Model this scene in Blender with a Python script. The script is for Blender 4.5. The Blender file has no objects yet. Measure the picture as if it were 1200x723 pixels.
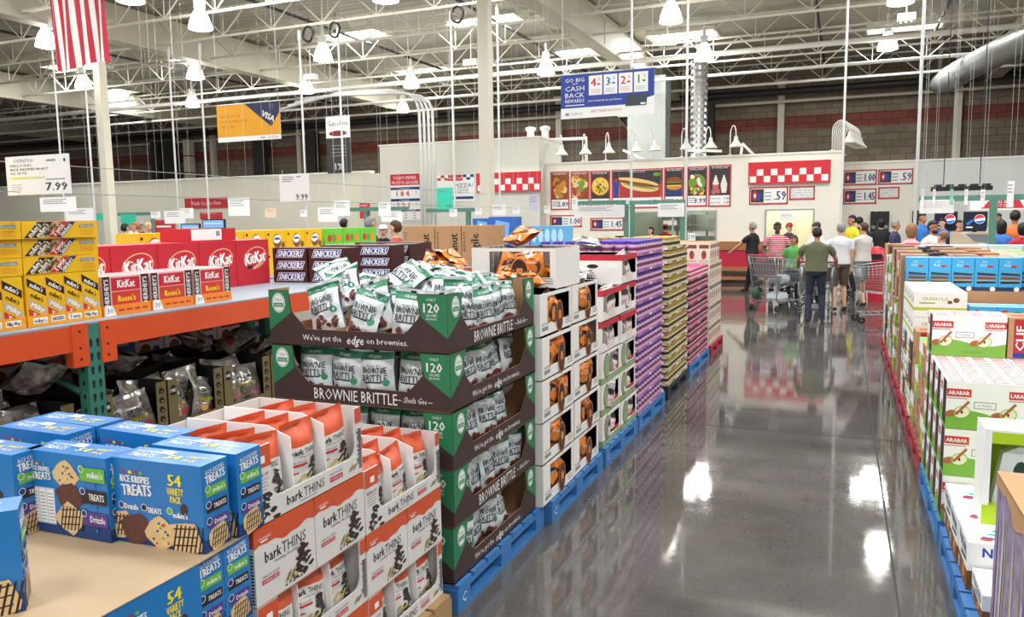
import bpy, math, random
from mathutils import Vector, Matrix, noise
SC = bpy.context.scene
COL = SC.collection
PI = math.pi
V = Vector
rnd = random.Random(7)
MATS = {}

def lin(c):
    return tuple(((x / 12.92) if x <= .04045 else ((x + .055) / 1.055) ** 2.4) for x in c)

def hexc(h):
    return lin(tuple(int(h[i:i + 2], 16) / 255 for i in (0, 2, 4)))

def mat(name, hx=None, rough=.55, metal=0., emit=0., spec=None, coat=0., alpha=1., bump=None, vary=None, trans=0.):
    """a plain or noise-varied principled material, cached by name"""
    if name in MATS:
        return MATS[name]
    m = bpy.data.materials.new(name)
    m.use_nodes = True
    nt = m.node_tree
    b = nt.nodes['Principled BSDF']
    c = (*hexc(hx), 1)
    b.inputs['Base Color'].default_value = c
    b.inputs['Roughness'].default_value = rough
    b.inputs['Metallic'].default_value = metal
    if spec is not None:
        b.inputs['Specular IOR Level'].default_value = spec
    if coat:
        b.inputs['Coat Weight'].default_value = coat
        b.inputs['Coat Roughness'].default_value = .15
    if alpha < 1:
        b.inputs['Alpha'].default_value = alpha
    if trans:
        b.inputs['Transmission Weight'].default_value = trans
    if emit:
        b.inputs['Emission Color'].default_value = c
        b.inputs['Emission Strength'].default_value = emit
    if vary or bump:
        tc = nt.nodes.new('ShaderNodeTexCoord')
        nz = nt.nodes.new('ShaderNodeTexNoise')
        nt.links.new(tc.outputs['Object'], nz.inputs['Vector'])
        if vary:
            sc, amt, hx2 = vary
            nz.inputs['Scale'].default_value = sc
            nz.inputs['Detail'].default_value = 4
            mx = nt.nodes.new('ShaderNodeMix')
            mx.data_type = 'RGBA'
            mr = nt.nodes.new('ShaderNodeMapRange')
            mr.inputs[1].default_value = .5 - .25
            mr.inputs[2].default_value = .5 + .25
            mr.inputs[4].default_value = amt
            nt.links.new(nz.outputs['Fac'], mr.inputs[0])
            nt.links.new(mr.outputs[0], mx.inputs[0])
            mx.inputs[6].default_value = c
            mx.inputs[7].default_value = (*hexc(hx2), 1)
            nt.links.new(mx.outputs[2], b.inputs['Base Color'])
        if bump:
            sc, st = bump
            n2 = nt.nodes.new('ShaderNodeTexNoise')
            n2.inputs['Scale'].default_value = sc
            n2.inputs['Detail'].default_value = 3
            nt.links.new(tc.outputs['Object'], n2.inputs['Vector'])
            bp = nt.nodes.new('ShaderNodeBump')
            bp.inputs['Strength'].default_value = st
            bp.inputs['Distance'].default_value = .02
            nt.links.new(n2.outputs['Fac'], bp.inputs['Height'])
            nt.links.new(bp.outputs[0], b.inputs['Normal'])
    MATS[name] = m
    return m

_TXT = {}
def text_mesh(s, res=2):
    """outline mesh of a string: 2-D verts scaled to cap height 1, faces, width"""
    k = (s, res)
    if k in _TXT:
        return _TXT[k]
    cu = bpy.data.curves.new('t', 'FONT')
    cu.body = s
    cu.size = 1.0
    cu.resolution_u = res
    ob = bpy.data.objects.new('t', cu)
    COL.objects.link(ob)
    dg = bpy.context.evaluated_depsgraph_get()
    me = bpy.data.meshes.new_from_object(ob.evaluated_get(dg))
    vs = [(v.co.x, v.co.y) for v in me.vertices]
    fs = [tuple(p.vertices) for p in me.polygons]
    bpy.data.objects.remove(ob)
    bpy.data.meshes.remove(me)
    bpy.data.curves.remove(cu)
    if vs:
        x0 = min(v[0] for v in vs); x1 = max(v[0] for v in vs)
    else:
        x0 = x1 = 0
    H = .7
    vs = [((x - x0) / H, y / H) for x, y in vs]
    _TXT[k] = (vs, fs, (x1 - x0) / H)
    return _TXT[k]

class MB:
    """mesh builder: collects faces with materials, links them as one mesh object"""
    def __init__(self):
        self.v = []; self.f = []; self.mi = []; self.mats = []; self.sm = []
        self.M = Matrix.Identity(4)
    def slot(self, m):
        if m not in self.mats:
            self.mats.append(m)
        return self.mats.index(m)
    def add(self, vs, fs, m, smooth=False):
        n = len(self.v)
        M = self.M
        self.v += [tuple(M @ V(p)) for p in vs]
        s = self.slot(m)
        for f in fs:
            self.f.append(tuple(i + n for i in f)); self.mi.append(s); self.sm.append(smooth)
    def poly(self, pts, m):
        self.add(pts, [tuple(range(len(pts)))], m)
    def box(self, lo, hi, m, fm=None, skip=''):
        """fm: dict face->material for '-x +x -y +y -z +z'; skip: faces left out"""
        x0, y0, z0 = lo; x1, y1, z1 = hi
        P = [(x0, y0, z0), (x1, y0, z0), (x1, y1, z0), (x0, y1, z0), (x0, y0, z1), (x1, y0, z1), (x1, y1, z1), (x0, y1, z1)]
        F = {'-z': (0, 3, 2, 1), '+z': (4, 5, 6, 7), '-y': (0, 1, 5, 4), '+x': (1, 2, 6, 5), '+y': (2, 3, 7, 6), '-x': (3, 0, 4, 7)}
        for k, f in F.items():
            if k in skip.split():
                continue
            self.add([P[i] for i in f], [(0, 1, 2, 3)], (fm or {}).get(k, m))
    def cb(self, c, s, m, fm=None, skip=''):
        self.box([c[i] - s[i] / 2 for i in range(3)], [c[i] + s[i] / 2 for i in range(3)], m, fm, skip)
    def tube(self, p0, p1, r0, m, r1=None, n=8, caps=True, smooth=True):
        r1 = r0 if r1 is None else r1
        p0 = V(p0); p1 = V(p1)
        d = (p1 - p0).normalized()
        a = d.orthogonal().normalized(); b = d.cross(a)
        vs = []
        for p, r in ((p0, r0), (p1, r1)):
            for i in range(n):
                t = 2 * PI * i / n
                vs.append(p + (a * math.cos(t) + b * math.sin(t)) * r)
        fs = [(i, (i + 1) % n, n + (i + 1) % n, n + i) for i in range(n)]
        self.add(vs, fs, m, smooth)
        if caps:
            self.add(vs, [tuple(range(n))[::-1], tuple(range(n, 2 * n))], m)
    def path(self, pts, r, m, n=6):
        pts = [V(p) for p in pts]
        rings = []
        a = None
        for i, p in enumerate(pts):
            d = (pts[min(i + 1, len(pts) - 1)] - pts[max(i - 1, 0)]).normalized()
            if a is None:
                a = d.orthogonal().normalized()
            a = (a - d * a.dot(d)).normalized(); b = d.cross(a)
            rr = r[i] if isinstance(r, (list, tuple)) else r
            rings.append([p + (a * math.cos(2 * PI * k / n) + b * math.sin(2 * PI * k / n)) * rr for k in range(n)])
        vs = [q for g in rings for q in g]
        fs = [(j * n + i, j * n + (i + 1) % n, (j + 1) * n + (i + 1) % n, (j + 1) * n + i) for j in range(len(pts) - 1) for i in range(n)]
        fs += [tuple(range(n))[::-1], tuple(range(len(vs) - n, len(vs)))]
        self.add(vs, fs, m, True)
    def lathe(self, prof, c, m, n=12, ms=None, smooth=True):
        """prof: list of (r, z); ms: a material per segment"""
        for j in range(len(prof) - 1):
            (r0, z0), (r1, z1) = prof[j], prof[j + 1]
            vs = [(c[0] + r0 * math.cos(2 * PI * i / n), c[1] + r0 * math.sin(2 * PI * i / n), c[2] + z0) for i in range(n)]
            vs += [(c[0] + r1 * math.cos(2 * PI * i / n), c[1] + r1 * math.sin(2 * PI * i / n), c[2] + z1) for i in range(n)]
            mm = ms[j] if ms else m
            if r0 < 1e-6:
                fs = [(0, n + (i + 1) % n, n + i)[::-1] for i in range(n)]
            elif r1 < 1e-6:
                fs = [(i, (i + 1) % n, n) for i in range(n)]
            else:
                fs = [(i, (i + 1) % n, n + (i + 1) % n, n + i) for i in range(n)]
            self.add(vs, fs, mm, smooth)
    def ball(self, c, r, m, n=10, k=6):
        rx, ry, rz = r if isinstance(r, (tuple, list)) else (r, r, r)
        vs = []; fs = []
        for j in range(k + 1):
            ph = PI * j / k
            for i in range(n):
                t = 2 * PI * i / n
                vs.append((c[0] + rx * math.sin(ph) * math.cos(t), c[1] + ry * math.sin(ph) * math.sin(t), c[2] + rz * math.cos(ph)))
        for j in range(k):
            for i in range(n):
                fs.append((j * n + i, (j + 1) * n + i, (j + 1) * n + (i + 1) % n, j * n + (i + 1) % n))
        self.add(vs, fs, m, True)
    def mesh(self, name='mesh'):
        me = bpy.data.meshes.new(name)
        me.from_pydata(self.v, [], self.f)
        for m in self.mats:
            me.materials.append(m)
        me.polygons.foreach_set('material_index', self.mi)
        me.polygons.foreach_set('use_smooth', self.sm)
        me.update()
        return me
    def build(self, name, parent=None, loc=None, rz=0., label=None, cat=None, group=None, kind=None):
        o = bpy.data.objects.new(name, self.mesh(name))
        COL.objects.link(o)
        if parent:
            o.parent = parent
        if loc is not None:
            o.location = loc
        o.rotation_euler[2] = rz
        tag(o, label, cat, group, kind)
        return o

class Fr:
    """a face to print on: origin, right, up; the print lies just above it; warp bends it onto a curved skin"""
    def __init__(self, mb, O, R, U, warp=None, eps=.0006):
        self.mb = mb; self.O = V(O); self.R = V(R).normalized(); self.U = V(U).normalized()
        self.N = self.R.cross(self.U); self.warp = warp; self.eps = eps
    def p(self, x, y, k=1):
        d = self.warp(x, y) if self.warp else 0
        return self.O + self.R * x + self.U * y + self.N * (d + self.eps * k)
    def rect(self, x0, y0, x1, y1, m, k=1, sh=0.):
        if self.warp:
            n = max(1, int((x1 - x0) / .02)); q = max(1, int((y1 - y0) / .02))
            vs = [self.p(x0 + (x1 - x0) * i / n + sh * j / q, y0 + (y1 - y0) * j / q, k) for j in range(q + 1) for i in range(n + 1)]
            self.mb.add(vs, [(j * (n + 1) + i, j * (n + 1) + i + 1, (j + 1) * (n + 1) + i + 1, (j + 1) * (n + 1) + i) for j in range(q) for i in range(n)], m)
        else:
            self.mb.poly([self.p(x0, y0, k), self.p(x1, y0, k), self.p(x1 + sh, y1, k), self.p(x0 + sh, y1, k)], m)
    def poly(self, pts, m, k=1):
        self.mb.poly([self.p(x, y, k) for x, y in pts], m)
    def ell(self, cx, cy, rx, ry, m, k=1, n=14, rot=0., jit=0.):
        c, s = math.cos(rot), math.sin(rot)
        pts = []
        for i in range(n):
            t = 2 * PI * i / n
            j = 1 + (rnd.uniform(-jit, jit) if jit else 0)
            a, b = rx * math.cos(t) * j, ry * math.sin(t) * j
            pts.append((cx + a * c - b * s, cy + a * s + b * c))
        self.poly(pts, m, k)
    def ring(self, cx, cy, rx, ry, w, m, k=1, n=16, rot=0.):
        c, s = math.cos(rot), math.sin(rot)
        vs = []
        for i in range(n):
            t = 2 * PI * i / n
            for q in (0, w):
                a, b = (rx - q) * math.cos(t), (ry - q) * math.sin(t)
                vs.append(self.p(cx + a * c - b * s, cy + a * s + b * c, k))
        self.mb.add(vs, [(2 * i, (2 * i + 2) % (2 * n), (2 * i + 3) % (2 * n), 2 * i + 1) for i in range(n)], m)
    def line(self, x0, y0, x1, y1, w, m, k=1):
        d = math.hypot(x1 - x0, y1 - y0) or 1
        a, b = -(y1 - y0) / d * w / 2, (x1 - x0) / d * w / 2
        self.poly([(x0 - a, y0 - b), (x1 - a, y1 - b), (x1 + a, y1 + b), (x0 + a, y0 + b)], m, k)
    def text(self, s, x, y, h, m, k=2, w=None, rot=0., al='c', sh=0., res=1, bold=0.):
        """x,y: anchor at the middle of the cap height; w: fitted width"""
        vs, fs, W = text_mesh(s, res)
        if not vs:
            return
        sx = (w / W) if w else h
        tw = W * sx
        ox = {'c': -tw / 2, 'l': 0, 'r': -tw}[al]
        c, q = math.cos(rot), math.sin(rot)
        for bx in ((0,) if not bold else (-bold * h, bold * h)):
            out = []
            for a, b in vs:
                a2 = ox + a * sx + b * h * sh + bx; b2 = (b - .5) * h
                out.append(self.p(x + a2 * c - b2 * q, y + a2 * q + b2 * c, k + (.1 if bx > 0 else 0)))
            self.mb.add(out, fs, m)

def tag(o, label=None, cat=None, group=None, kind=None):
    if label: o['label'] = label
    if cat: o['category'] = cat
    if group: o['group'] = group
    if kind: o['kind'] = kind
    return o

def empty(name, loc=(0, 0, 0), rz=0., label=None, cat=None, group=None):
    o = bpy.data.objects.new(name, None)
    COL.objects.link(o)
    o.location = loc
    o.rotation_euler[2] = rz
    o.empty_display_size = .1
    return tag(o, label, cat, group)

KIDS = {}
def dup(o, loc=None, rz=None, label=None, group=None, parent=None, rot=None, scale=None):
    """a copy of a thing with copies of its parts and sub-parts; mesh data is shared"""
    c = o.copy()
    COL.objects.link(c)
    if parent is not None: c.parent = parent
    if loc is not None: c.location = loc
    if rz is not None: c.rotation_euler[2] = rz
    if rot is not None: c.rotation_euler = rot
    if scale is not None: c.scale = (scale,) * 3 if isinstance(scale, (int, float)) else scale
    if label: c['label'] = label
    if group: c['group'] = group
    for ch in list(o.children):
        dup(ch, parent=c)
    return c

class Kind:
    """first placement uses the prototype itself, later ones copy it"""
    def __init__(self, proto):
        self.p = proto; self.used = False
    def put(self, loc, label, rz=0., group=None, rot=None, scale=None):
        if not self.used:
            self.used = True
            o = self.p
            o.location = loc; o.rotation_euler = rot if rot is not None else (0, 0, rz)
            if scale is not None: o.scale = (scale,) * 3 if isinstance(scale, (int, float)) else scale
            o['label'] = label
            if group: o['group'] = group
            return o
        return dup(self.p, loc, None, label, group, rot=rot if rot is not None else (0, 0, rz), scale=scale)

ORD = ['first', 'second', 'third', 'fourth', 'fifth', 'sixth', 'seventh', 'eighth', 'ninth', 'tenth', 'eleventh', 'twelfth', 'thirteenth', 'fourteenth', 'fifteenth', 'sixteenth', 'seventeenth', 'eighteenth', 'nineteenth', 'twentieth']
# ---------------------------------------------------------------- camera
CAM_H = 1.95
FPX = 920.0
def _n(v):
    return V(v).normalized()
_Y = _n((388, 110.5, -FPX))
_P2 = V((-2100, 110.5 + .0144 * (-2100 - 388), -FPX))
_Z = _Y.cross(_P2).normalized()
if _Z.y < 0: _Z = -_Z
_X = _Y.cross(_Z)
cd = bpy.data.cameras.new('camera')
cam = bpy.data.objects.new('camera', cd)
COL.objects.link(cam)
cd.sensor_width = 36
cd.lens = FPX / 1200 * 36
cd.clip_end = 300
cam.matrix_world = Matrix.Translation((0, 0, CAM_H)) @ Matrix((_X, _Y, _Z)).to_4x4()
SC.camera = cam
def ray(u, v):
    c = V((u - 600, 361.5 - v, -FPX))
    return V((c.dot(_X), c.dot(_Y), c.dot(_Z)))
def fz(u, v, z=0.):
    r = ray(u, v); t = (z - CAM_H) / r.z
    return V((r.x * t, r.y * t, z))
def fy(u, v, y):
    r = ray(u, v); t = y / r.y
    return V((r.x * t, y, CAM_H + r.z * t))
def fx(u, v, x):
    r = ray(u, v); t = x / r.x
    return V((x, r.y * t, CAM_H + r.z * t))

# ---------------------------------------------------------------- palette
WHITE = mat('white_paint', 'F2F0EA', .5)
PAPER = mat('white_card', 'F4F3F0', .6)
STEEL = mat('galvanised_steel', 'B9BCBC', .35, .7)
JOISTM = mat('off_white_steel', 'D3CEBE', .5)
GIRD = mat('girder_paint', 'C4BEA9', .55, vary=(.5, .5, 'B0AA96'))
BLACK = mat('black_print', '17151A', .5)
RED = mat('red_print', 'C8202C', .45)
BLUE = mat('blue_print', '1B3E9C', .45)
GREY = mat('grey_print', '8C8F94', .5)
KRAFT = mat('kraft_cardboard', 'B98F66', .8, vary=(30, .3, 'A67C55'))
CREAM = mat('cream_wall_paint', 'E4DECB', .55)
TEALM = mat('teal_rack_paint', '3F8272', .45, vary=(8, .4, '35705F'))
ORANGEM = mat('orange_beam_paint', 'E2562A', .4, vary=(5, .5, 'CF4A22'))

# ---------------------------------------------------------------- floor
def floor_mat():
    m = bpy.data.materials.new('polished_concrete'); m.use_nodes = True
    nt = m.node_tree; b = nt.nodes['Principled BSDF']
    tc = nt.nodes.new('ShaderNodeTexCoord')
    def nz(sc, det, rough=.5):
        n = nt.nodes.new('ShaderNodeTexNoise'); n.inputs['Scale'].default_value = sc
        n.inputs['Detail'].default_value = det; n.inputs['Roughness'].default_value = rough
        nt.links.new(tc.outputs['Object'], n.inputs['Vector']); return n
    a = nz(.6, 8, .6); s = nz(55, 6, .7); w = nz(3.5, 5, .65)
    r = nt.nodes.new('ShaderNodeValToRGB')
    r.color_ramp.elements[0].position = .32; r.color_ramp.elements[0].color = (*hexc('45423F'), 1)
    r.color_ramp.elements[1].position = .7; r.color_ramp.elements[1].color = (*hexc('6E6A67'), 1)
    nt.links.new(a.outputs['Fac'], r.inputs[0])
    r2 = nt.nodes.new('ShaderNodeValToRGB')
    r2.color_ramp.elements[0].position = .3; r2.color_ramp.elements[0].color = (.72, .72, .72, 1)
    r2.color_ramp.elements[1].position = .68; r2.color_ramp.elements[1].color = (1.12, 1.12, 1.12, 1)
    nt.links.new(s.outputs['Fac'], r2.inputs[0])
    mx = nt.nodes.new('ShaderNodeMix'); mx.data_type = 'RGBA'; mx.blend_type = 'MULTIPLY'; mx.inputs[0].default_value = 1
    nt.links.new(r.outputs[0], mx.inputs[6]); nt.links.new(r2.outputs[0], mx.inputs[7])
    nt.links.new(mx.outputs[2], b.inputs['Base Color'])
    mr = nt.nodes.new('ShaderNodeMapRange'); mr.inputs[1].default_value = .3; mr.inputs[2].default_value = .7
    mr.inputs[3].default_value = .03; mr.inputs[4].default_value = .085
    nt.links.new(w.outputs['Fac'], mr.inputs[0]); nt.links.new(mr.outputs[0], b.inputs['Roughness'])
    b.inputs['Specular IOR Level'].default_value = .75
    bp = nt.nodes.new('ShaderNodeBump'); bp.inputs['Strength'].default_value = .05; bp.inputs['Distance'].default_value = .01
    nt.links.new(w.outputs['Fac'], bp.inputs['Height']); nt.links.new(bp.outputs[0], b.inputs['Normal'])
    return m
FLOOR = floor_mat()
JOINT = mat('joint_filler', '2E2C2B', .6)
f = MB()
f.box((-62, -6, -.2), (22, 39, 0), FLOOR)
for x in (.315, -7.4, -13.5, -19.7, -26, 7.0, 13.5):
    f.box((x - .006, -6, 0), (x + .006, 39, .0015), JOINT, skip='-z')
for y in (7.35, 14.6, 21.6, 28.5, .4):
    f.box((-62, y - .006, 0), (22, y + .006, .0016), JOINT, skip='-z')
f.build('floor', kind='structure')

# ---------------------------------------------------------------- masonry and front walls
def brick_mat():
    m = bpy.data.materials.new('split_face_block'); m.use_nodes = True
    nt = m.node_tree; b = nt.nodes['Principled BSDF']
    tc = nt.nodes.new('ShaderNodeTexCoord')
    mp = nt.nodes.new('ShaderNodeMapping'); mp.inputs['Rotation'].default_value = (PI / 2, 0, 0)
    nt.links.new(tc.outputs['Object'], mp.inputs['Vector'])
    bt = nt.nodes.new('ShaderNodeTexBrick')
    bt.inputs['Color1'].default_value = (*hexc('8F8170'), 1); bt.inputs['Color2'].default_value = (*hexc('7E7162'), 1)
    bt.inputs['Mortar'].default_value = (*hexc('6A5F53'), 1)
    bt.inputs['Scale'].default_value = 1; bt.inputs['Brick Width'].default_value = .6; bt.inputs['Row Height'].default_value = .3
    bt.inputs['Mortar Size'].default_value = .018
    nt.links.new(mp.outputs[0], bt.inputs['Vector'])
    sp = nt.nodes.new('ShaderNodeSeparateXYZ'); nt.links.new(tc.outputs['Object'], sp.inputs[0])
    def band(z0, z1):
        g = nt.nodes.new('ShaderNodeMath'); g.operation = 'GREATER_THAN'; g.inputs[1].default_value = z0
        l = nt.nodes.new('ShaderNodeMath'); l.operation = 'LESS_THAN'; l.inputs[1].default_value = z1
        nt.links.new(sp.outputs['Z'], g.inputs[0]); nt.links.new(sp.outputs['Z'], l.inputs[0])
        k = nt.nodes.new('ShaderNodeMath'); k.operation = 'MULTIPLY'
        nt.links.new(g.outputs[0], k.inputs[0]); nt.links.new(l.outputs[0], k.inputs[1]); return k
    a = band(5.75, 6.35); c = band(3.6, 4.2)
    s = nt.nodes.new('ShaderNodeMath'); s.operation = 'ADD'
    nt.links.new(a.outputs[0], s.inputs[0]); nt.links.new(c.outputs[0], s.inputs[1])
    mx = nt.nodes.new('ShaderNodeMix'); mx.data_type = 'RGBA'; mx.blend_type = 'MULTIPLY'
    nt.links.new(s.outputs[0], mx.inputs[0]); nt.links.new(bt.outputs['Color'], mx.inputs[6])
    mx.inputs[7].default_value = (.95, .36, .36, 1)
    nt.links.new(mx.outputs[2], b.inputs['Base Color'])
    b.inputs['Roughness'].default_value = .9
    return m
BRICK = brick_mat()
w = MB(); w.box((-62, 38, 0), (22, 38.3, 8.4), BRICK)
w.build('wall_back', kind='structure')
w = MB(); w.box((-62.3, -6, 0), (-62, 38.3, 8.4), CREAM)
w.build('wall_left', kind='structure')
w = MB(); w.box((22, -6, 0), (22.3, 38.3, 8.4), CREAM)
w.build('wall_right', kind='structure')

DECK = mat('painted_roof_deck', 'A39E90', .65)
def deck_bump(m):
    nt = m.node_tree; b = nt.nodes['Principled BSDF']
    tc = nt.nodes.new('ShaderNodeTexCoord'); wv = nt.nodes.new('ShaderNodeTexWave')
    wv.bands_direction = 'Y'; wv.inputs['Scale'].default_value = 1.0; wv.wave_profile = 'SIN'
    nt.links.new(tc.outputs['Object'], wv.inputs['Vector'])
    bp = nt.nodes.new('ShaderNodeBump'); bp.inputs['Distance'].default_value = .05; bp.inputs['Strength'].default_value = .5
    nt.links.new(wv.outputs['Fac'], bp.inputs['Height']); nt.links.new(bp.outputs[0], b.inputs['Normal'])
deck_bump(DECK)
c = MB(); c.box((-62, -6, 8.4), (22, 39, 8.6), DECK)
c.build('ceiling', kind='structure')

# wall pilasters on the masonry, and the ledger angle under the roof
PIL = mat('pale_steel_column', 'D8D3C2', .5)
for i, (u, v) in enumerate([(915, 150), (1122, 140), (655, 150), (350, 150), (250, 190)]):
    p = fy(u, v, 37.8)
    q = MB(); q.box((-.14, -.1, 0), (.14, .18, 7.9), PIL); q.box((-.24, -.13, 7.75), (.24, .18, 7.95), PIL)
    q.build('trim_%d' % (i + 1), loc=(p.x, 37.8, 0), kind='structure')

# ---------------------------------------------------------------- roof steel
BEAMX = [-44.9, -32.5, -19.85, -7.3, 5.4, 17.9]
for i, x in enumerate(BEAMX):
    b = MB()
    b.box((-.2, -6, 7.32), (.2, 37.1, 8.3), GIRD)
    b.box((-.24, -6, 7.26), (.24, 37.1, 7.36), GIRD)
    y = -4.
    while y < 37:
        b.box((-.22, y, 7.32), (.22, y + .02, 8.3), PIL); y += 4.1
    b.build('girder', loc=(x, 0, 0), label='pale deep roof girder, %s from the left end of the hall' % ORD[i], cat='girder', group='roof girders')
def joist_mesh(L, n):
    j = MB()
    j.box((0, -.035, -.06), (L, .035, 0), JOISTM); j.box((0, -.03, .74), (L, .03, .8), JOISTM)
    s = L / n
    for k in range(n):
        x = k * s
        j.tube((x, 0, .76), (x + s / 2, 0, -.02), .022, JOISTM, n=4, caps=False)
        j.tube((x + s / 2, 0, -.02), (x + s, 0, .76), .022, JOISTM, n=4, caps=False)
        j.tube((x + s / 2, 0, -.02), (x + s / 2, 0, .76), .016, JOISTM, n=4, caps=False)
    return j
JL = 12.3
jk = Kind(joist_mesh(JL, 7).build('bar_joist', cat='joist'))
tag(jk.p, cat='joist')
JY = [8.2, 10.3, 12.4, 14.5, 16.6, 18.8, 21.1, 23.5, 26.5, 29.5, 32.4, 35.2]
for i, x in enumerate(BEAMX[:-1]):
    for j, y in enumerate(JY):
        jk.put((x + .2, y, 7.46), 'white open web roof joist, %s bay from the left, %s row from the front wall' % (ORD[i], ORD[len(JY) - 1 - j]), group='open web roof joists')
# dark bridging bars under the deck (run along the aisle direction)
DARKST = mat('dark_sprinkler_pipe', '2B2A2C', .5)
PURM = mat('white_pipe', 'E8E4DC', .4)
k = 0
for x, z, r, mt, nm, lb in [(-10.2, 8.1, .05, DARKST, 'sprinkler_pipe', 'black pipe run along the roof, between the second column and the aisle'),
                            (-15.4, 8.1, .05, DARKST, 'sprinkler_pipe', 'black pipe run along the roof above the cash back banner side'),
                            (-.9, 8.1, .05, DARKST, 'sprinkler_pipe', 'black pipe run along the roof above the aisle'),
                            (-24.8, 8.1, .05, DARKST, 'sprinkler_pipe', 'black pipe run along the roof left of the tall column'),
                            (2.7, 8.1, .05, DARKST, 'sprinkler_pipe', 'black pipe run along the roof right of the aisle')]:
    b = MB(); b.tube((x, 6, z), (x, 37.0, z), r, mt, n=6)
    b.build(nm, label=lb, cat='pipe', group='roof pipes')
for y, z, r, lb in [(26.9, 7.2, .09, 'thick white pipe crossing the hall above the menu wall'),
                    (30.3, 7.1, .06, 'thin white pipe crossing the hall behind the thick one'),
                    (33.6, 7.15, .05, 'white pipe crossing the hall near the back wall')]:
    b = MB(); b.tube((-55, y, z), (20, y, z), r, PURM, n=8)
    b.build('white_pipe', label=lb, cat='pipe', group='roof pipes')
b = MB(); b.tube((-55, 37.3, 7.35), (20, 37.3, 7.35), .16, DARKST, n=8); b.tube((-55, 37.5, 6.95), (20, 37.5, 6.95), .07, PIL, n=8)
for i in range(18): b.tube((-52 + i * 4, 37.3, 7.4), (-52 + i * 4, 37.3, 8.38), .02, DARKST, n=4)
b.build('black_main_pipe', label='thick black main pipe under the roof along the brick wall', cat='pipe', group='roof pipes')

# columns
for i, (x, y) in enumerate([(-7.42, 16.3), (-19.85, 16.85), (-32.5, 17)]):
    q = MB(); q.box((-.125, -.125, 0), (.125, .125, 7.3), CREAM); q.box((-.2, -.2, 0), (.2, .2, .03), CREAM); q.box((-.22, -.22, 7.24), (.22, .22, 7.3), CREAM)
    q.build('column_%d' % (i + 1), loc=(x, y, 0), kind='structure')

# skylights: lit panes in the deck, each with daylight coming down
SKY = mat('skylight_pane', 'FFFFFF', .5, emit=3.0)
def skylight(x, y, n, pw=330):
    b = MB(); w_, l_ = 2.3, 1.15
    b.box((-w_ / 2 - .06, -l_ / 2 - .06, 0), (-w_ / 2, l_ / 2 + .06, .13), JOISTM); b.box((w_ / 2, -l_ / 2 - .06, 0), (w_ / 2 + .06, l_ / 2 + .06, .13), JOISTM)
    b.box((-w_ / 2, -l_ / 2 - .06, 0), (w_ / 2, -l_ / 2, .13), JOISTM); b.box((-w_ / 2, l_ / 2, 0), (w_ / 2, l_ / 2 + .06, .13), JOISTM)
    b.box((-w_ / 2, -l_ / 2, .08), (w_ / 2, l_ / 2, .1), SKY)
    b.build('window_%d' % n, loc=(x, y, 8.28), kind='structure')
    ld = bpy.data.lights.new('skylight_daylight', 'AREA'); ld.shape = 'RECTANGLE'; ld.size = w_; ld.size_y = l_
    ld.energy = pw; ld.color = (.97, .99, 1)
    lo = bpy.data.objects.new('skylight_daylight', ld); COL.objects.link(lo); lo.location = (x, y, 8.27)
n = 0
for (u, v) in [(1060, 32), (570, 25), (415, 42), (85, 78), (800, 42), (690, 60), (235, 70), (495, 82), (130, 108)]:
    p = fz(u, v, 8.3); n += 1
    skylight(p.x, p.y, n)
for (x, y) in [(-1, 9.5), (-7, 9.5), (-13, 9), (3.5, 4), (-3.5, 4), (-10, 4), (-17, 4), (3.2, 12.), (-7.8, 17), (-1, 17.5), (-13.5, 16), (4, 17), (-26, 14), (-19, 11), (10, 8), (10, 17), (-3, -2), (4, -2), (-9, -2)]:  # skylights out of view; the later ones added to brighten the far walls
    n += 1; skylight(x, y, n, 285 if y < 13 else 370)

# high-bay lamps
GLOW = mat('lamp_refractor_glow', 'FFFDF8', .4, emit=5.0)
lampk = empty('high_bay_lamp', cat='lamp')
b = MB(); b.lathe([(.05, .72), (.05, 1.05)], (0, 0, 0), WHITE, 8); b.cb((0, 0, .62), (.2, .2, .24), WHITE); b.build('ballast_housing', lampk)
b = MB(); b.lathe([(.1, .5), (.19, .36), (.26, .18), (.3, 0)], (0, 0, 0), GLOW, 16); b.lathe([(.3, 0), (.2, -.03), (0, -.04)], (0, 0, 0), GLOW, 16); b.build('lamp_shade', lampk)
b = MB(); b.tube((0, 0, 1.0), (0, 0, 1.45), .02, JOISTM, n=6); b.build('hanging_rod', lampk)
LK = Kind(lampk)
LAMPS = [(235, 34), (787, 27), (640, 87), (1055, 4), (825, 70), (482, 102), (228, 92), (92, 102), (346, 110), (55, 55), (153, 2), (222, 124), (460, 132), (383, 72), (452, 1), (1040, 58), (735, 160 - 110), (35, 195), (1102, -30)]
LW = [(0, 5), (-6, 6), (-12, 6), (6, 12), (-1.5, 12)]
pts = [(fz(u, v, 7.0 if v > 95 else 6.9), (u, v)) for u, v in LAMPS if (u, v) not in ((735, 50), (35, 195), (1102, -30))]
for i, (p, uv) in enumerate(pts):
    LK.put((p.x + (.55 if abs(p.x + 19.85) < .5 else 0), min(JY, key=lambda q: abs(q - p.y)) + (.3 if p.y > min(JY, key=lambda q: abs(q - p.y)) else -.3) if min(abs(q - p.y) for q in JY) < .3 else p.y, p.z), 'lit white high bay lamp, %s counted from the left across the ceiling' % ORD[sorted(q[1][0] for q in pts).index(uv[0])], group='high bay lamps')
    ld = bpy.data.lights.new('high_bay_light', 'POINT'); ld.energy = 55; ld.shadow_soft_size = .3; ld.color = (1, .97, .9)
    lo = bpy.data.objects.new('high_bay_light', ld); COL.objects.link(lo); lo.location = (p.x, p.y, p.z - .35)

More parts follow.
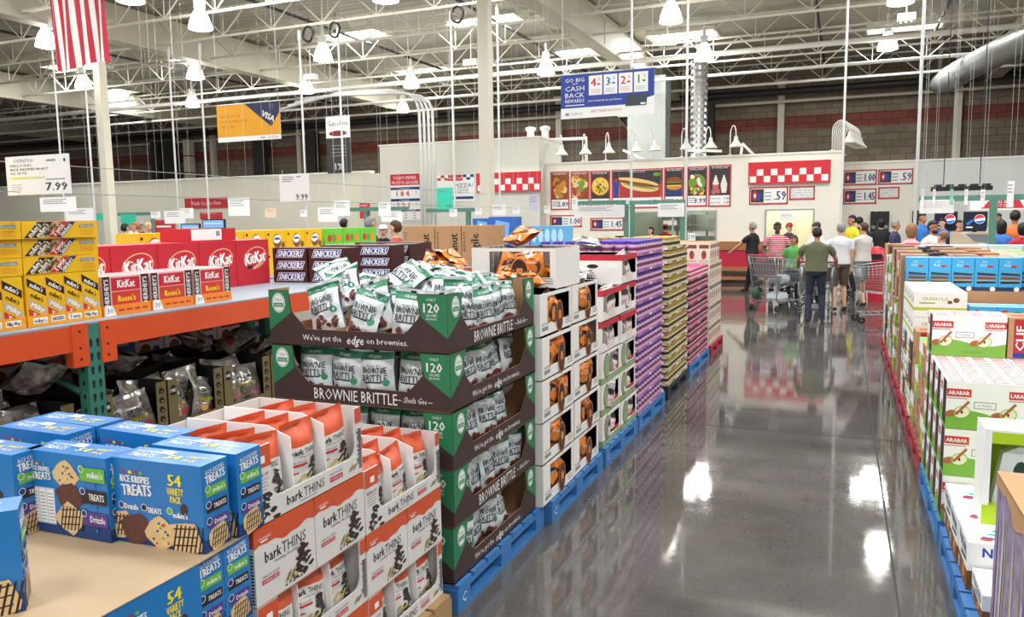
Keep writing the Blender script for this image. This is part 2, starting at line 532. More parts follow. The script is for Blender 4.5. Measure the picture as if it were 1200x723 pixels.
COIL = mat('black_cable', '1A1A1C', .5)
for i, (u, v, y) in enumerate([(361, 40, 18.8), (392, 35, 18.8), (536, 17, 18.8)]):
    b = MB(); b.path([(.17 * math.cos(t), .02 * math.sin(3 * t), .2 * math.sin(t)) for t in [2 * PI * k / 16 for k in range(17)]], .035, COIL, 6)
    b.path([(0, 0, .2), (.03, 0, .45)], .012, COIL, 5)
    p = fy(u, v, y); b.build('cable_coil', loc=p, label='black cable coil tied to a roof joist, %s from the left' % ORD[i], cat='cable', group='cable coils')
for i, (u, v, y) in enumerate([(364, 92, 20), (552, 75, 20), (782, 52, 20), (1062, 22, 22), (28, 70, 24)]):
    b = MB(); b.box((-.2, -.1, 0), (.2, .1, .17), WHITE); b.tube((0, 0, .17), (0, 0, .9), .015, WHITE, n=5)
    for k in range(3): b.tube((-.12 + .12 * k, 0, -.05), (-.12 + .12 * k, 0, 0), .03, JOISTM, n=6)
    p = fy(u, v, y); b.build('junction_box', loc=(p.x, p.y, p.z - .05), label='small white box hanging under the roof steel, %s in the row' % ORD[i], cat='box', group='hanging white boxes')
DKV = mat('dark_service_riser', '35332F', .7)
for i, (u, w_) in enumerate([(183, .3), (198, .4), (220, .2), (304, .35), (366, .3), (830, .25)]):
    p = fy(u, 170, 37.2); b = MB(); b.box((-w_, -.2, 0), (w_, .3, 7.0), DKV if i not in (2,) else PIL)
    for k in range(6): b.box((-w_ - .03, -.23, 1 + k), (w_ + .03, .3, 1.06 + k), DKV)
    b.build('service_riser', loc=(p.x, 37.2, 0), label='dark service riser against the brick wall, %s from the left' % ORD[i], cat='duct', group='service risers')
wd = bpy.data.worlds.new('world'); SC.world = wd; wd.use_nodes = True
bg = wd.node_tree.nodes['Background']; bg.inputs[0].default_value = (1, .99, .97, 1); bg.inputs[1].default_value = .85
SC.view_settings.view_transform = 'Standard'
SC.view_settings.look = 'None'
SC.view_settings.gamma = 1
SC.view_settings.exposure = 0.1
# ---------------------------------------------------------------- food court walls
def wallrun(name, x0, x1, z1, y, th, m, holes=(), fm=None):
    """a wall facing the aisle with openings (hx0, hx1, hz0, hz1)"""
    b = MB()
    xs = x0
    for hx0, hx1, hz0, hz1 in sorted(holes):
        b.box((xs, y, 0), (hx0, y + th, z1), m)
        if hz0 > 0: b.box((hx0, y, 0), (hx1, y + th, hz0), m)
        b.box((hx0, y, hz1), (hx1, y + th, z1), m)
        xs = hx1
    b.box((xs, y, 0), (x1, y + th, z1), m)
    b.box((x0 - .02, y - .03, z1), (x1 + .02, y + th + .03, z1 + .06), WHITE)
    return b.build(name, kind='structure')
WY = 24.0
def wx(u, v=220): return fy(u, v, WY).x
def wz(u, v): return fy(u, v, WY).z
WALLW = mat('warm_white_wall', 'EFE9DA', .5)
MZ = wz(810, 186)
kx0, kx1, kz0, kz1 = wx(741, 270), wx(838, 270), 1.05, wz(790, 249)
dx0, dx1, dz1 = wx(898, 270), wx(952, 270), wz(925, 247)
wallrun('wall_menu', wx(640), -.06, MZ, WY, .2, WALLW, [(kx0, kx1, kz0, kz1), (dx0, dx1, .98, dz1)])
b = MB(); b.box((-.26, WY + .2, 0), (-.06, 26.2, MZ), WALLW); b.build('wall_menu_return', kind='structure')
YR = 26.2
b = MB(); b.box((-.06, YR, 0), (fy(1074, 220, YR).x, YR + .2, fy(1030, 191, YR).z), WALLW); b.box((-.06, YR - .03, fy(1030, 191, YR).z), (14, YR + .23, fy(1030, 191, YR).z + .06), WHITE)
b.box((fy(1074, 220, YR).x, YR, 0), (14, YR + .2, fy(1030, 191, YR).z), mat('cool_white_wall', 'DDE0DA', .5)); b.build('wall_drinks', kind='structure')
bx0, bx1, bzz = wx(457), wx(640), wz(550, 168)
b = MB(); b.box((bx0, WY - .6, 0), (bx1, WY + 1.5, bzz), mat('pale_grey_block_wall', 'DCDAD0', .55)); b.box((bx0 - .03, WY - .63, bzz), (bx1 + .03, WY + 1.5, bzz + .05), WHITE)
b.build('wall_gas_sign', kind='structure')
PW = mat('sage_white_wall', 'E0DDCB', .6)
lx1 = wx(432)
b = MB(); b.box((-48, WY + .2, 0), (lx1, WY + .4, wz(300, 207)), PW); b.box((-48, WY + .17, wz(300, 207)), (lx1, WY + .43, wz(300, 207) + .06), WHITE)
b.box((lx1 - .01, WY - .4, 0), (bx0, WY + 1, wz(440, 204)), mat('greyer_white_wall', 'D9D7C8', .6)); b.build('wall_entry', kind='structure')  # stepped piece beside the block in a slightly greyer white
# kitchen behind the pass-through and the room behind the side window
KW = mat('kitchen_wall', 'C9D2C0', .5)
b = MB(); b.box((kx0 - .6, 27.2, 0), (kx1 + .6, 27.3, 3.2), KW); b.box((kx0 - .7, WY + .2, 0), (kx0 - .6, 27.3, 3.2), KW); b.box((kx1 + .6, WY + .2, 0), (kx1 + .7, 27.3, 3.2), KW)
b.box((kx0 - .7, WY + .2, 3.2), (kx1 + .7, 27.3, 3.3), WHITE); b.build('wall_kitchen', kind='structure')
WOODW = mat('yellowed_room_wall', 'E6E2CC', .5)
b = MB(); b.box((dx0 - .4, 26, 0), (dx1 + .3, 26.1, 3.2), WOODW); b.box((dx0 - .5, WY + .2, 0), (dx0 - .4, 26.1, 3.2), WOODW); b.box((dx1 + .3, WY + .2, 0), (dx1 + .4, 26.1, 3.2), WOODW); b.box((dx0 - .5, WY + .2, 3.2), (dx1 + .4, 26.1, 3.3), WHITE)
b.build('wall_back_room', kind='structure')
for nm, x, y in (('kitchen_light', (kx0 + kx1) / 2, 25.6), ('room_light', (dx0 + dx1) / 2, 25.1)):
    ld = bpy.data.lights.new(nm, 'AREA'); ld.size = 1.2; ld.energy = 38
    lo = bpy.data.objects.new(nm, ld); COL.objects.link(lo); lo.location = (x, y, 3.15)
ALU = mat('brushed_aluminium', 'B4B6B2', .35, .6)
for k, (x0, x1, z0, z1) in enumerate([(kx0, kx1, kz0, kz1), (dx0, dx1, .98, dz1)]):
    b = MB(); t = .05
    b.box((x0 - t, WY - .03, z0 - t), (x1 + t, WY + .0, z0), ALU); b.box((x0 - t, WY - .03, z1), (x1 + t, WY, z1 + t), ALU)
    b.box((x0 - t, WY - .03, z0), (x0, WY, z1), ALU); b.box((x1, WY - .03, z0), (x1 + t, WY, z1), ALU)
    mid = (x0 + x1) / 2 if k == 0 else x0 + .62 * (x1 - x0) - .3
    if k == 0: b.box((mid - .03, WY - .02, z0), (mid + .03, WY, z1), ALU)
    b.build('trim_%d' % (k + 11), kind='structure')
# stainless wire shelving with stock in the kitchen
def shelf_unit(x, y, w, label):
    r = empty('wire_shelf_unit', (x, y, 0), label=label, cat='shelf', group='kitchen shelves')
    b = MB()
    for sx in (-w / 2, w / 2):
        for sy in (-.2, .2): b.tube((sx, sy, 0), (sx, sy, 2.3), .015, STEEL, n=5)
    b.build('frame', r)
    for z in (.5, .95, 1.3, 1.65, 2.0, 2.25):
        b = MB(); b.box((-w / 2, -.2, z), (w / 2, .2, z + .02), STEEL); b.build('shelf', r)
GREENK = mat('pale_green_tray', 'B9CDB0', .5)
shelf_unit(kx1 - .55, 26.2, 1.1, 'steel wire shelves behind the right half of the kitchen window')
shelf_unit(kx0 + .9, 26.7, 1.1, 'steel wire shelves behind the left half of the kitchen window')
for i in range(10):
    b = MB(); b.box((-.22, -.14, 0), (.22, .14, .16), [GREENK, WHITE, STEEL][i % 3]); b.box((-.23, -.15, .16), (.23, .15, .18), ALU)
    side = i < 5
    b.build('food_tub', loc=((kx1 - .55 if side else kx0 + .9) + (-.26 if i % 2 else .26), 26.2 if side else 26.7, (.97, 1.32, 1.67, 2.02, 1.32)[i % 5]),
            label='food tub on the %s kitchen shelves, %s from the bottom' % ('right' if side else 'left', ORD[i % 5]), cat='tub', group='kitchen tubs')
b = MB(); b.box((0, 0, 0), (.62, .05, 2.1), mat('cream_door', 'F0EACB', .4)); b.tube((.55, -.05, 1.0), (.55, 0, 1.0), .03, STEEL)
b.build('door_1', loc=(dx0 + .72, 25.93, 0), kind='structure')
b = MB(); b.box((0, 0, 0), (.34, .01, .26), PAPER); Fr(b, (0, -.001, 0), (1, 0, 0), (0, 0, 1)).text('NOTICE', .17, .17, .05, GREY)
b.build('paper_notice', loc=((dx0 + dx1) / 2 - .25, WY - .015, dz1 - .3), label='grey paper notice at the top of the back room window', cat='notice')

# ---------------------------------------------------------------- printed signs
def sign(name, u0, v0, u1, v1, y, label, cat, group=None, th=.02, paint=None, frame=None, base=PAPER, rz=0.):
    """flat sign whose corners stand where the photo shows them at depth y; paint(fr, w, h)"""
    um, vm = (u0 + u1) / 2, (v0 + v1) / 2
    a = fy(u0, vm, y); c = fy(u1, vm, y); zt = fy(um, v0, y).z; zb = fy(um, v1, y).z
    w = c.x - a.x; h = zt - zb
    b = MB(); b.box((0, 0, 0), (w, th, h), base)
    fr = Fr(b, (0, 0, 0), (1, 0, 0), (0, 0, 1), eps=.002)
    if frame:
        t = .04
        for r in ((0, 0, w, t), (0, h - t, w, h), (0, 0, t, h), (w - t, 0, w, h)): fr.rect(*r, frame, 1)
    if paint: paint(fr, w, h)
    return b.build(name, loc=(a.x, y - th - .005, zb), rz=rz, label=label, cat=cat, group=group)
MRED = mat('menu_red', 'C5323A', .45); MDARK = mat('menu_photo_dark', '3A3034', .6); NAVY = mat('navy_print', '23356F', .45)
FD = dict(gold=mat('fried_gold', 'D08A2C', .6), pale=mat('bread_pale', 'E8C98B', .6), brown=mat('crust_brown', '8A4A22', .6), red=mat('sauce_red', 'B5352A', .5),
          green=mat('salad_green', '6E9A35', .6), dark=mat('meat_dark', '4A2A1E', .6), cheese=mat('cheese_yellow', 'F0C84A', .5), white=mat('cream_white', 'F4E9D8', .5), pink=mat('berry_pink', 'C8606A', .5))
def blobs(fr, x0, y0, x1, y1, cols, n, r, seed, el=1.):
    rr = random.Random(seed)
    for i in range(n):
        a = rr.uniform(.6, 1.2) * r
        fr.ell(rr.uniform(x0 + a, x1 - a), rr.uniform(y0 + a, y1 - a), a * el, a, FD[rr.choice(cols)], 2 + i * .15, 9, rr.uniform(0, 3), .12)
def food(kind):
    def paint(fr, w, h):
        st = h * .27
        fr.rect(.04, st, w - .04, h - .05, MDARK, 1)
        b0, t0, m = st + .02, h - .12, w / 2
        if kind == 'chicken': fr.rect(.04, st, w - .04, h - .05, FD['brown'], 1.5); blobs(fr, .06, b0, w - .06, t0, ['gold', 'gold', 'brown', 'pale'], 22, w * .16, 3, 1.3)
        if kind == 'wrap': fr.rect(.04, st, w - .04, h - .05, FD['brown'], 1.5); blobs(fr, .06, b0, w - .06, t0, ['cheese', 'pale', 'green', 'red', 'gold'], 26, w * .13, 5, 1.5)
        if kind == 'pizza':
            fr.ell(m, (b0 + t0) / 2, w * .46, (t0 - b0) * .42, FD['brown'], 2, 20); fr.ell(m, (b0 + t0) / 2, w * .42, (t0 - b0) * .37, FD['cheese'], 3, 20)
            rr = random.Random(2)
            for i in range(26):
                t = rr.uniform(0, 6.28); q = rr.uniform(.1, .9)
                fr.ell(m + math.cos(t) * q * w * .36, (b0 + t0) / 2 + math.sin(t) * q * (t0 - b0) * .32, w * .05, w * .035, FD[rr.choice(['red', 'white', 'dark', 'green'])], 4 + i * .1, 7)
        if kind == 'hotdog':
            fr.rect(.04, st, w - .04, st + (h - st) * .45, FD['red'], 1.5)
            c = (b0 + t0) / 2
            fr.ell(m * 1.1, c - .02, w * .38, .17, FD['pale'], 2, 18, -.18); fr.ell(m * 1.05, c + .1, w * .4, .09, FD['pale'], 3, 18, -.18)
            fr.ell(m * 1.02, c + .04, w * .42, .055, FD['brown'], 4, 16, -.18); fr.ell(m * 1.05, c + .1, w * .32, .022, FD['cheese'], 5, 12, -.16)
            fr.ell(m * 1.1, c - .05, w * .33, .025, FD['green'], 5, 12, -.18)
            fr.poly([(.08, b0), (w * .13, b0), (w * .15, c + .12), (.06, c + .12)], BLUE, 3); fr.ell(w * .1, c + .15, .09, .05, RED, 4)
            fr.ell(w * .88, t0 - .06, w * .07, .06, FD['green'], 3)
        if kind == 'burger':
            c = (b0 + t0) / 2; fr.rect(.04, st, w - .04, c - .05, NAVY, 1.5)
            fr.ell(m, c - .1, w * .38, .09, FD['gold'], 2); fr.rect(w * .14, c - .08, w * .86, c - .02, FD['cheese'], 3); fr.rect(w * .13, c - .04, w * .87, c + .02, FD['dark'], 4); fr.rect(w * .14, c + .02, w * .86, c + .05, FD['green'], 5)
            fr.poly([(w * .14, c + .05), (w * .86, c + .05), (w * .82, c + .15), (w * .65, c + .2), (w * .35, c + .2), (w * .18, c + .15)], FD['brown'], 6)
        if kind == 'salad': fr.ell(m, (b0 + t0) / 2, w * .42, (t0 - b0) * .36, FD['green'], 2); blobs(fr, w * .15, b0, w * .85, t0 - .1, ['green', 'white', 'red', 'cheese', 'white'], 28, w * .1, 8); blobs(fr, .05, b0 - .02, w - .05, b0 + .16, ['red', 'cheese'], 10, w * .07, 9)
        if kind == 'sundae':
            blobs(fr, .06, b0, w - .06, b0 + .2, ['dark', 'brown', 'pink'], 14, w * .09, 4)
            for cx, cm in ((w * .32, 'pink'), (w * .68, 'white')):
                fr.poly([(cx - w * .1, b0 + .05), (cx + w * .1, b0 + .05), (cx + w * .15, b0 + .3), (cx - w * .15, b0 + .3)], FD[cm], 4)
                for q in range(4): fr.ell(cx, b0 + .33 + q * .065, w * (.15 - .035 * q), .045, FD['white'], 5 + q, 10)
    return paint
def menu_panel(u0, v0, u1, v1, kind, name_, price, which, sub=None):
    def paint(fr, w, h):
        food(kind)(fr, w, h)
        fr.text(name_, w / 2, h - .085, .05, PAPER, 8, w=min(w * .7, .5))
        fr.rect(.04, .04, w - .04, h * .27, PAPER, 1)
        if sub:
            for q in range(2): fr.text(sub[q], w * .08, h * (.2 - .1 * q), .05, NAVY, 3, al='l', w=w * .45); fr.text(price[q], w * .94, h * (.2 - .1 * q), .07, NAVY, 3, al='r', bold=.05)
        else:
            for q in range(3): fr.rect(w * .1, h * (.2 - q * .05), w * (.42 if w < 1 else .35), h * (.2 - q * .05) + .015, NAVY, 2)
            fr.text(price, w * .94, h * .15, .15, NAVY, 3, al='r', bold=.04)
    sign('menu_panel', u0, v0, u1, v1, WY, which, 'menu sign', 'food menu panels', frame=MRED, paint=paint)
menu_panel(645.5, 201, 667.5, 246, 'chicken', 'CHICKEN BAKE', '2.89', 'menu panel picturing golden chicken pieces, price 2.89')
menu_panel(669, 200.5, 691, 246, 'wrap', 'TWISTED WRAP', '4.79', 'menu panel picturing a cut wrap sandwich with salad')
menu_panel(692, 200, 715.5, 245, 'pizza', 'PIZZA', '1.99', 'menu panel picturing one round pizza')
menu_panel(717, 198, 777, 244, 'hotdog', 'HOT DOG & SODA', '1.50', 'widest menu panel, picturing a long hot dog in a bun')
menu_panel(778.5, 196, 802, 243, 'burger', 'BURGER', '4.99', 'menu panel picturing one burger on a dark ground')
menu_panel(805, 195, 829, 242, 'salad', 'SALAD', '3.99', 'menu panel picturing a salad bowl, price 3.99')
menu_panel(830.5, 193, 857, 242, 'sundae', 'SUNDAE', ('1.65', '1.35'), 'menu panel picturing berry sundae and soft ice cream', ('Berry Sundae', 'Frozen Yogurt'))
def checker(fr, w, h):
    fr.rect(0, 0, w, h, mat('awning_red', 'D8202E', .35), 1)
    n = max(6, int(w / .19)); s = w * .96 / n
    for i in range(n):
        for j in range(2):
            if (i + j) % 2 == 0: fr.rect(w * .02 + i * s, h * .08 + j * s, w * .02 + i * s + s * .92, h * .08 + j * s + s * .92, PAPER, 2)
sign('checkered_sign', 877.5, 189, 973.5, 215, WY, 'red sign with white checkers above the soda price boards', 'sign', 'red checkered signs', .12, checker)
sign('checkered_sign', 560, 202, 636, 225, WY - .6, 'red sign with white checkers behind the tall column, left of the menu', 'sign', 'red checkered signs', .12, checker)
def soda(p, big=True):
    def paint(fr, w, h):
        fr.rect(.05, .06, w * .38, h - .06, MDARK, 1); fr.ell(w * .15, h * .5, w * .06, h * .3, RED, 2); fr.ell(w * .26, h * .45, w * .06, h * .25, BLUE, 3); fr.ell(w * .15, h * .5, w * .03, h * .12, PAPER, 4)
        for q in range(3): fr.rect(w * .4, h * (.65 - q * .2), w * .57, h * (.65 - q * .2) + .02, NAVY, 2)
        fr.text(p, w * .95, h * .5, h * .5, NAVY, 3, w=w * .3, al='r', bold=.03)
    return paint
def refill(fr, w, h):
    for q in range(5): fr.text(['FREE REFILL ON SODA', 'ALL SODAS SERVED IN', 'SOUVENIR CUPS WITH', 'REFILLS AND MORE', 'LIMIT ONE REFILL'][q], w / 2, h * (.85 - .17 * q), h * .09, NAVY, 2, w=w * .86)
sign('soda_price_board', 878, 219, 923.5, 239.5, WY, 'soda price board marked .59 under the red checkered sign', 'sign', 'soda price boards', frame=MRED, paint=soda('.59'))
sign('refill_notice', 925, 218, 955, 234, WY, 'small blue printed notice right of the .59 board under the checkered sign', 'sign', frame=MRED, paint=refill)
sign('soda_price_board', 988, 199, 1027.5, 217, YR, 'price board marked 1.00 on the drinks wall', 'sign', 'soda price boards', frame=MRED, paint=soda('1.00'))
sign('soda_price_board', 1029, 198, 1070, 216, YR, 'price board marked .59 on the drinks wall', 'sign', 'soda price boards', frame=MRED, paint=soda('.59'))
sign('soda_price_board', 988, 221, 1027, 239, YR, 'price board marked 1.45 on the drinks wall', 'sign', 'soda price boards', frame=MRED, paint=soda('1.45'))
sign('refill_notice', 1029, 219, 1054, 233, YR, 'small blue printed notice right of the 1.45 board on the drinks wall', 'sign', frame=MRED, paint=refill)
sign('soda_price_board', 692, 255, 731, 270, WY, 'price board marked 1.45 under the pizza and hot dog panels', 'sign', 'soda price boards', frame=MRED, paint=soda('1.45'))
sign('soda_price_board', 645, 252, 682, 266, WY, 'price board marked 1.00 under the chicken panel', 'sign', 'soda price boards', frame=MRED, paint=soda('1.00'))
# gas prices
def gas(fr, w, h):
    fr.rect(0, h * .76, w, h, RED, 1); fr.text("TODAY'S MEMBER", w / 2, h * .92, h * .07, PAPER, 2, w=w * .8); fr.text('PRICE FOR GASOLINE', w / 2, h * .82, h * .07, PAPER, 2, w=w * .9)
    for q, (d, lb) in enumerate([('1 8 4', 'Unleaded'), ('2 2 1', 'Premium')]):
        y = h * (.7 - q * .25)
        fr.rect(0, y - .06, w, y + .03, NAVY, 1); fr.text(lb, w / 2, y - .015, .06, PAPER, 2)
        fr.text(d, w * .42, y - h * .12, h * .12, RED, 2, bold=.04); fr.text('9', w * .88, y - h * .1, h * .07, GREY, 2)
    fr.rect(w * .35, h * .19, w, h * .23, NAVY, 1); fr.text('OPEN DAILY', w * .68, h * .21, h * .03, PAPER, 2)
    for q in range(3):
        for c in (.45, .75): fr.rect(w * c, h * (.14 - q * .05), w * c + .12, h * (.14 - q * .05) + .02, MRED, 1)
sign('gas_price_sign', 458.5, 204, 492.5, 258, WY - .6, 'white and red gasoline price board with 1 8 4 and 2 2 1', 'sign', paint=gas)
def pizza_sign(fr, w, h):
    for i in range(10):
        for j in range(2):
            if (i + j) % 2 == 0: fr.rect(i * w / 10, h * (.8 + .1 * j), (i + 1) * w / 10, h * (.9 + .1 * j), MRED if i < 7 else NAVY, 1)
    fr.rect(w * .3, h * .78, w * .68, h * 1.0, MRED, 2); fr.text('Food Court', w * .49, h * .89, h * .1, PAPER, 3)
    fr.text('PIZZA!', w * .72, h * .6, h * .15, NAVY, 2, w=w * .5)
    for q in range(3): fr.rect(w * .55, h * (.45 - .07 * q), w * .85, h * (.45 - .07 * q) + .02, GREY, 2)
    fr.rect(w * .4, h * .08, w * .98, h * .18, NAVY, 2)
sign('pizza_sign', 513, 205, 556, 236, WY - .6, 'white pizza sign with red checker strip left of the tall column', 'sign', paint=pizza_sign)

# hanging banners
def fmt_banner(name, u0, v0, u1, v1, y, label, paint, ztop=7.4, rz=.0):
    o = sign(name, u0, v0, u1, v1, y, label, 'banner', paint=paint, th=.008)
    me = o.data; w = max(v.co.x for v in me.vertices); h = max(v.co.z for v in me.vertices)
    for sx in (.04, w - .04):
        b = MB(); b.tube((sx, .004, h), (sx, .004, ztop - o.location.z), .006, STEEL, n=4); b.build('hanging_cord', o)
    b = MB(); b.tube((-.03, .004, h), (w + .03, .004, h), .014, STEEL, n=6); b.build('top_rail', o)
    return o
DB = mat('banner_blue', '27409A', .5)
def cashback(fr, w, h):
    fr.rect(0, h * .24, w, h, DB, 1)
    fr.poly([(w * .72, h * .24), (w, h * .24), (w, h * .4)], PAPER, 2)
    for s, y, hh in (('GO BIG', .87, .09), ('with', .79, .04), ('CASH', .68, .11), ('BACK', .53, .11), ('REWARDS', .4, .08)):
        fr.text(s, w * .155, h * y, h * hh, PAPER, 2, w=w * (.21 if s != 'with' else .06))
    fr.rect(w * .05, h * .29, w * .26, h * .31, PAPER, 2)
    for i, (d, c) in enumerate((('4', 'C8202C'), ('3', '1B6FB5'), ('2', 'C8202C'), ('1', '2E9A4A'))):
        x = w * (.31 + i * .16); mm = mat('digit_' + c, c, .5)
        fr.rect(x, h * .5, x + w * .145, h * .94, PAPER, 2)
        fr.text(d, x + w * .05, h * .79, h * .18, mm, 3, bold=.04); fr.text('%', x + w * .11, h * .85, h * .07, mm, 3); fr.rect(x + w * .09, h * .72, x + w * .12, h * .76, mm, 3)
        for q in range(3): fr.rect(x + w * .02, h * (.62 - .035 * q), x + w * .12, h * (.62 - .035 * q) + .006, mm, 3)
    fr.text('earn rewards on purchases', w * .48, h * .38, h * .05, PAPER, 3, w=w * .36)
    fr.poly([(w * .7, h * .2), (w * .92, h * .2), (w * .93, h * .45), (w * .72, h * .45)], mat('dark_card', '343A48', .4), 4)
    fr.rect(w * .86, h * .22, w * .91, h * .26, PAPER, 5)
    fr.text('APPLY TODAY AT COSTCO', w * .5, h * .14, h * .06, MRED, 3, w=w * .34); fr.rect(w * .05, h * .07, w * .09, h * .13, GREY, 3); fr.text('COSTCO', w * .17, h * .1, h * .05, MRED, 3)
fmt_banner('cash_back_banner', 657.5, 84, 767, 136.5, 15, 'blue and white cash back rewards banner hanging from the roof', cashback)
def visa(fr, w, h):
    fr.rect(0, h * .13, w, h, mat('banner_gold', 'E9A21C', .5), 1)
    fr.poly([(w * .45, h), (w, h), (w * .99, h * .7), (w * .86, h * .34)], mat('banner_navy', '23284F', .5), 2)
    fr.text('VISA', w * .82, h * .62, h * .16, PAPER, 3, rot=-.45, bold=.05); fr.text('1%', w * .88, h * .88, h * .12, mat('pale_navy', '6A74A8', .5), 3, rot=-.45)
    g = mat('banner_grey_text', 'B08018', .5)
    for q, s in enumerate(('Get more for', 'your membership', 'every day')): fr.text(s, w * .06, h * (.7 - .14 * q), h * .09, g, 2, al='l')
    fr.text('VISA', w * .72, h * .065, h * .06, NAVY, 2); fr.text('COSTCO', w * .88, h * .065, h * .06, MRED, 2)
fmt_banner('visa_banner', 255, 121, 329, 165, 15, 'yellow and navy card banner hanging left of the aisle', visa)
def gasban(fr, w, h):
    fr.rect(0, 0, w, h * .62, mat('banner_black', '33312F', .5), 1)
    fr.text('Gasoline', w / 2, h * .88, h * .09, BLACK, 2, w=w * .85); fr.ell(w * .5, h * .7, w * .38, h * .05, mat('car_red', '7A2A2E', .4), 3, 12)
    for q in range(4): fr.rect(w * .2, h * (.48 - .06 * q), w * .8, h * (.48 - .06 * q) + .02, GREY, 2)
    fr.text('1%', w * .5, h * .12, h * .12, PAPER, 2)
fmt_banner('gasoline_banner', 383, 136, 411, 203, 20, 'narrow white over black gasoline banner hanging between two poles', gasban)

# flag, hung with its stripes running down
def flag():
    b = MB(); nx, ny, W_, H_ = 52, 26, 2.1, 4.0
    FR, FW = mat('flag_red', 'B81F38', .7), mat('flag_white', 'E9E6E2', .7); FB = mat('flag_blue', '2A3166', .7)
    vs = []
    for j in range(ny + 1):
        for i in range(nx + 1):
            s, t = i / nx, j / ny
            y = .06 * math.sin(s * 9 + t * 2) * t + .04 * math.sin(s * 21 + t * 5) * t
            vs.append(((s - .5) * W_ * (1 - .06 * t), y, -t * H_ - .06 * math.sin(s * 7) * t))
    for j in range(ny):
        for i in range(nx):
            st = min(12, i * 13 // nx)
            m = FR if st % 2 == 0 else FW
            if j < 10 and i < nx * 7 / 13: m = FB
            b.add([vs[j * (nx + 1) + i], vs[j * (nx + 1) + i + 1], vs[(j + 1) * (nx + 1) + i + 1], vs[(j + 1) * (nx + 1) + i]], [(3, 2, 1, 0)], m, True)
    fr = Fr(b, (-W_ / 2, -.09, 0), (1, 0, 0), (0, 0, 1))
    for r in range(9):
        for c in range(5 if r % 2 else 6):
            fr.ell(.1 + c * .18 + (.09 if r % 2 else 0), -.12 - r * .165, .035, .035, FW, 1, 5)
    o = b.build('flag', label='striped national flag hanging from the roof in front of the left column', cat='flag')
    p = fy(92, 80, 14)
    o.location = (p.x, 14, p.z + 4.03); o.rotation_euler = (0, -.045, 0)
    o.scale = (.94, 1, 1)
    b = MB(); b.tube((-1.1, 0, .0), (1.1, 0, .0), .025, STEEL, n=8)
    b.build('flag_bar', o)
flag()

# ---------------------------------------------------------------- poles, conduits, ducts
PO = mat('pole_paint', 'D6D8D4', .35, .2)
POLES = [(203, 90, 205, 250, 19), (238, 90, 242, 255, 19), (352, 60, 357, 210, 19), (399, 60, 402, 250, 19), (529, 40, 533, 255, 19), (583, 40, 586, 240, 19), (740, 40, 740, 280, 19), (804, 40, 805, 270, 19), (991, 100, 985, 260, 21), (1082, 40, 1072, 255, 17.), (68, 120, 74, 250, 15), (104, 110, 109, 270, 15)]
for i, (u0, v0, u1, v1, y) in enumerate(POLES):
    p = fy((u0 + u1) / 2, (v0 + v1) / 2, y)
    b = MB(); b.tube((0, 0, 0), (0, 0, 7.38), .03 if y > 16 else .025, PO, n=8); b.lathe([(.09, 0), (.09, .02), (.04, .04)], (0, 0, 0), PO, 10)
    b.tube((0, 0, 7.1), (0, 0, 7.38), .05, PO, n=8)
    b.build('power_pole', loc=(p.x, y, 0), label='slim pale power pole rising from the checkout area, %s from the left' % ORD[sorted(q[0] for q in POLES).index(u0)], cat='pole', group='power poles')
def cpath(name, uvs, y, r, m, label, cat='pipe', group=None, bend=True):
    b = MB(); P = [fy(u, v, y) for u, v in uvs]
    b.path(P, r, m, 8)
    return b.build(name, label=label, cat=cat, group=group)
for i in range(4):
    o_ = i * 5.2
    cpath('bent_conduit', [(330 + 8 * i, 128 - i * 4), (395, 110 + i * .5), (455 + i * 5, 106 + i), (478 + o_, 110 + i * 1.0), (487 + o_, 117 + i), (491 + o_, 130), (494 + o_ * .95, 200), (497 + o_ * .9, 300)], 22, .045, PO,
          'pale bent conduit, %s of the four in front of the gas wall' % ORD[i], 'conduit', 'bent conduits')
DUCT = mat('sheet_metal_duct', 'A9ADA8', .4, .5, bump=(3, .3))
b = MB(); p = fy(690, 150, 31)
b.box((-1.0, 0, -.6), (.9, 1, .9), DUCT); b.box((-.6, 0, -2.0), (.9, .9, -.6), DUCT)
b.add([(-1.0, 0, -.6), (-.6, 0, -1.1), (-.6, .9, -1.1), (-1.0, 1, -.6)], [(0, 1, 2, 3)], DUCT)
b.box((-.6, 0, -3.9), (.9, .9, -2.0), DUCT)
b.build('sheet_metal_duct', loc=(fy(790 - 40, 150, 31).x + .1, 31, 6.5), label='square sheet metal duct behind the cash back banner', cat='duct')
b = MB(); pr = []
for i in range(34): pr.append((.28 + (.03 if i % 2 else 0), i * .11))
b.lathe(pr, (0, 0, 0), mat('foil_duct', 'C9CCCD', .25, .8), 14)
p = fy(819, 130, 28.5); b.build('foil_duct', loc=(p.x, 28.5, 3.7), label='ribbed silver foil duct rising behind the menu wall', cat='duct')
b = MB(); q0, q1 = V((0, 0, 0)), V((2.2, 4, -.1))
b.path([(0, 0, 0), (1.2, -4, .2), (2.0, -8, .35), (2.6, -13, .4)], .42, DUCT, 12); b.path([(0, 0, 0), (-.3, .7, -.15), (-.6, 1.6, -.2)], [.42, .45, .3], DUCT, 12)
p = fy(1130, 68, 31); b.build('round_duct', loc=(p.x, 31, p.z - .4), label='wide round duct under the roof at the upper right', cat='duct')
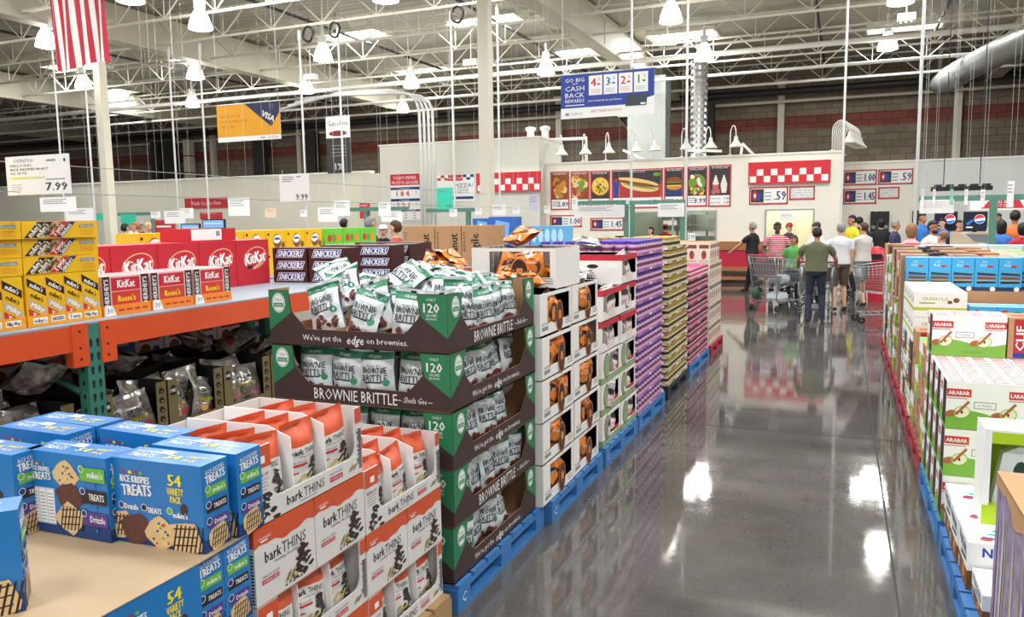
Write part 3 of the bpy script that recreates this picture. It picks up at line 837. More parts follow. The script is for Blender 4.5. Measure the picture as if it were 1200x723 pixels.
# white frame on the low roof next to the block
cpath('roof_railing', [(640, 190), (640, 164), (687, 162), (687, 189)], 24.4, .06, WHITE, 'white pipe frame standing on top of the menu wall', 'railing')
for i, (u0, v0, u1, v1) in enumerate([(868, 184, 870, 168), (870, 168, 884, 182), (803, 176, 846, 177), (730, 176, 756, 187)]):
    cpath('roof_brace', [(u0, v0), (u1, v1)], 25.2, .04, WHITE, 'white brace on the food court roof, %s from the left' % ['third', 'fourth', 'second', 'first'][i], 'brace', 'roof braces')
b = MB()
for x in (0, .5): b.lathe([(.12, 0), (.12, .25), (.17, .28), (.17, .36), (0, .4)], (x, 0, 0), WHITE, 10)
p = fy(622, 163, 24.2); b.build('roof_vent', loc=(p.x, 24.2, bzz + .05), label='pair of short white vent caps on the tall block', cat='vent')

# gooseneck lamps over the menu and along the return wall
gk = empty('gooseneck_lamp', cat='lamp')
b = MB(); pts_ = [(0, 0, 0), (0, 0, .55)] + [(0, -.22 + .22 * math.cos(t), .55 + .28 * math.sin(t)) for t in [PI * k / 8 for k in range(1, 8)]] + [(0, -.44, .5)]
b.path(pts_, .016, WHITE, 6); b.lathe([(.06, 0), (.06, .03)], (0, 0, 0), WHITE, 8); b.build('gooseneck', gk)
b = MB(); b.lathe([(0, .52), (.05, .5), (.06, .4), (.1, .33), (.2, .2), (.19, .2), (.05, .36)], (0, -.44, 0), WHITE, 14); b.build('lamp_shade', gk)
GK = Kind(gk)
for i, u in enumerate([655, 682, 709, 741, 762, 798, 826, 855]):
    p = fy(u, 187, WY)
    GK.put((p.x, WY + .08, MZ + .06), 'white gooseneck lamp over the food menu, %s from the left' % ORD[i], rz=.5, group='gooseneck lamps over the menu')
for i in range(8):
    GK.put((-.34 + .045 * i, WY + .1 + i * .3, MZ + .06), 'white gooseneck lamp in the tight row above the wall corner, %s from the aisle' % ORD[i], rz=PI / 2, group='gooseneck lamps on the corner')

# red bench below the menu
REDV = mat('red_vinyl', 'B3203A', .4); WOODB = mat('bench_wood', 'A06A42', .5)
t = empty('wooden_bench', (0, 0, 0), label='long red and wood counter bench below the menu wall', cat='bench')
bx_0, bx_1 = -4.6, -2.0
b = MB(); b.box((bx_0, 23.45, .1), (bx_1, 23.9, .2), WOODB); b.box((bx_0, 23.45, .36), (bx_1, 23.95, .46), WOODB); b.build('seat', t)
b = MB(); b.box((bx_0, 23.78, .46), (bx_1, 23.95, .95), REDV); b.build('backrest', t)
b = MB(); b.box((bx_0, 23.74, .95), (bx_1, 23.98, 1.2), WOODB); b.build('top_rail', t)
for x in (bx_0 + .1, bx_1 - .2): 
    b = MB(); b.box((x, 23.5, 0), (x + .1, 23.9, .36), BLACK); b.build('leg', t)
# ---------------------------------------------------------------- pallets
def pallet(name_m, x, y, L, Wd, label, col):
    """block pallet: L along the aisle (y), Wd across (x)"""
    r = empty('pallet', (x, y, 0), label=label, cat='pallet', group='pallets along the aisle')
    m = mat('pallet_' + name_m, col, .6, vary=(12, .55, {'blue': '4F82B4', 'red': '8E2A36', 'black': '2A2A2C', 'wood': '9A7A50'}[name_m]))
    for i in range(7):
        b = MB(); w_ = L / 7; b.box((0, i * w_ + .012, .123), (Wd, (i + 1) * w_ - .012, .145), m); b.build('deck_board', r)
    for j in range(3):
        xx = (0, Wd / 2 - .05, Wd - .1)[j]
        b = MB(); b.box((xx, 0, .1), (xx + .1, L, .1225), m); b.build('stringer_board', r)
        b = MB(); b.box((xx, 0, .0), (xx + .1, L, .02), m); b.build('bottom_board', r)
        for i in range(3):
            yy = (0, L / 2 - .07, L - .14)[i]
            b = MB(); b.box((xx, yy, .02), (xx + .1, yy + .14, .1), m)
            if i == 0 and j == 2 and name_m == 'blue': Fr(b, (xx + .1, yy, .02), (0, 1, 0), (0, 0, 1)).text('C', .07, .045, .05, PAPER)
            b.build('block', r)
    return r
pallet('blue', -2.76, 3.3, 1.22, 1.06, 'blue pallet under the brown brownie trays', '2F74B8')
pallet('blue', -2.72, 4.56, 1.16, 1.06, 'blue pallet under the white cases of orange pouches', '2F74B8')
pallet('blue', -2.72, 5.8, 1.05, 1.06, 'blue pallet under the grey pouch cases', '2F74B8')
pallet('blue', -2.66, 6.9, 1.14, 1.0, 'blue pallet under the purple jars', '2F74B8')
pallet('black', -2.7, 8.2, 1.16, 1.04, 'dark pallet under the gold jars', '26303C')
pallet('blue', -2.7, 9.5, 1.5, 1.04, 'blue pallet under the pink jars', '2F74B8')
pallet('red', -2.7, 11.06, 1.16, 1.06, 'red pallet at the far end of the left stacks, under cream cartons', 'A82C3C')
pallet('wood', -2.3, 1.93, 1.3, .6, 'pallet under the white and orange chocolate cases', 'B08F62')
pallet('wood', -2.9, .75, 1.16, 1.15, 'pallet under the blue snack boxes', 'B08F62')
pallet('blue', .57, 3.78, 1.22, 1.04, 'blue pallet under the nutrition bar cases on the right', '2F74B8')
pallet('blue', .57, 5.06, 1.22, 1.04, 'blue pallet under the white and green cases on the right', '2F74B8')
for i in range(5):
    pallet('red', .58, 6.4 + i * 1.3, 1.22, 1.04, 'red pallet on the right of the aisle, %s beyond the blue pallets' % ORD[i], 'A82C3C')

# ---------------------------------------------------------------- pouches
def crinkle(seed):
    r = random.Random(seed); o = V((r.uniform(0, 50), r.uniform(0, 50), r.uniform(0, 50)))
    return lambda x, y: noise.noise(o + V((x * 14, y * 14, 0))) * .8 + noise.noise(o + V((x * 38, y * 30, 3))) * .4
def pouch(name, w, h, t, seed, base, bands, draw, back=None, nx=12, ny=15, amp=.012, eps=.0015):
    """filled film pouch standing on its lower edge, face to -Y; bands: [(from, to, material)] as shares of the height"""
    b = MB(); cr = crinkle(seed)
    def prof(x, y):
        u = min(1, abs(2 * x / w)); q = min(1, max(0, y / h))
        yy = min(1, q / .2) if q < .2 else (1 if q < .62 else max(0, (.93 - q) / .31))
        yy = max(0., yy)
        a = (1 - u ** 2.4) ** .7 if u < 1 else 0
        return t / 2 * a * (math.sin(yy * PI / 2) * .85 + (.15 if q < .93 else 0)) + cr(x, y) * amp * (.35 + a)
    def wdt(q): return 1 - .07 * math.sin(q * PI) + (.0 if q < .9 else .02)
    def bm(q, x):
        for a, c, m in bands:
            if a <= q < c: return m
        return base
    for side in (-1, 1):
        vs = []
        for j in range(ny + 1):
            for i in range(nx + 1):
                q = j / ny; x = (i / nx - .5) * w * wdt(q); y = q * h
                d = prof(x, y)
                vs.append((x, side * d if side > 0 else -d, y + cr(x + 3, q) * .003))
        for j in range(ny):
            for i in range(nx):
                a = j * (nx + 1) + i
                f = (a, a + 1, a + nx + 2, a + nx + 1)
                q = (j + .5) / ny
                b.add([vs[k] for k in f], [(0, 1, 2, 3) if side < 0 else (3, 2, 1, 0)], bm(q, 0) if side < 0 or not back else back, False)
    b2 = Fr(b, (0, 0, 0), (1, 0, 0), (0, 0, 1), warp=lambda x, y: prof(x, y) , eps=eps)
    draw(b2, w, h)
    o = b.build(name)
    me = o.data
    import bmesh
    bm_ = bmesh.new(); bm_.from_mesh(me); bmesh.ops.remove_doubles(bm_, verts=bm_.verts, dist=.0004)
    for f in bm_.faces: f.smooth = True
    bm_.to_mesh(me); bm_.free()
    return o
SILVER = mat('pale_film', 'D6DDDF', .32, .12, coat=.3); GRN = mat('brownie_green', '1F7A54', .45, coat=.2); TXT = mat('pouch_text', '3A3A40', .5)
CHIP = mat('brownie_chip', '5A2A26', .7, vary=(60, .7, '8A4238')); GRN2 = mat('seal_green', '2E8F62', .5); BROWN = mat('tray_brown', '3F2B29', .6, vary=(6, .4, '4A3431'))
def d_brownie(seed):
    def draw(fr, w, h):
        fr.text('ORGANIC', 0, h * .86, h * .05, PAPER, 2, w=w * .4); fr.rect(-.015, h * .93, .015, h * .97, BLACK, 2)
        fr.text('Sheila Gee', 0, h * .7, h * .035, TXT, 2, w=w * .42, sh=.25)
        fr.text('BROWNIE', -w * .02, h * .61, h * .125, TXT, 2, w=w * .7, bold=.02); fr.text('BRITTLE', -w * .02, h * .465, h * .125, TXT, 2, w=w * .7, bold=.02)
        fr.rect(-w * .32, h * .37, w * .2, h * .395, BLACK, 2); fr.ell(w * .3, h * .38, .017, .017, GRN2, 2, 12)
        rr = random.Random(seed)
        for i in range(20):
            fr.ell(rr.uniform(-w * .3, w * .3), h * rr.uniform(.08, .1 + .2 * (1 - abs(rr.uniform(-.8, .8)))), rr.uniform(.012, .024), rr.uniform(.008, .015), CHIP, 2 + i * .2, 6, rr.uniform(0, 3), .2)
    return draw
BB = [Kind(tag(pouch('brownie_pouch', .205, .275, .09, s, SILVER, [(.8, .92, GRN)], d_brownie(s), amp=.02), cat='pouch')) for s in (1, 2, 3)]
BBT = [Kind(tag(pouch('brownie_pouch', .2, .275, .075, s, SILVER, [(.78, .93, GRN)], d_brownie(s), amp=.026), cat='pouch')) for s in (11, 12)]

# ---------------------------------------------------------------- brownie trays
TW, TD, TH = 1.06, 1.12, .289
GB = mat('tray_green', '2A7D52', .5); BOARD = mat('raw_board', 'A98462', .8)
def lip_panel(b, O, R, L, edge_txt, kind):
    """one printed wall of the tray with corner posts rising at both ends"""
    fr = Fr(b, O, R, (0, 0, 1))
    N = fr.N; t = .004
    out = [(0, 0), (L, 0), (L, .075), (L, TH), (L - .165, TH), (L - .15, .175), (L - .235, .09), (.235, .09), (.145, .175), (.13, TH), (0, TH), (0, .075)]
    # outline as convex pieces
    pcs = [[(0, 0), (L, 0), (L, .09), (0, .09)], [(0, .09), (.235, .09), (.145, .178), (0, .178)], [(0, .178), (.145, .178), (.13, TH), (0, TH)],
           [(L - .235, .09), (L, .09), (L, .178), (L - .15, .178)], [(L - .15, .178), (L, .178), (L, TH), (L - .165, TH)]]
    for p in pcs:
        b.poly([V(O) + fr.R * x + V((0, 0, y)) for x, y in p], BROWN)
        b.poly([V(O) + fr.R * x + V((0, 0, y)) - N * t for x, y in p][::-1], BOARD)
    b.poly([V(O) + fr.R * x + V((0, 0, .09)) - N * k for x, k in ((.235, 0), (L - .235, 0), (L - .235, t), (.235, t))], BOARD)
    m = L / 2
    if edge_txt == 'edge':
        fr.text("We've got the", m - .2, .047, .03, PAPER, 1, w=.24); fr.text('edge', m, .045, .045, PAPER, 1, w=.1, sh=.25, bold=.02); fr.text('on brownies.', m + .19, .045, .03, PAPER, 1, w=.24)
    else:
        fr.text('BROWNIE BRITTLE', m - .02, .046, .058, PAPER, 1, w=.5); fr.text('Sheila Gee', L - .2, .05, .03, PAPER, 1, w=.13, sh=.3); fr.line(L - .3, .045, L - .275, .045, .003, PAPER); fr.line(L - .125, .045, L - .1, .045, .003, PAPER)
def corner(b, O, R, w, which, art):
    fr = Fr(b, O, R, (0, 0, 1))
    # green wedge on one face of a corner; O is the corner's foot, R runs away from it
    fr2 = fr
    pts = [(0, .075), (.145, .176), (.165, TH - .002), (0, TH - .002)]
    fr2.poly(pts if which > 0 else pts[::-1], GB, 1)
def tray(var):
    r = empty('brownie_tray', cat='tray')
    f_t, s_t = ('edge', 'name') if var == 0 else ('name', 'edge')
    b = MB()
    b.box((0, 0, 0), (TW, TD, .006), BOARD)
    lip_panel(b, (0, 0, 0), (1, 0, 0), TW, f_t, 0); lip_panel(b, (TW, 0, 0), (0, 1, 0), TD, s_t, 0)
    lip_panel(b, (TW, TD, 0), (-1, 0, 0), TW, s_t, 0); lip_panel(b, (0, TD, 0), (0, -1, 0), TD, f_t, 0)
    b.build('tray_body', r)
    for (cx, cy, R1, R2) in ((TW, 0, (-1, 0, 0), (0, 1, 0)), (0, 0, (1, 0, 0), (0, 1, 0)), (TW, TD, (-1, 0, 0), (0, -1, 0)), (0, TD, (1, 0, 0), (0, -1, 0))):
        g = MB()
        for R_ in (R1, R2):
            R_ = V(R_)
            n_out = V((0, -1 if cy == 0 else 1, 0)) if abs(R_.x) > .5 else V((-1 if cx == 0 else 1, 0, 0))
            O = V((cx, cy, 0)) + n_out * .0012
            e = 1.0
            pts = [(0, .075), (.14, .172), (.163 if cx > 0 else .13, TH - .003), (0, TH - .003)]
            P = [O + R_ * x + V((0, 0, y)) for x, y in pts]
            nn = (P[1] - P[0]).cross(P[2] - P[0])
            if nn.dot(n_out) < 0: P = P[::-1]
            g.poly(P, GB)
            up = V((0, 0, 1)); rt = up.cross(n_out)
            fr = Fr(g, O + R_ * (.085 if cx > 0 else .065), rt, up)
            front = abs(R_.x) > .5
            if front and cx > 0:
                fr.text('ONLY', 0, .262, .014, PAPER, 2); fr.text('120', 0, .222, .045, PAPER, 2, w=.085, bold=.03); fr.text('CALORIES', 0, .186, .014, PAPER, 2, w=.06); fr.text('PER SERVING', 0, .168, .01, PAPER, 2, w=.06)
            else:
                fr.ell(0, .222, .042, .052, PAPER, 2, 18); fr.ring(0, .222, .038, .047, .003, GRN2, 3, 18); fr.text('USDA', 0, .238, .016, GRN2, 3, w=.045); fr.rect(-.03, .2, .03, .222, GRN2, 3); fr.text('ORGANIC', 0, .211, .012, PAPER, 4, w=.05)
        g.build('corner_post', r)
    return r
T0, T1 = Kind(tray(0)), Kind(tray(1))
TX0 = -2.78
rt_ = random.Random(3)
for i in range(5):
    z = .147 + .2905 * i
    top = i == 4
    tier = ['bottom', 'second', 'third', 'fourth', 'top'][i]
    v = {4: T0, 3: T1, 2: T1, 1: T0, 0: T1}[i]
    dx = rt_.uniform(-.008, .008); y0 = 3.31 + rt_.uniform(-.01, .01)
    tr = v.put((TX0 + dx, y0, z), 'brown and green brownie tray, %s of the five tier stack' % tier if top or i == 0 else 'brown and green brownie tray, %s tier from the floor' % tier, rz=rt_.uniform(-.006, .006), group='brownie trays')
    # front row facing the camera, side row facing the aisle
    for k in range(4):
        if top: break
        rt_.choice(BB).put((TX0 + .22 + k * .2, y0 + .075 + rt_.uniform(0, .03), z + .012), 'brownie pouch in the front of the %s tray, %s from the left' % (tier, ORD[k]), rot=(rt_.uniform(-.12, .04), rt_.uniform(-.08, .08), rt_.uniform(-.15, .15)), group='brownie pouches')
    for k in range(5):
        if k == 4 and i in (0, 2): continue
        rt_.choice(BB).put((TX0 + TW - .07 - rt_.uniform(0, .03), y0 + .2 + k * .175, z + .012), 'brownie pouch on the aisle side of the %s tray, %s from the near corner' % (tier, ORD[k]), rot=(rt_.uniform(-.22, .0), rt_.uniform(-.1, .1), PI / 2 + rt_.uniform(-.45, .15)), group='brownie pouches')
    if not top:
        for k in range(3):
            BB[k % 3].put((TX0 + .3 + k * .22, y0 + .24, z + .012), 'brownie pouch in the second row of the %s tray, %s from the left' % (tier, ORD[k]), rot=(rt_.uniform(-.2, .1), .1, rt_.uniform(-.3, .3)), group='brownie pouches')
z = .147 + .2905 * 4
heap = [  # x, y, z above tray, rot (tilt back, roll, turn)
    (.3, .1, .05, (-.25, -.28, .1)), (.5, .08, .02, (-.25, .22, -.15)), (.78, .1, .01, (-.1, .1, .1)), (.66, .2, .02, (-.1, -.1, .2)), (.2, .3, .1, (-.5, .1, .35)), (.4, .32, .14, (-.9, .3, .5)), (.62, .3, .12, (-.8, -.4, -.4)), (.86, .3, .1, (-.5, .2, .3)),
    (.25, .55, .16, (-1.1, .2, .8)), (.5, .55, .2, (-1.2, -.3, .3)), (.75, .5, .18, (-1.1, .5, -.7)), (.92, .62, .12, (-.8, .2, 1.2)), (.3, .8, .18, (-1.1, .3, -.3)), (.6, .78, .2, (-1.2, -.2, 1.0)), (.82, .85, .15, (-1.0, .1, .4)), (.2, .95, .1, (-.8, 0, .2)), (.5, 1.0, .1, (-.7, .1, .1)),
    (.42, .45, .23, (-1.35, .1, 1.3)), (.7, .65, .24, (-1.3, .2, 2.0)), (.15, .7, .17, (-1.2, 0, 1.7)), (.35, .2, .17, (-.7, -.5, .2)), (.55, .25, .24, (-1.0, .4, -.3)), (.2, .45, .22, (-.9, -.3, .9)), (.8, .4, .22, (-1.0, .1, .6)), (.6, .12, .06, (-.2, -.3, 0)), (.95, .35, .06, (-.2, .1, 1.2)), (.95, .55, .05, (-.2, -.1, 1.5)), (.95, .8, .05, (-.2, .1, 1.6)), (.5, .4, .3, (-1.3, 0, -.8)), (.45, .7, .04, (-.3, 0, 0)), (.3, .5, .03, (-.3, 0, 0)), (.7, .45, .03, (-.3, 0, .2)), (.55, .9, .03, (-.3, 0, 0)), (.8, .75, .02, (-.3, 0, .5))]
for k, (x, y, zz, rot) in enumerate(heap):
    (BBT + BB)[k % 5].put((TX0 + x, 3.31 + y, z + .015 + zz), 'loose brownie pouch heaped in the top tray, %s counted from front to back' % (ORD[k] if k < 20 else ('twenty-' + ORD[k - 20] if k < 29 else 'thirty-' + ORD[max(0, k - 30)])), rot=rot, group='heaped brownie pouches')

# ---------------------------------------------------------------- chocolate thins cartons and display trays
BO = mat('thins_orange', 'D2552F', .45); BW = mat('thins_white', 'DEDAD6', .45); BBK = mat('thins_choc', '2E2322', .6, vary=(50, .5, '4A3833')); SEED = mat('pumpkin_seed', 'B9A86A', .6)
def pile(fr, cx, y0, w, h, n, seed, k=2):
    rr = random.Random(seed)
    for i in range(n):
        q = i / n
        fr.ell(cx + rr.uniform(-1, 1) * w / 2 * (1 - q * .75), y0 + q * h + rr.uniform(-.004, .004), w * .2 * rr.uniform(.7, 1.1), h * .06 * rr.uniform(.8, 1.3), BBK if rr.random() > .12 else BROWN, k + i * .05, 7, rr.uniform(-.6, .6), .22)
def d_thins(seed, scale=1.):
    def draw(fr, w, h):
        fr.rect(-w * .45, h * .3, -w * .2, h * .32, RED, 2)
        fr.text('bark', -w * .27, h * .6, h * .08, BLACK, 2, w=w * .3, bold=.03); fr.text('THINS', w * .12, h * .6, h * .08, TXT, 2, w=w * .4)
        fr.text('snacking chocolate', 0, h * .53, h * .025, TXT, 2, w=w * .5); fr.text('DARK CHOCOLATE', -w * .2, h * .46, h * .025, TXT, 2, w=w * .4); fr.rect(-w * .4, h * .4, w * .02, h * .43, RED, 2)
        pile(fr, w * .22, h * .08, w * .42, h * .42, 26, seed)
        for i in range(6): fr.ell(-w * .2 + .012 * i, h * .2 + .006 * (i % 3), .012, .006, SEED, 3, 8, .5)
    return draw
TP = [Kind(tag(pouch('chocolate_pouch', .175, .265, .08, s, BW, [(.68, 1.01, BO)], d_thins(s)), cat='pouch')) for s in (21, 22, 23)]
def wave_top(fr, L, y0, y1, m, k=1):
    n = 16
    for i in range(n):
        a, c = L * i / n, L * (i + 1) / n
        f_ = lambda x: y0 + .008 * math.sin(x * 28) + .004 * math.sin(x * 75)
        fr.poly([(a, f_(a)), (c, f_(c)), (c, y1), (a, y1)], m, k)
CW, CD, CHT = .318, .5, .265
def carton():
    b = MB(); b.box((0, 0, 0), (CW, CD, CHT), BW, skip='+z')
    b.box((.004, .004, .004), (CW - .004, CD - .004, CHT - .03), BO)
    for q in ((0, 0, CW, .003), (0, CD - .003, CW, CD), (0, 0, .003, CD), (CW - .003, 0, CW, CD)): b.box((q[0], q[1], CHT - .03), (q[2], q[3], CHT), BO)
    fr = Fr(b, (0, 0, 0), (1, 0, 0), (0, 0, 1)); wave_top(fr, CW, CHT * .74, CHT, BO)
    fr.text('bark', .055 + .035, .155, .04, BLACK, 2, w=.082, bold=.02); fr.text('THINS', .2, .155, .04, TXT, 2, w=.13); fr.text('snacking chocolate', .16, .125, .012, TXT, 2, w=.13)
    fr.text('ORGANIC', .05, .225, .01, PAPER, 3); fr.rect(.03, .212, .065, .217, PAPER, 3); fr.text('DARK CHOCOLATE', .075, .09, .01, TXT, 2, w=.085); fr.rect(.03, .065, .115, .08, RED, 2); fr.text('PUMPKIN SEED', .073, .0725, .008, PAPER, 3, w=.075)
    pile(fr, .245, .022, .1, .105, 34, 5)
    for i in range(9): fr.ell(.155 + .006 * i, .03 + .008 * (i % 4), .011, .006, SEED, 3, 8, .4)
    for i in range(5): fr.ell(.15 + .02 * i, .015 + .004 * (i % 2), .008, .004, BBK, 3, 6, .4, .2)
    fr = Fr(b, (0, CD, 0), (0, -1, 0), (0, 0, 1)); wave_top(fr, CD, CHT * .74, CHT, BO)
    rr = random.Random(4)
    for i in range(16): fr.rect(CD - .05 + rr.uniform(0, .02), .01 + i * .011, CD - .005, .015 + i * .011, BLACK, 2)
    fr.text('barkTHINS', .2, .13, .05, BLACK, 2, w=.25)
    return tag(b.build('chocolate_carton'), cat='box')
CK = Kind(carton())
def disp():
    L, D, H = .636, .5, CHT
    r = empty('display_tray', cat='tray')
    b = MB(); t = .004
    b.box((0, 0, 0), (L, D, t), BW); b.box((0, D - t, t), (L, D, H), BW)
    for x in (0, L - t): b.box((x, t, t), (x + t, D - t, H), BW)
    pcs = [(0, 0, L, .075), (0, .075, .1, H), (L - .045, .075, L, H)]
    for x0, z0, x1, z1 in pcs: b.box((x0, 0, z0), (x1, t, z1), BW)
    for s, x in ((1, .1), (-1, L - .045)):
        pts = [(x, .075)] + [(x + s * (.05 - .05 * math.sin(a)), .075 + .05 - .05 * math.cos(a)) for a in [PI / 2 * q / 5 for q in range(6)]]
        P = [(px, 0, pz) for px, pz in pts]
        b.poly(P if s < 0 else P[::-1], BW); b.poly([(px, t, pz) for px, pz in pts] if s > 0 else [(px, t, pz) for px, pz in pts][::-1], BW)
    b.build('tray_body', r)
    g = MB(); fr = Fr(g, (0, -.001, 0), (1, 0, 0), (0, 0, 1))
    g.box((0, -.001, 0), (L, 0, .074), BW); g.box((0, -.001, .074), (.1, 0, H), BW)
    fr.text('bark', .215, .04, .034, BLACK, 2, w=.085, bold=.02); fr.text('THINS', .325, .04, .034, TXT, 2, w=.12); fr.text('snacking chocolate', .29, .015, .008, TXT, 2, w=.1)
    fr.text('DARK CHOCOLATE', .46, .052, .009, TXT, 2, w=.08); fr.rect(.42, .022, .5, .04, RED, 2); fr.text('PUMPKIN SEED', .46, .031, .008, PAPER, 3, w=.07)
    pile(fr, .07, .005, .1, .1, 22, 8); 
    for i in range(6): fr.ell(.55 + .008 * i, .03 + .006 * (i % 3), .01, .006, SEED, 3, 8, .4)
    rr = random.Random(6)
    for i in range(18): fr.rect(L - .04 + rr.uniform(0, .02), .02 + i * .009, L - .004, .026 + i * .009, BLACK, 2)
    fr.rect(L - .04, H - .06, L - .002, H - .001, BO, 2)
    fr.rect(.001, H - .075, .099, H - .001, BO, 2); fr.rect(.04, H - .06, .07, H - .035, PAPER, 3); fr.text('BREAK UP', .05, .165, .014, TXT, 2, w=.07)
    for i in range(4): fr.rect(.015, .148 - i * .012, .085 - .01 * (i % 2), .151 - i * .012, GREY, 2)
    g.build('front_panel', r)
    for x in (L * .36, L * .66):
        g = MB(); g.add([(x, .01, .01), (x + .0, D - .01, .01), (x, D - .01, H + .01), (x, .12, H + .015), (x, .02, H - .02), (x + .004, .01, .01), (x + .004, D - .01, .01), (x + .004, D - .01, H + .01), (x + .004, .12, H + .015), (x + .004, .02, H - .02)], [(4, 3, 2, 1, 0), (5, 6, 7, 8, 9), (0, 5, 9, 4), (4, 9, 8, 3), (3, 8, 7, 2)], PAPER)
        g.build('divider', r)
    return r
DKD = Kind(disp())
BX = -1.74; BY = 1.935
def aisle(kind, y, z, label, group, x=BX, dx=0., rz=PI / 2):
    """place something modelled facing -Y so that it faces the aisle; y is its near end"""
    return kind.put((x + dx, y, z), label, rz=rz, group=group)
rb = random.Random(9)
def dtray(y, z, lb, n_rows=3, x=BX):
    aisle(DKD, y, z, 'white chocolate display tray, ' + lb, 'chocolate display trays', x=x)
    for c in range(3):
        for r_ in range(n_rows):
            if x == BX and r_ == 0 and c == 0 and z > .9: px = .1
            else: px = 0
            TP[rb.randrange(3)].put((x - .06 - .12 * r_ + rb.uniform(-.01, .01), y + .125 + c * .2 + rb.uniform(-.01, .01) - px * .0, z + .012), 'orange topped chocolate pouch in the %s, slot %s, row %s' % (lb, ['near', 'middle', 'far'][c], ORD[r_]), rot=(rb.uniform(-.16, -.02), rb.uniform(-.12, .12), PI / 2 + rb.uniform(-.35, .1)), group='chocolate pouches')
z1, z2, z3, z4 = [.147 + .27 * i for i in range(4)]
dtray(BY, z4, 'near top tray', 3); dtray(BY + .645, z3, 'far third tier tray', 3); dtray(BY, z2, 'near second tier tray', 2); dtray(BY + .645, z1, 'far bottom tray', 2)
for (y, z, lb) in [(BY, z3, 'near end of the third tier'), (BY + .322, z3, 'second in the third tier'), (BY + .645, z2, 'third in the second tier'), (BY + .967, z2, 'far end of the second tier'), (BY, z1, 'near end of the bottom tier'), (BY + .322, z1, 'second in the bottom tier')]:
    aisle(CK, y, z, 'closed white and orange chocolate carton, ' + lb, 'chocolate cartons')
b = MB(); b.box((0, 0, 0), (.56, 1.3, .003), KRAFT)
k_ = Kind(tag(b.build('layer_sheet'), cat='sheet'))
for i, z in enumerate((z2, z3)): k_.put((BX - .56, BY, z - .004), 'kraft layer sheet between the chocolate cases, %s from the floor' % ORD[i], group='layer sheets')

# ---------------------------------------------------------------- crisped rice snack boxes
KB = mat('snack_blue', '1C78BE', .35, coat=.2); KB2 = mat('snack_deep_blue', '143A78', .4); KY = mat('snack_yellow', 'F7DE2E', .45); KG = mat('flavour_green', '6DB744', .45); KK = mat('flavour_black', '2B1E22', .45); KP = mat('flavour_purple', '5B3A86', .45)
TAN = mat('crisped_rice', 'E3C795', .7, vary=(90, .6, 'CBA468')); CHOC = mat('chocolate_rice', '6B4033', .7, vary=(90, .6, '452720')); DRZ = mat('chocolate_drizzle', '2F1A18', .5)
def treat(fr, cx, cy, r, m, rot, k, seed, drizzle=False, candy=False):
    rr = random.Random(seed)
    pts = []
    for i in range(16):
        t = 2 * PI * i / 16; c_, s_ = math.cos(t), math.sin(t)
        q = r * (1 / max(abs(c_), abs(s_))) ** .6 * rr.uniform(.93, 1.05)
        pts.append((cx + q * math.cos(t + rot), cy + q * .85 * math.sin(t + rot)))
    fr.poly(pts, m, k)
    if drizzle:
        for i in range(7):
            a = -r * .8 + i * r * .27
            fr.line(cx + a, cy - r * .7, cx + a + r * .35, cy + r * .7, r * .1, DRZ, k + .3)
            if i % 2: fr.line(cx - r * .7, cy + a * .8, cx + r * .75, cy + a * .8 + r * .15, r * .07, DRZ, k + .5)
    if candy:
        for i in range(16): fr.ell(cx + rr.uniform(-.7, .7) * r, cy + rr.uniform(-.65, .65) * r, r * .09, r * .08, [RED, KG, KY, BLUE, ORANGEM, BROWN][i % 6], k + .5, 7)
KW_, KD_, KH_ = .345, .115, .27
def flavours(fr, x0, x1, ytop, step, k=2):
    for i, (m, s) in enumerate(((KG, "m&m's"), (KK, 'TREATS'), (KP, 'Drizzle'))):
        y = ytop - i * step
        fr.rect(x0, y - step * .62, x1, y, m, k); fr.text(s, (x0 + x1) / 2 + .012, y - step * .3, step * .3, PAPER, k + 1, w=(x1 - x0) * .6, bold=.03); fr.ell(x0 + .008, y - .006, .011, .011, KB2 if i else KG, k + 1.5, 10); fr.ring(x0 + .008, y - .006, .012, .012, .002, PAPER, k + 2, 10); fr.ell(x0 + (x1 - x0) * .55, y - step * .8, .006, .006, KB, k + 1, 8)
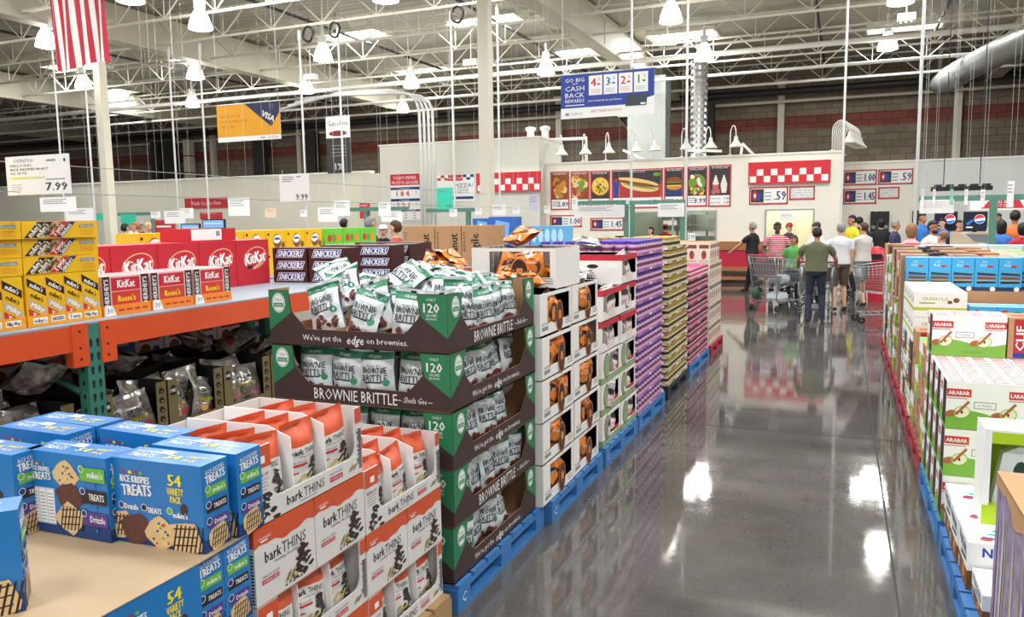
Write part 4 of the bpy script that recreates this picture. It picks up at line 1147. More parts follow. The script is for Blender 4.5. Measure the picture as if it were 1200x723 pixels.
def snack_box(var):
    b = MB(); w, d, h = KW_, KD_, KH_
    b.box((-w / 2, 0, 0), (w / 2, d, h), KB)
    def logo(fr, x, y, s):
        fr.text("Kellogg's", x - .05 * s, y + .05 * s, .014 * s, RED, 3, w=.05 * s, sh=.2)
        fr.text('RICE KRISPIES', x, y + .02 * s, .026 * s, PAPER, 3, w=.135 * s, bold=.06); fr.text('TREATS', x + .005 * s, y - .02 * s, .042 * s, PAPER, 3, w=.135 * s, bold=.06, rot=.05)
        for i, mm in enumerate((KY, RED, KG)): fr.ell(x - .02 * s + .025 * s * i, y + .045 * s, .009 * s, .007 * s, mm, 4, 7)
    fr = Fr(b, (-w / 2, 0, 0), (1, 0, 0), (0, 0, 1))
    fr.poly([(0, 0), (w, 0), (w, .05), (0, .035)], KB2, 1)
    if var == 0:
        logo(fr, .09, .19, .85)
        fr.text('54', .245, .218, .036, KY, 3, w=.048, bold=.06); fr.text('VARIETY', .245, .183, .022, KY, 3, w=.062, bold=.05); fr.text('PACK', .245, .158, .022, KY, 3, w=.04, bold=.05)
        for i, (x, s) in enumerate(((.055, 'Drizzle'), (.145, 'TREATS'), (.245, "m&m's"))):
            fr.text(s, x + .015, .118 - .004 * i, .018, PAPER, 3, w=.055, bold=.05); fr.ell(x - .025, .12, .011, .011, (KP, KK, KG)[i], 2, 10); fr.ring(x - .025, .12, .012, .012, .002, PAPER, 3, 10)
        fr.ell(.275, .13, .014, .018, BROWN, 3, 10)
        treat(fr, .02, .055, .05, TAN, .3, 3, 1, True); treat(fr, .085, .048, .055, CHOC, .5, 4, 2); treat(fr, .18, .045, .055, TAN, .8, 5, 3, candy=True); treat(fr, .275, .04, .06, TAN, .2, 6, 4, True)
    else:
        logo(fr, .06, .2, .6)
        fr.rect(.012, .03, .115, .15, mat('nutrition_panel', 'C9D6E2', .5), 2)
        for i in range(3):
            fr.rect(.016 + i * .034, .036, .044 + i * .034, .145, PAPER, 3)
            for q in range(9): fr.rect(.019 + i * .034, .042 + q * .011, .041 + i * .034, .045 + q * .011, GREY, 4)
        treat(fr, .17, .2, .05, TAN, .7, 3, 3, candy=True); treat(fr, .18, .13, .05, CHOC, .5, 4, 2); treat(fr, .18, .06, .055, TAN, .9, 5, 4, True)
        flavours(fr, .235, .34, .235, .072, 6)
    for O, R in (((w / 2, 0, 0), (0, 1, 0)), ((-w / 2, d, 0), (0, -1, 0))):
        fr = Fr(b, O, R, (0, 0, 1))
        fr.rect(0, 0, d, .04, KB2, 1); fr.text('TREATS', d / 2, .225, .026, PAPER, 3, w=.085, bold=.06, rot=.08); fr.text('RICE KRISPIES', d / 2, .247, .014, PAPER, 3, w=.08, rot=.08)
        flavours(fr, .015, d - .01, .2, .05, 2); treat(fr, .06, .035, .042, TAN, .3, 4, 5, True)
    fr = Fr(b, (-w / 2, 0, h), (1, 0, 0), (0, 1, 0))
    fr.text('54', .2, .05, .034, KY, 2, w=.05, bold=.05); fr.text('VARIETY', .27, .066, .02, KY, 2, w=.07); fr.text('PACK', .27, .036, .02, KY, 2, w=.05); fr.text('TREATS', .08, .045, .03, PAPER, 2, w=.1); fr.text('RICE KRISPIES', .08, .078, .016, PAPER, 2, w=.1)
    fr.rect(.12, .07, .17, .1, PAPER, 2); fr.line(0, d / 2, w, d / 2, .0012, KB2, 1.5)
    return tag(b.build('snack_box'), cat='box')
S0, S1 = Kind(snack_box(0)), Kind(snack_box(1))
SZ = .9625
def sb(K, u, v, z, dx, label, rz=0., dy=0.):
    p = fz(u, v, z)
    return K.put((p.x + dx, p.y + dy, z), label, rz=rz, group='blue snack boxes')
G_ = 'blue snack box '
sb(S0, 240, 651, SZ, -KW_ / 2 - .005, G_ + 'on the sheet, nearest to the chocolate trays, marked 54', rz=.05)
sb(S0, 283, 629, SZ, -KW_ / 2, G_ + 'close behind the front one that is marked 54', rz=.02, dy=-.01)
sb(S1, 129, 637, SZ, -KW_ / 2, G_ + 'turned with its nutrition panel forward', rz=.03, dy=.0)
sb(S0, 22, 630, SZ, -KW_ / 2, G_ + 'at the left edge of the sheet, cut by the photo edge')
S0.put((-2.62, 1.955, SZ), G_ + 'in the rear row, behind the cut box on the left', rz=.02, group='blue snack boxes')
S0.put((-2.24, 1.935, SZ), G_ + 'in the rear row, behind the nutrition panel box', rz=-.03, group='blue snack boxes')
S0.put((-2.62, 1.835, SZ), G_ + 'in the middle row, directly behind the cut box on the left', rz=.0, group='blue snack boxes')
p = fz(20, 597, SZ + KH_)
S0.put((p.x - KW_ / 2 * math.cos(.85), p.y - KW_ / 2 * math.sin(.85), SZ), G_ + 'nearest the camera at the lower left corner', rz=.85, group='blue snack boxes')
# lower layers along the aisle side, and the far left side
ca, sa = math.cos(PI / 2), math.sin(PI / 2)
for l in range(3):
    z = .147 + .27 * l
    nm = ['bottom', 'middle', 'upper'][l]
    for k, (y) in enumerate((1.793, 1.676)):
        S0.put((-1.735 - KW_ / 2, y, z), G_ + '%s layer under the sheet, showing its end, %s from the far corner' % (nm, ORD[k]), group='lower snack boxes')
    S0.put((-1.715, 1.505, z), G_ + '%s layer under the sheet, long side turned to the aisle' % nm, rz=PI / 2, group='lower snack boxes')
    S0.put((-1.715, 1.157, z), G_ + '%s layer near the camera, long side turned to the aisle' % nm, rz=PI / 2, group='lower snack boxes')
    for k in range(6): S0.put((-2.62, 1.2 + k * .118, z), G_ + '%s layer at the far left under the sheet, %s row' % (nm, ORD[k]), group='lower snack boxes')
    for k in range(4): S0.put((-2.25, 1.4 + k * .118, z), G_ + '%s layer in the middle under the sheet, %s row' % (nm, ORD[k]), group='lower snack boxes')
SHEET = mat('beige_slip_sheet', 'B09878', .6, vary=(3, .4, 'A68E6E'))
b = MB()
P = [(-2.84, .95, .9605), (-2.84, 2.02, .9605), (-1.73, 1.92, .9605), (-1.712, 1.68, .9605), (-1.71, 1.30, .9605), (-1.71, .95, .9605)]
b.add(P + [(x, y, z - .003) for x, y, z in P], [(5, 4, 3, 2, 1, 0)[::-1][::-1]] + [(i, (i + 1) % 6, 6 + (i + 1) % 6, 6 + i) for i in range(6)] + [(6, 7, 8, 9, 10, 11)], SHEET)
b.build('slip_sheet', label='bare beige slip sheet between the layers of blue snack boxes', cat='sheet')
# ---------------------------------------------------------------- white cases of orange pouches
OF = mat('orange_film', 'E8892B', .3, coat=.3, vary=(25, .6, 'C8601C')); DKI = mat('case_inside_brown', '5E4034', .8); OV = mat('oval_dark', '3B2018', .4); OVO = mat('oval_orange', 'E58A3C', .4)
def d_orange(fr, w, h):
    fr.ell(0, h * .4, w * .36, h * .26, OV, 2, 12); fr.ell(0, h * .36, w * .24, h * .13, OVO, 3, 12); fr.text('Pretzel', 0, h * .52, h * .08, PAPER, 4, w=w * .4); fr.rect(-w * .4, h * .8, w * .4, h * .84, OV, 2)
OP = [Kind(tag(pouch('orange_pouch', .2, .24, .09, s, OF, [(.88, 1.01, OV)], d_orange, nx=9, ny=10, amp=.02), cat='pouch')) for s in (31, 32)]
def window_case(name, L, D, H, win, wallm, inner, deco):
    """case whose front wall has a window (x0, x1, z0, z1)"""
    b = MB(); t = .005; x0, x1, z0, z1 = win
    b.box((0, 0, 0), (L, D, t), wallm); b.box((0, D - t, t), (L, D, H), wallm); b.box((0, t, t), (t, D - t, H), wallm); b.box((L - t, t, t), (L, D - t, H), wallm)
    for a in ((0, 0, x0, H), (x1, 0, L, H), (x0, 0, x1, z0), (x0, z1, x1, H)):
        if a[2] - a[0] > .001 and a[3] - a[1] > .001: b.box((a[0], 0, a[1]), (a[2], t, a[3]), wallm)
    b.box((t, t, t), (L - t, D - t, H - .002), inner, skip='-y +z') if inner else None
    fr = Fr(b, (0, 0, 0), (1, 0, 0), (0, 0, 1)); deco(fr, L, H, Fr(b, (0, D, 0), (0, -1, 0), (0, 0, 1)), D)
    return tag(b.build(name), cat='case')
CWHT = mat('case_white', 'F1EDE8', .5)
def deco_o(fr, L, H, fs, D):
    fr.ell(L * .58, H * .36, .068, .105, OVO, 8, 20); fr.ell(L * .58, H * .36, .06, .096, OV, 9, 20); fr.poly([(L * .58 - .03, H * .2), (L * .58 + .03, H * .2), (L * .58 + .022, H * .5), (L * .58 - .02, H * .5)], OVO, 10); fr.ell(L * .58, H * .2, .035, .03, CHOC, 11, 10)
    fr.rect(.03, .03, .14, .055, GREY, 1); fr.text('Snack Factory', .09, .075, .02, BROWN, 1, w=.12)
    for i in range(3): fr.rect(L - .13, .03 + i * .015, L - .02, .036 + i * .015, GREY, 1)
    fs.text('Snack Factory', D / 2, H * .6, .03, BROWN, 1, w=.25)
OC = Kind(window_case('pretzel_case', .6, .5, .262, (.13, .56, .07, .24), CWHT, DKI, deco_o))
ro = random.Random(12)
for c in range(2):
    for i in range(5):
        z = .147 + .27 * i
        y = 4.4 + .05 + c * .625
        lb = '%s column, %s from the floor' % (['near', 'far'][c], ORD[i])
        aisle(OC, y + ro.uniform(-.01, .01), z, 'white case with window of orange pouches, ' + lb, 'white pretzel cases', x=-1.68, dx=ro.uniform(-.01, .01))
        for k in range(2):
            OP[(i + k + c) % 2].put((-1.728 - .012 * k, y + .27 + k * .17, z + .03), 'orange pouch %s in the white case, %s' % (['left', 'right'][k], lb), rot=(ro.uniform(-.25, .05), ro.uniform(-.35, .35), PI / 2 + ro.uniform(-.4, .4)), group='orange pouches')
zt = .147 + .27 * 5
for k, (x, y) in enumerate([(-2.3, 4.78)]):
    OC.put((x, y, zt), 'white pretzel case on top of the stack, its window turned to the camera', group='top pretzel cases')
    for q in range(2): OP[q].put((x + .22 + .19 * q, y + .1, zt + .03), 'orange pouch leaning in the %s top case, %s' % (['aisle side', 'inner'][k], ['left', 'right'][q]), rot=(-.2, .3 - .5 * q, .2), group='orange pouches')
for k, (x, y, zz, rot) in enumerate([(-2.0, 4.72, .02, (-1.3, .1, .3)), (-1.85, 5.3, .0, (-1.3, .2, 1.3)), (-1.8, 4.62, .0, (-1.35, 0, .8)), (-1.82, 5.55, .0, (-1.4, 0, 2.0)), (-2.5, 4.7, .0, (-1.0, .3, .2)), (-2.45, 4.9, .1, (-1.2, .3, 1.2)), (-2.65, 4.85, .02, (-.8, .3, .4)), (-2.1, 5.0, .26, (-1.25, 0, -.4))]):
    OP[k % 2].put((x, y, zt + .04 + zz), 'orange pouch lying loose on the white cases, %s of eight' % ORD[k], rot=rot, group='loose orange pouches')
for c in range(2):
    for i in range(5):
        OC.put((-2.2 - .0, 4.45 + c * .625 + 0, .147 + .27 * i), 'white pretzel case in the inner rank, %s column, %s from the floor' % (['near', 'far'][c], ORD[i]), rz=PI / 2, group='inner pretzel cases')

# ---------------------------------------------------------------- grey pouch cases (two columns)
GF = mat('grey_film', 'B9B4B0', .3, coat=.3, vary=(22, .7, '5A5452')); PKL = mat('pale_pink_card', 'EAD9D2', .5); RB = mat('case_red', 'C9243A', .45); LG = mat('case_leaf_green', '8FA77A', .5)
def d_grey(fr, w, h):
    fr.rect(-w * .3, h * .15, w * .3, h * .5, PKL, 2); fr.ell(0, h * .62, w * .3, h * .1, mat('grey_dark_film', '3A3534', .35), 2, 10); fr.text('ACAI', 0, h * .35, h * .12, TXT, 3, w=w * .4)
GP = [Kind(tag(pouch('grey_pouch', .21, .25, .09, s, GF, [(.86, 1.01, PKL)], d_grey, nx=9, ny=10, amp=.02), cat='pouch')) for s in (41, 42)]
def deco_r(fr, L, H, fs, D):
    fr.rect(0, H - .05, L, H, RB, 1); fs.rect(0, H - .05, D, H, RB, 1); fs.ell(D / 2, H * .6, .05, .018, BLACK, 2, 12); fs.rect(D - .12, H * .5, D - .03, H * .72, PAPER, 2); fs.text('Brazil', D * .25, H * .4, .03, RB, 2)
    fr.rect(L * .3, .02, L * .7, .08, PKL, 2)
def deco_g(fr, L, H, fs, D):
    fr.rect(0, 0, L, .05, LG, 1); fr.ell(L * .25, H * .55, .09, .1, CHOC, 3, 14); fr.ell(L * .25, H * .55, .08, .09, LG, 4, 14); fr.rect(L * .6, .06, L * .9, .09, RB, 2); fs.rect(0, 0, D, .05, LG, 1)
RC = Kind(window_case('red_top_case', .53, .5, .245, (.03, .5, .07, .2), CWHT, DKI, deco_r))
GC = Kind(window_case('green_edge_case', .53, .5, .245, (.22, .5, .06, .22), CWHT, DKI, deco_g))
for c in range(2):
    for i in range(5 if c == 0 else 6):
        z = .147 + .25 * i; y = 5.82 + c * .535
        lb = '%s column, %s from the floor' % (['near', 'far'][c], ORD[i])
        top2 = i >= 3
        aisle(RC if top2 else GC, y, z, ('red topped case of grey pouches, ' if top2 else 'white and green case of grey pouches, ') + lb, 'grey pouch cases', x=-1.69, dx=ro.uniform(-.01, .01))
        for k in range(2):
            GP[(i + k) % 2].put((-1.735 - .01 * k, y + .17 + k * .19, z + .015), 'grey pouch %s in the case, %s' % (['left', 'right'][k], lb), rot=(ro.uniform(-.2, .05), ro.uniform(-.3, .3), PI / 2 + ro.uniform(-.4, .3)), group='grey pouches')
for c in range(2):
    RC.put((-2.22 + .0, 5.83 + c * .53, .147 + .25 * 4), 'red topped case in the inner rank, %s column' % ['near', 'far'][c], rz=PI / 2, group='inner red topped cases')
for k, (x, y, z, rot) in enumerate([(-1.95, 5.88, 1.4, (-1.35, 0, .2)), (-2.3, 5.95, 1.42, (-1.3, 0, -.3)), (-1.9, 6.2, 1.42, (-1.3, .2, 1.3)), (-2.2, 6.3, 1.5, (-1.1, .2, .5)), (-1.9, 6.5, 1.66, (-1.35, 0, 1.9)), (-2.4, 6.1, 1.45, (-1.0, .2, .9))]):
    GP[k % 2].put((x, y, z + .05), 'grey and pink pouch lying on top of its cases, %s counted from the camera' % ORD[k], rot=rot, group='loose grey pouches')

# ---------------------------------------------------------------- jar stacks
def jar(jname, lid, body, lab, lab2, h=.13, r=.051):
    o = empty(jname, cat='jar')
    b = MB(); b.lathe([(0, 0), (r * .92, 0), (r, .006), (r, h - .03), (r * .85, h - .018), (r * .8, h - .018)], (0, 0, 0), body, 10, [body, body, lab, body, body])
    b.lathe([(r * 1.012, .045), (r * 1.012, h - .055)], (0, 0, 0), lab2, 10)
    b.build('jar_body', o)
    b = MB(); b.lathe([(r * .93, h - .03), (r * .95, h - .003), (r * .88, h), (0, h)], (0, 0, 0), lid, 10); b.build('lid', o)
    return o
def jtray(L, W, m, m2):
    b = MB(); t = .003
    b.box((0, 0, 0), (W, L, t), m); 
    for a in ((0, 0, W, t), (0, L - t, W, L), (0, 0, t, L), (W - t, 0, W, L)): b.box((a[0], a[1], t), (a[2], a[3], .03), m)
    for O, R, l in (((W, 0, 0), (0, 1, 0), L), ((0, 0, 0), (1, 0, 0), W)):
        fr = Fr(b, O, R, (0, 0, 1)); fr.rect(l * .3, .008, l * .7, .022, m2, 1); fr.rect(l * .84, .004, l * .96, .027, PAPER, 1)
    return tag(b.build('jar_tray'), cat='tray')
def jars(nm, x1, y0, y1, W, tiers, jr, tr_, tname, step=.1455, full_top=True, topcut=None, topkind=None):
    ny = int((y1 - y0) / .108); nx = int(W / .108)
    JK, TK = Kind(jr), Kind(tr_)
    sy_, sx_ = (y1 - y0) / ny, W / nx
    for t in range(tiers):
        z = .147 + step * t
        up = tiers - t
        yt = y1 if not (topcut and up <= topcut[0]) else y0 + (y1 - y0) * topcut[1]
        for k in range(2):
            for q in range(2):
                if y0 + k * (y1 - y0) / 2 >= yt - .05: continue
                TK.put((x1 - W + q * W / 2, y0 + k * (y1 - y0) / 2, z), '%s tray in the %s stack, %s tier from floor, %s %s quarter' % (tname, nm, ORD[t], ['near', 'far'][k], ['inner', 'aisle'][q]), group=nm + ' trays')
        K2 = topkind if (topkind and up == 1) else JK
        for j in range(ny):
            y = y0 + (j + .5) * sy_
            if y > yt: continue
            for i in range(nx):
                edge = i == nx - 1 or (j == 0 and up <= 2) or (up == 1 and full_top and i > nx - 5)
                if not edge: continue
                K2.put((x1 - W + (i + .5) * sx_, y, z + .004), '%s jar, %s tier from floor, %s from near end, %s from aisle' % (nm, ORD[t], ORD[j], ORD[nx - 1 - i]), rz=(i * 7 + j * 3) % 6, group=nm + ' jars')
PUR = mat('purple_lid', '5B3BB0', .35); PGL = mat('purple_jar_glass', '4A2338', .2); PLB = mat('purple_label', 'DDBBD6', .5); PL2 = mat('magenta_label', '7A2F5E', .5); PTR = mat('magenta_tray', 'B27AB0', .5); PT2 = mat('magenta_tray_print', '8A3A88', .5)
jars('purple lidded', -1.67, 6.9, 8.0, .96, 11, jar('purple_lidded_jar', PUR, PGL, PLB, PL2), jtray(.55, .48, PTR, PT2), 'magenta')
GOL = mat('gold_lid', 'C9A84A', .35, .3); GGL = mat('olive_jar_glass', '4A4028', .2); GLB = mat('tan_label', 'D8C89A', .5); GL2 = mat('black_label', '2C2A28', .5); GTR = mat('tan_tray', 'C9B98C', .5)
jars('gold lidded', -1.67, 8.24, 9.36, .98, 11, jar('gold_lidded_jar', GOL, GGL, GLB, GL2), jtray(.56, .49, GTR, GL2), 'tan', topcut=(1, .6))
PKK = mat('pink_lid', 'D8487E', .35); PKG = mat('berry_jar_glass', '4A1628', .2); PK2 = mat('berry_label', '8A2A4A', .5); PKT = mat('pink_tray', 'B9647E', .5); DLID = mat('dark_lid', '3A2A30', .35)
pkj = jar('pink_lidded_jar', PKK, PKG, PKL, PKK)
jars('berry', -1.67, 9.52, 10.95, .98, 8, jar('berry_jar', DLID, PKG, mat('dusty_pink_label', 'D0A0AC', .5), PK2), jtray(.715, .49, PKT, PK2), 'pink', topkind=Kind(pkj))

# ---------------------------------------------------------------- cream cartons at the far end of the left row
CRM = mat('cream_carton', 'E6DCCB', .5); COV = mat('carton_brown', '7A4A38', .5)
def cream_carton():
    b = MB(); L, D, H = .285, .5, .285
    b.box((0, 0, 0), (L, D, H), CRM, {'+z': KRAFT})
    for fr, w in ((Fr(b, (0, 0, 0), (1, 0, 0), (0, 0, 1)), L), (Fr(b, (0, D, 0), (0, -1, 0), (0, 0, 1)), D)):
        n = 2 if w < .4 else 3
        for i in range(n):
            c = w * (i + .5) / n
            fr.rect(c - w / n * .4, H * .72, c + w / n * .4, H * .9, COV, 1); fr.ell(c, H * .42, .035, .06, COV, 1, 10); fr.ell(c, H * .3, .03, .03, FD['red'], 2, 8); fr.rect(c - w / n * .4, .02, c + w / n * .4, .04, GTR, 1)
    return tag(b.build('cream_carton'), cat='box')
CC = Kind(cream_carton())
for t in range(5):
    for k in range(4):
        for q in range(2):
            if t == 4 and q == 0 and k > 3: continue
            CC.put((-1.68 - .51 * q, 11.08 + k * .287, .147 + .288 * t - (.02 if t == 4 else 0) * 0), 'cream carton, tier %s from the floor, %s from the near end, %s rank' % (ORD[t], ORD[k], ['aisle', 'inner'][q]), rz=PI / 2, group='cream cartons') if not (t == 4 and k > 2 and q == 0) else None
# ---------------------------------------------------------------- right side of the aisle
LB_R = mat('label_red', 'CF2A2E', .45); LB_G = mat('apple_green', '7CB342', .45); CIN = mat('cinnamon', 'A8643A', .6); APP = mat('apple_flesh', 'F2ECC8', .5)
def fruit_case():
    b = MB(); W, D, H = .435, .3, .276
    b.box((0, 0, 0), (W, D, H), PAPER)
    fr = Fr(b, (0, 0, 0), (1, 0, 0), (0, 0, 1))
    n = 12
    for i in range(n):
        f_ = lambda x: .092 + .02 * math.cos((x / W - .25) * 2 * PI * 1.0)
        a, c = W * i / n, W * (i + 1) / n; fr.poly([(a, 0), (c, 0), (c, f_(c)), (a, f_(a))], LB_G, 1)
    for x0 in (0, .31):
        fr.rect(x0, .19, x0 + .125, .235, LB_R, 2); fr.text('LARABAR' if x0 else 'ARABAR', x0 + .0625, .212, .024, PAPER, 3, w=.108, bold=.04)
        fr.rect(x0, .178, x0 + .11, .182, LB_R, 2)
    fr.text('APPLE PIE', W * .55, .03, .012, FD['green'], 3, w=.1)
    for x0 in (.08, .31):
        fr.ell(x0, .1, .042, .034, APP, 3, 14, .4); fr.ring(x0, .1, .044, .036, .004, LB_G, 4, 14, .4); fr.ell(x0 - .055, .09, .032, .02, CIN, 3, 10, .3); fr.line(x0 - .03, .085, x0 + .035, .165, .014, CIN, 5); fr.ell(x0, .1, .006, .01, BROWN, 6, 8)
    fr.rect(.14, .125, .25, .165, GREY, 2); fr.rect(.144, .129, .246, .161, PAPER, 3); fr.text('16 BARS', .195, .145, .014, GREY, 4, w=.07)
    for O, R in (((0, D, 0), (0, -1, 0)), ((W, 0, 0), (0, 1, 0))):
        fr = Fr(b, O, R, (0, 0, 1)); fr.rect(0, 0, D, .09, LB_G, 1); fr.rect(D * .5, .02, D * .97, H, BLACK, 2); fr.rect(.02, .19, .12, .235, LB_R, 2); fr.text('LARABAR', .07, .212, .02, PAPER, 3, w=.09); fr.ell(.1, .1, .03, .03, CIN, 3, 10)
    fr = Fr(b, (0, 0, H), (1, 0, 0), (0, 1, 0))
    for i in range(4):
        for j in range(5):
            fr.rect(.02 + i * .108, .008 + j * .06, .09 + i * .108, .04 + j * .06, LB_R, 2); fr.rect(.03 + i * .108, .02 + j * .06, .08 + i * .108, .028 + j * .06, PAPER, 3)
        fr.line(i * .108, 0, i * .108, D, .0015, GREY, 1)
    return tag(b.build('fruit_bar_case'), cat='box')
LC = Kind(fruit_case())
for t in range(4):
    for k in range(4):
        for q in range(2):
            if t == 3 and (k != 3 or q): continue
            if t < 2 and q and k: continue
            LC.put((.585 + q * .44, 5.08 + k * .303, .147 + .28 * t), 'white and green fruit bar case, %s from floor, %s from near end, %s column' % (ORD[t], ORD[k], ['aisle', 'inner'][q]), rz=(.0 if t else .01), group='white and green bar cases')
KLIME = mat('bar_lime', 'B5C832', .45); CLR = mat('bar_red', 'B01F2E', .45); SKYB = mat('bar_sky_blue', '3FA9DE', .45); DKB = mat('bar_navy', '24345A', .45); OATB = mat('oat_brown', '8A5A34', .7, vary=(60, .6, '5A3820'))
def bar_case(kind, W, D, H, name):
    b = MB()
    base = dict(clif=KRAFT, kind=PAPER, zbar=SKYB, nutri=PAPER, light=mat('pale_blue_case', 'D3E0EA', .5), small=SKYB, dark=mat('dark_case', '3E2C28', .6), green=LB_G)[kind]
    b.box((0, 0, 0), (W, D, H), base)
    fs = [(Fr(b, (0, 0, 0), (1, 0, 0), (0, 0, 1)), W), (Fr(b, (0, D, 0), (0, -1, 0), (0, 0, 1)), D)]
    tp = Fr(b, (0, 0, H), (1, 0, 0), (0, 1, 0))
    for n_, (fr, w) in enumerate(fs):
        if kind == 'clif':
            fr.rect(w * .12, .02, w * .12 + .075, H - .01, CLR, 1); fr.text('CLIF', w * .12 + .037, H / 2, .05, PAPER, 2, w=H * .6, rot=PI / 2, bold=.04); fr.rect(w * .12, H * .02, w * .12 + .075, H * .14, BLUE, 2)
            fr.rect(w * .6, .04, w * .9, .09, OATB, 1)
        if kind == 'kind':
            fr.rect(0, H * .28, w, H * .4, KLIME, 1); fr.rect(w * .1, H * .55, w * .4, H * .6, LB_G, 1); fr.text('GRANOLA', w * .4, H * .75, H * .14, LB_G, 1, w=w * .5); fr.ell(w * .8, H * .7, w * .06, H * .1, OATB, 2, 9); fr.ell(w * .68, H * .62, w * .05, H * .07, OATB, 2, 9); fr.ell(w * .3, H * .15, w * .03, H * .06, LB_G, 2, 9)
        if kind == 'zbar':
            fr.rect(0, 0, w, H * .12, DKB, 1); fr.ell(w * .8, H * .06, w * .12, w * .12, PAPER, 2, 10)
            fr.text('CLIF', w * .4, H * .88, H * .05, PAPER, 2); fr.text('Kid', w * .35, H * .78, H * .08, PAPER, 2); fr.ell(w * .65, H * .74, w * .14, H * .035, RED, 3, 9)
            for i in range(3): fr.poly([(w * .1, H * (.56 - .13 * i)), (w * .92, H * (.52 - .11 * i)), (w * .92, H * (.46 - .11 * i)), (w * .1, H * (.48 - .13 * i))], [DKB, OATB, KK][i], 3); fr.line(w * .12, H * (.57 - .13 * i), w * .9, H * (.53 - .11 * i), H * .012, [KG, RED, KY][i], 4)
        if kind == 'nutri':
            fr.rect(0, 0, w, H * .4, OATB, 1); fr.text('Nutri-Grain', w * .5, H * .82, H * .2, BLUE, 2, w=w * .7, bold=.04); fr.rect(w * .3, H * .66, w * .9, H * .72, LB_G, 2); fr.poly([(w * .35, H * .48), (w * .9, H * .55), (w * .9, H * .62), (w * .35, H * .58)], DKB, 2); fr.ell(w * .7, H * .25, w * .13, H * .16, FD['gold'], 3, 10, .4); fr.rect(w * .08, H * .08, w * .26, H * .3, PAPER, 3)
            for i in range(7): fr.rect(w * (.1 + .02 * i), H * .1, w * (.11 + .02 * i), H * .28, BLACK, 4)
        if kind == 'light':
            fr.text('G', w * .5, H * .7, H * .35, BLUE, 1, bold=.08); fr.ell(w * .25, H * .35, w * .12, H * .16, SKYB, 1, 10); fr.ell(w * .7, H * .3, w * .15, H * .12, RED, 1, 10)
        if kind == 'small':
            fr.rect(0, 0, w, H * .3, DKB, 1); fr.ell(w * .25, H * .6, w * .12, H * .15, RED, 2, 9); fr.poly([(w * .45, H * .35), (w * .9, H * .4), (w * .8, H * .65), (w * .6, H * .6)], DKB, 2)
        if kind == 'dark': fr.ell(w * .5, H * .5, w * .25, H * .25, OATB, 1, 10); fr.rect(w * .1, H * .1, w * .9, H * .2, KY, 2)
        if kind == 'green': fr.rect(0, H * .6, w, H, PAPER, 1); fr.ell(w * .5, H * .4, w * .2, H * .2, KY, 2, 10)
    if kind == 'nutri':
        for i, m in enumerate((BLUE, SKYB, FD['green'])): tp.poly([(W * .15 + i * .03, D * (.25 + .17 * i)), (W * .75 + i * .03, D * (.15 + .17 * i)), (W * .78 + i * .03, D * (.22 + .17 * i)), (W * .18 + i * .03, D * (.33 + .17 * i))], m, 1)
        tp.ell(W * .2, D * .2, .03, .02, MRED, 2, 8)
    if kind == 'clif': tp.rect(.03, D * .3, W * .5, D * .6, CLR, 1)
    if kind in ('zbar', 'small'): tp.rect(0, D * .4, W, D * .6, PAPER, 1)
    return tag(b.build(name), cat='box')
DA2 = Kind(bar_case('green', .26, .3, .27, 'green_energy_case'))
NU = Kind(bar_case('nutri', .42, .3, .235, 'cereal_bar_case'))
for k, (x, y, z) in enumerate([(.6, 4.77, .147), (.595, 4.465, .147), (.6, 4.16, .147), (1.03, 4.77, .147), (1.03, 4.465, .147), (1.03, 4.16, .147)]):
    NU.put((x, y, z + .001), 'white cereal bar case low on the near right, %s %s from far end' % (['aisle row,', 'inner row,'][k > 2], ORD[k % 3]), rz=.0, group='cereal bar cases')
NU2 = Kind(bar_case('nutri', .42, .3, .12, 'cereal_bar_case'))
NU2.put((.62, 3.84, .148), 'flat white cereal bar case in front of the others, beside the patterned box', group='cereal bar cases')
# lime and white gift box with a window showing a white device
b = MB(); LIME = mat('lime_box', 'B4D41E', .4); DEV = mat('white_device', 'D9DDD6', .35); DK = mat('dark_green_hole', '27402A', .4)
lx, ly, lz, lw, ld_, lh = .69, 4.44, .384, .4, .25, .49
r = empty('gift_box', (lx, ly, lz), label='white and lime green box with a window, standing on the cereal bar cases', cat='box')
b.box((0, 0, 0), (lw, ld_, .1), LIME); b.box((0, 0, .42), (lw, ld_, lh - .012), LIME); b.box((0, 0, lh - .012), (lw, ld_, lh), PAPER); b.box((0, ld_ - .01, .1), (lw, ld_, .42), LIME); b.box((.3, 0, .1), (lw, .012, .42), LIME)
b.box((-.001, 0, 0), (0, .25, lh), PAPER); b.box((0, -.001, .1), (.03, .0, lh), PAPER)
b.build('carton', r)
b = MB(); pts = [(.05, .1), (.29, .1), (.27, .22), (.23, .37), (.16, .4), (.09, .36)]
b.add([(x, .05, z) for x, z in pts] + [(x, .13, z) for x, z in pts], [tuple(range(6)), tuple(range(6, 12))[::-1]] + [(i, i + 6, (i + 1) % 6 + 6, (i + 1) % 6) for i in range(6)], DEV)
Fr(b, (0, .05, 0), (1, 0, 0), (0, 0, 1)).ell(.17, .26, .035, .065, DK, 1, 12); b.build('device', r)
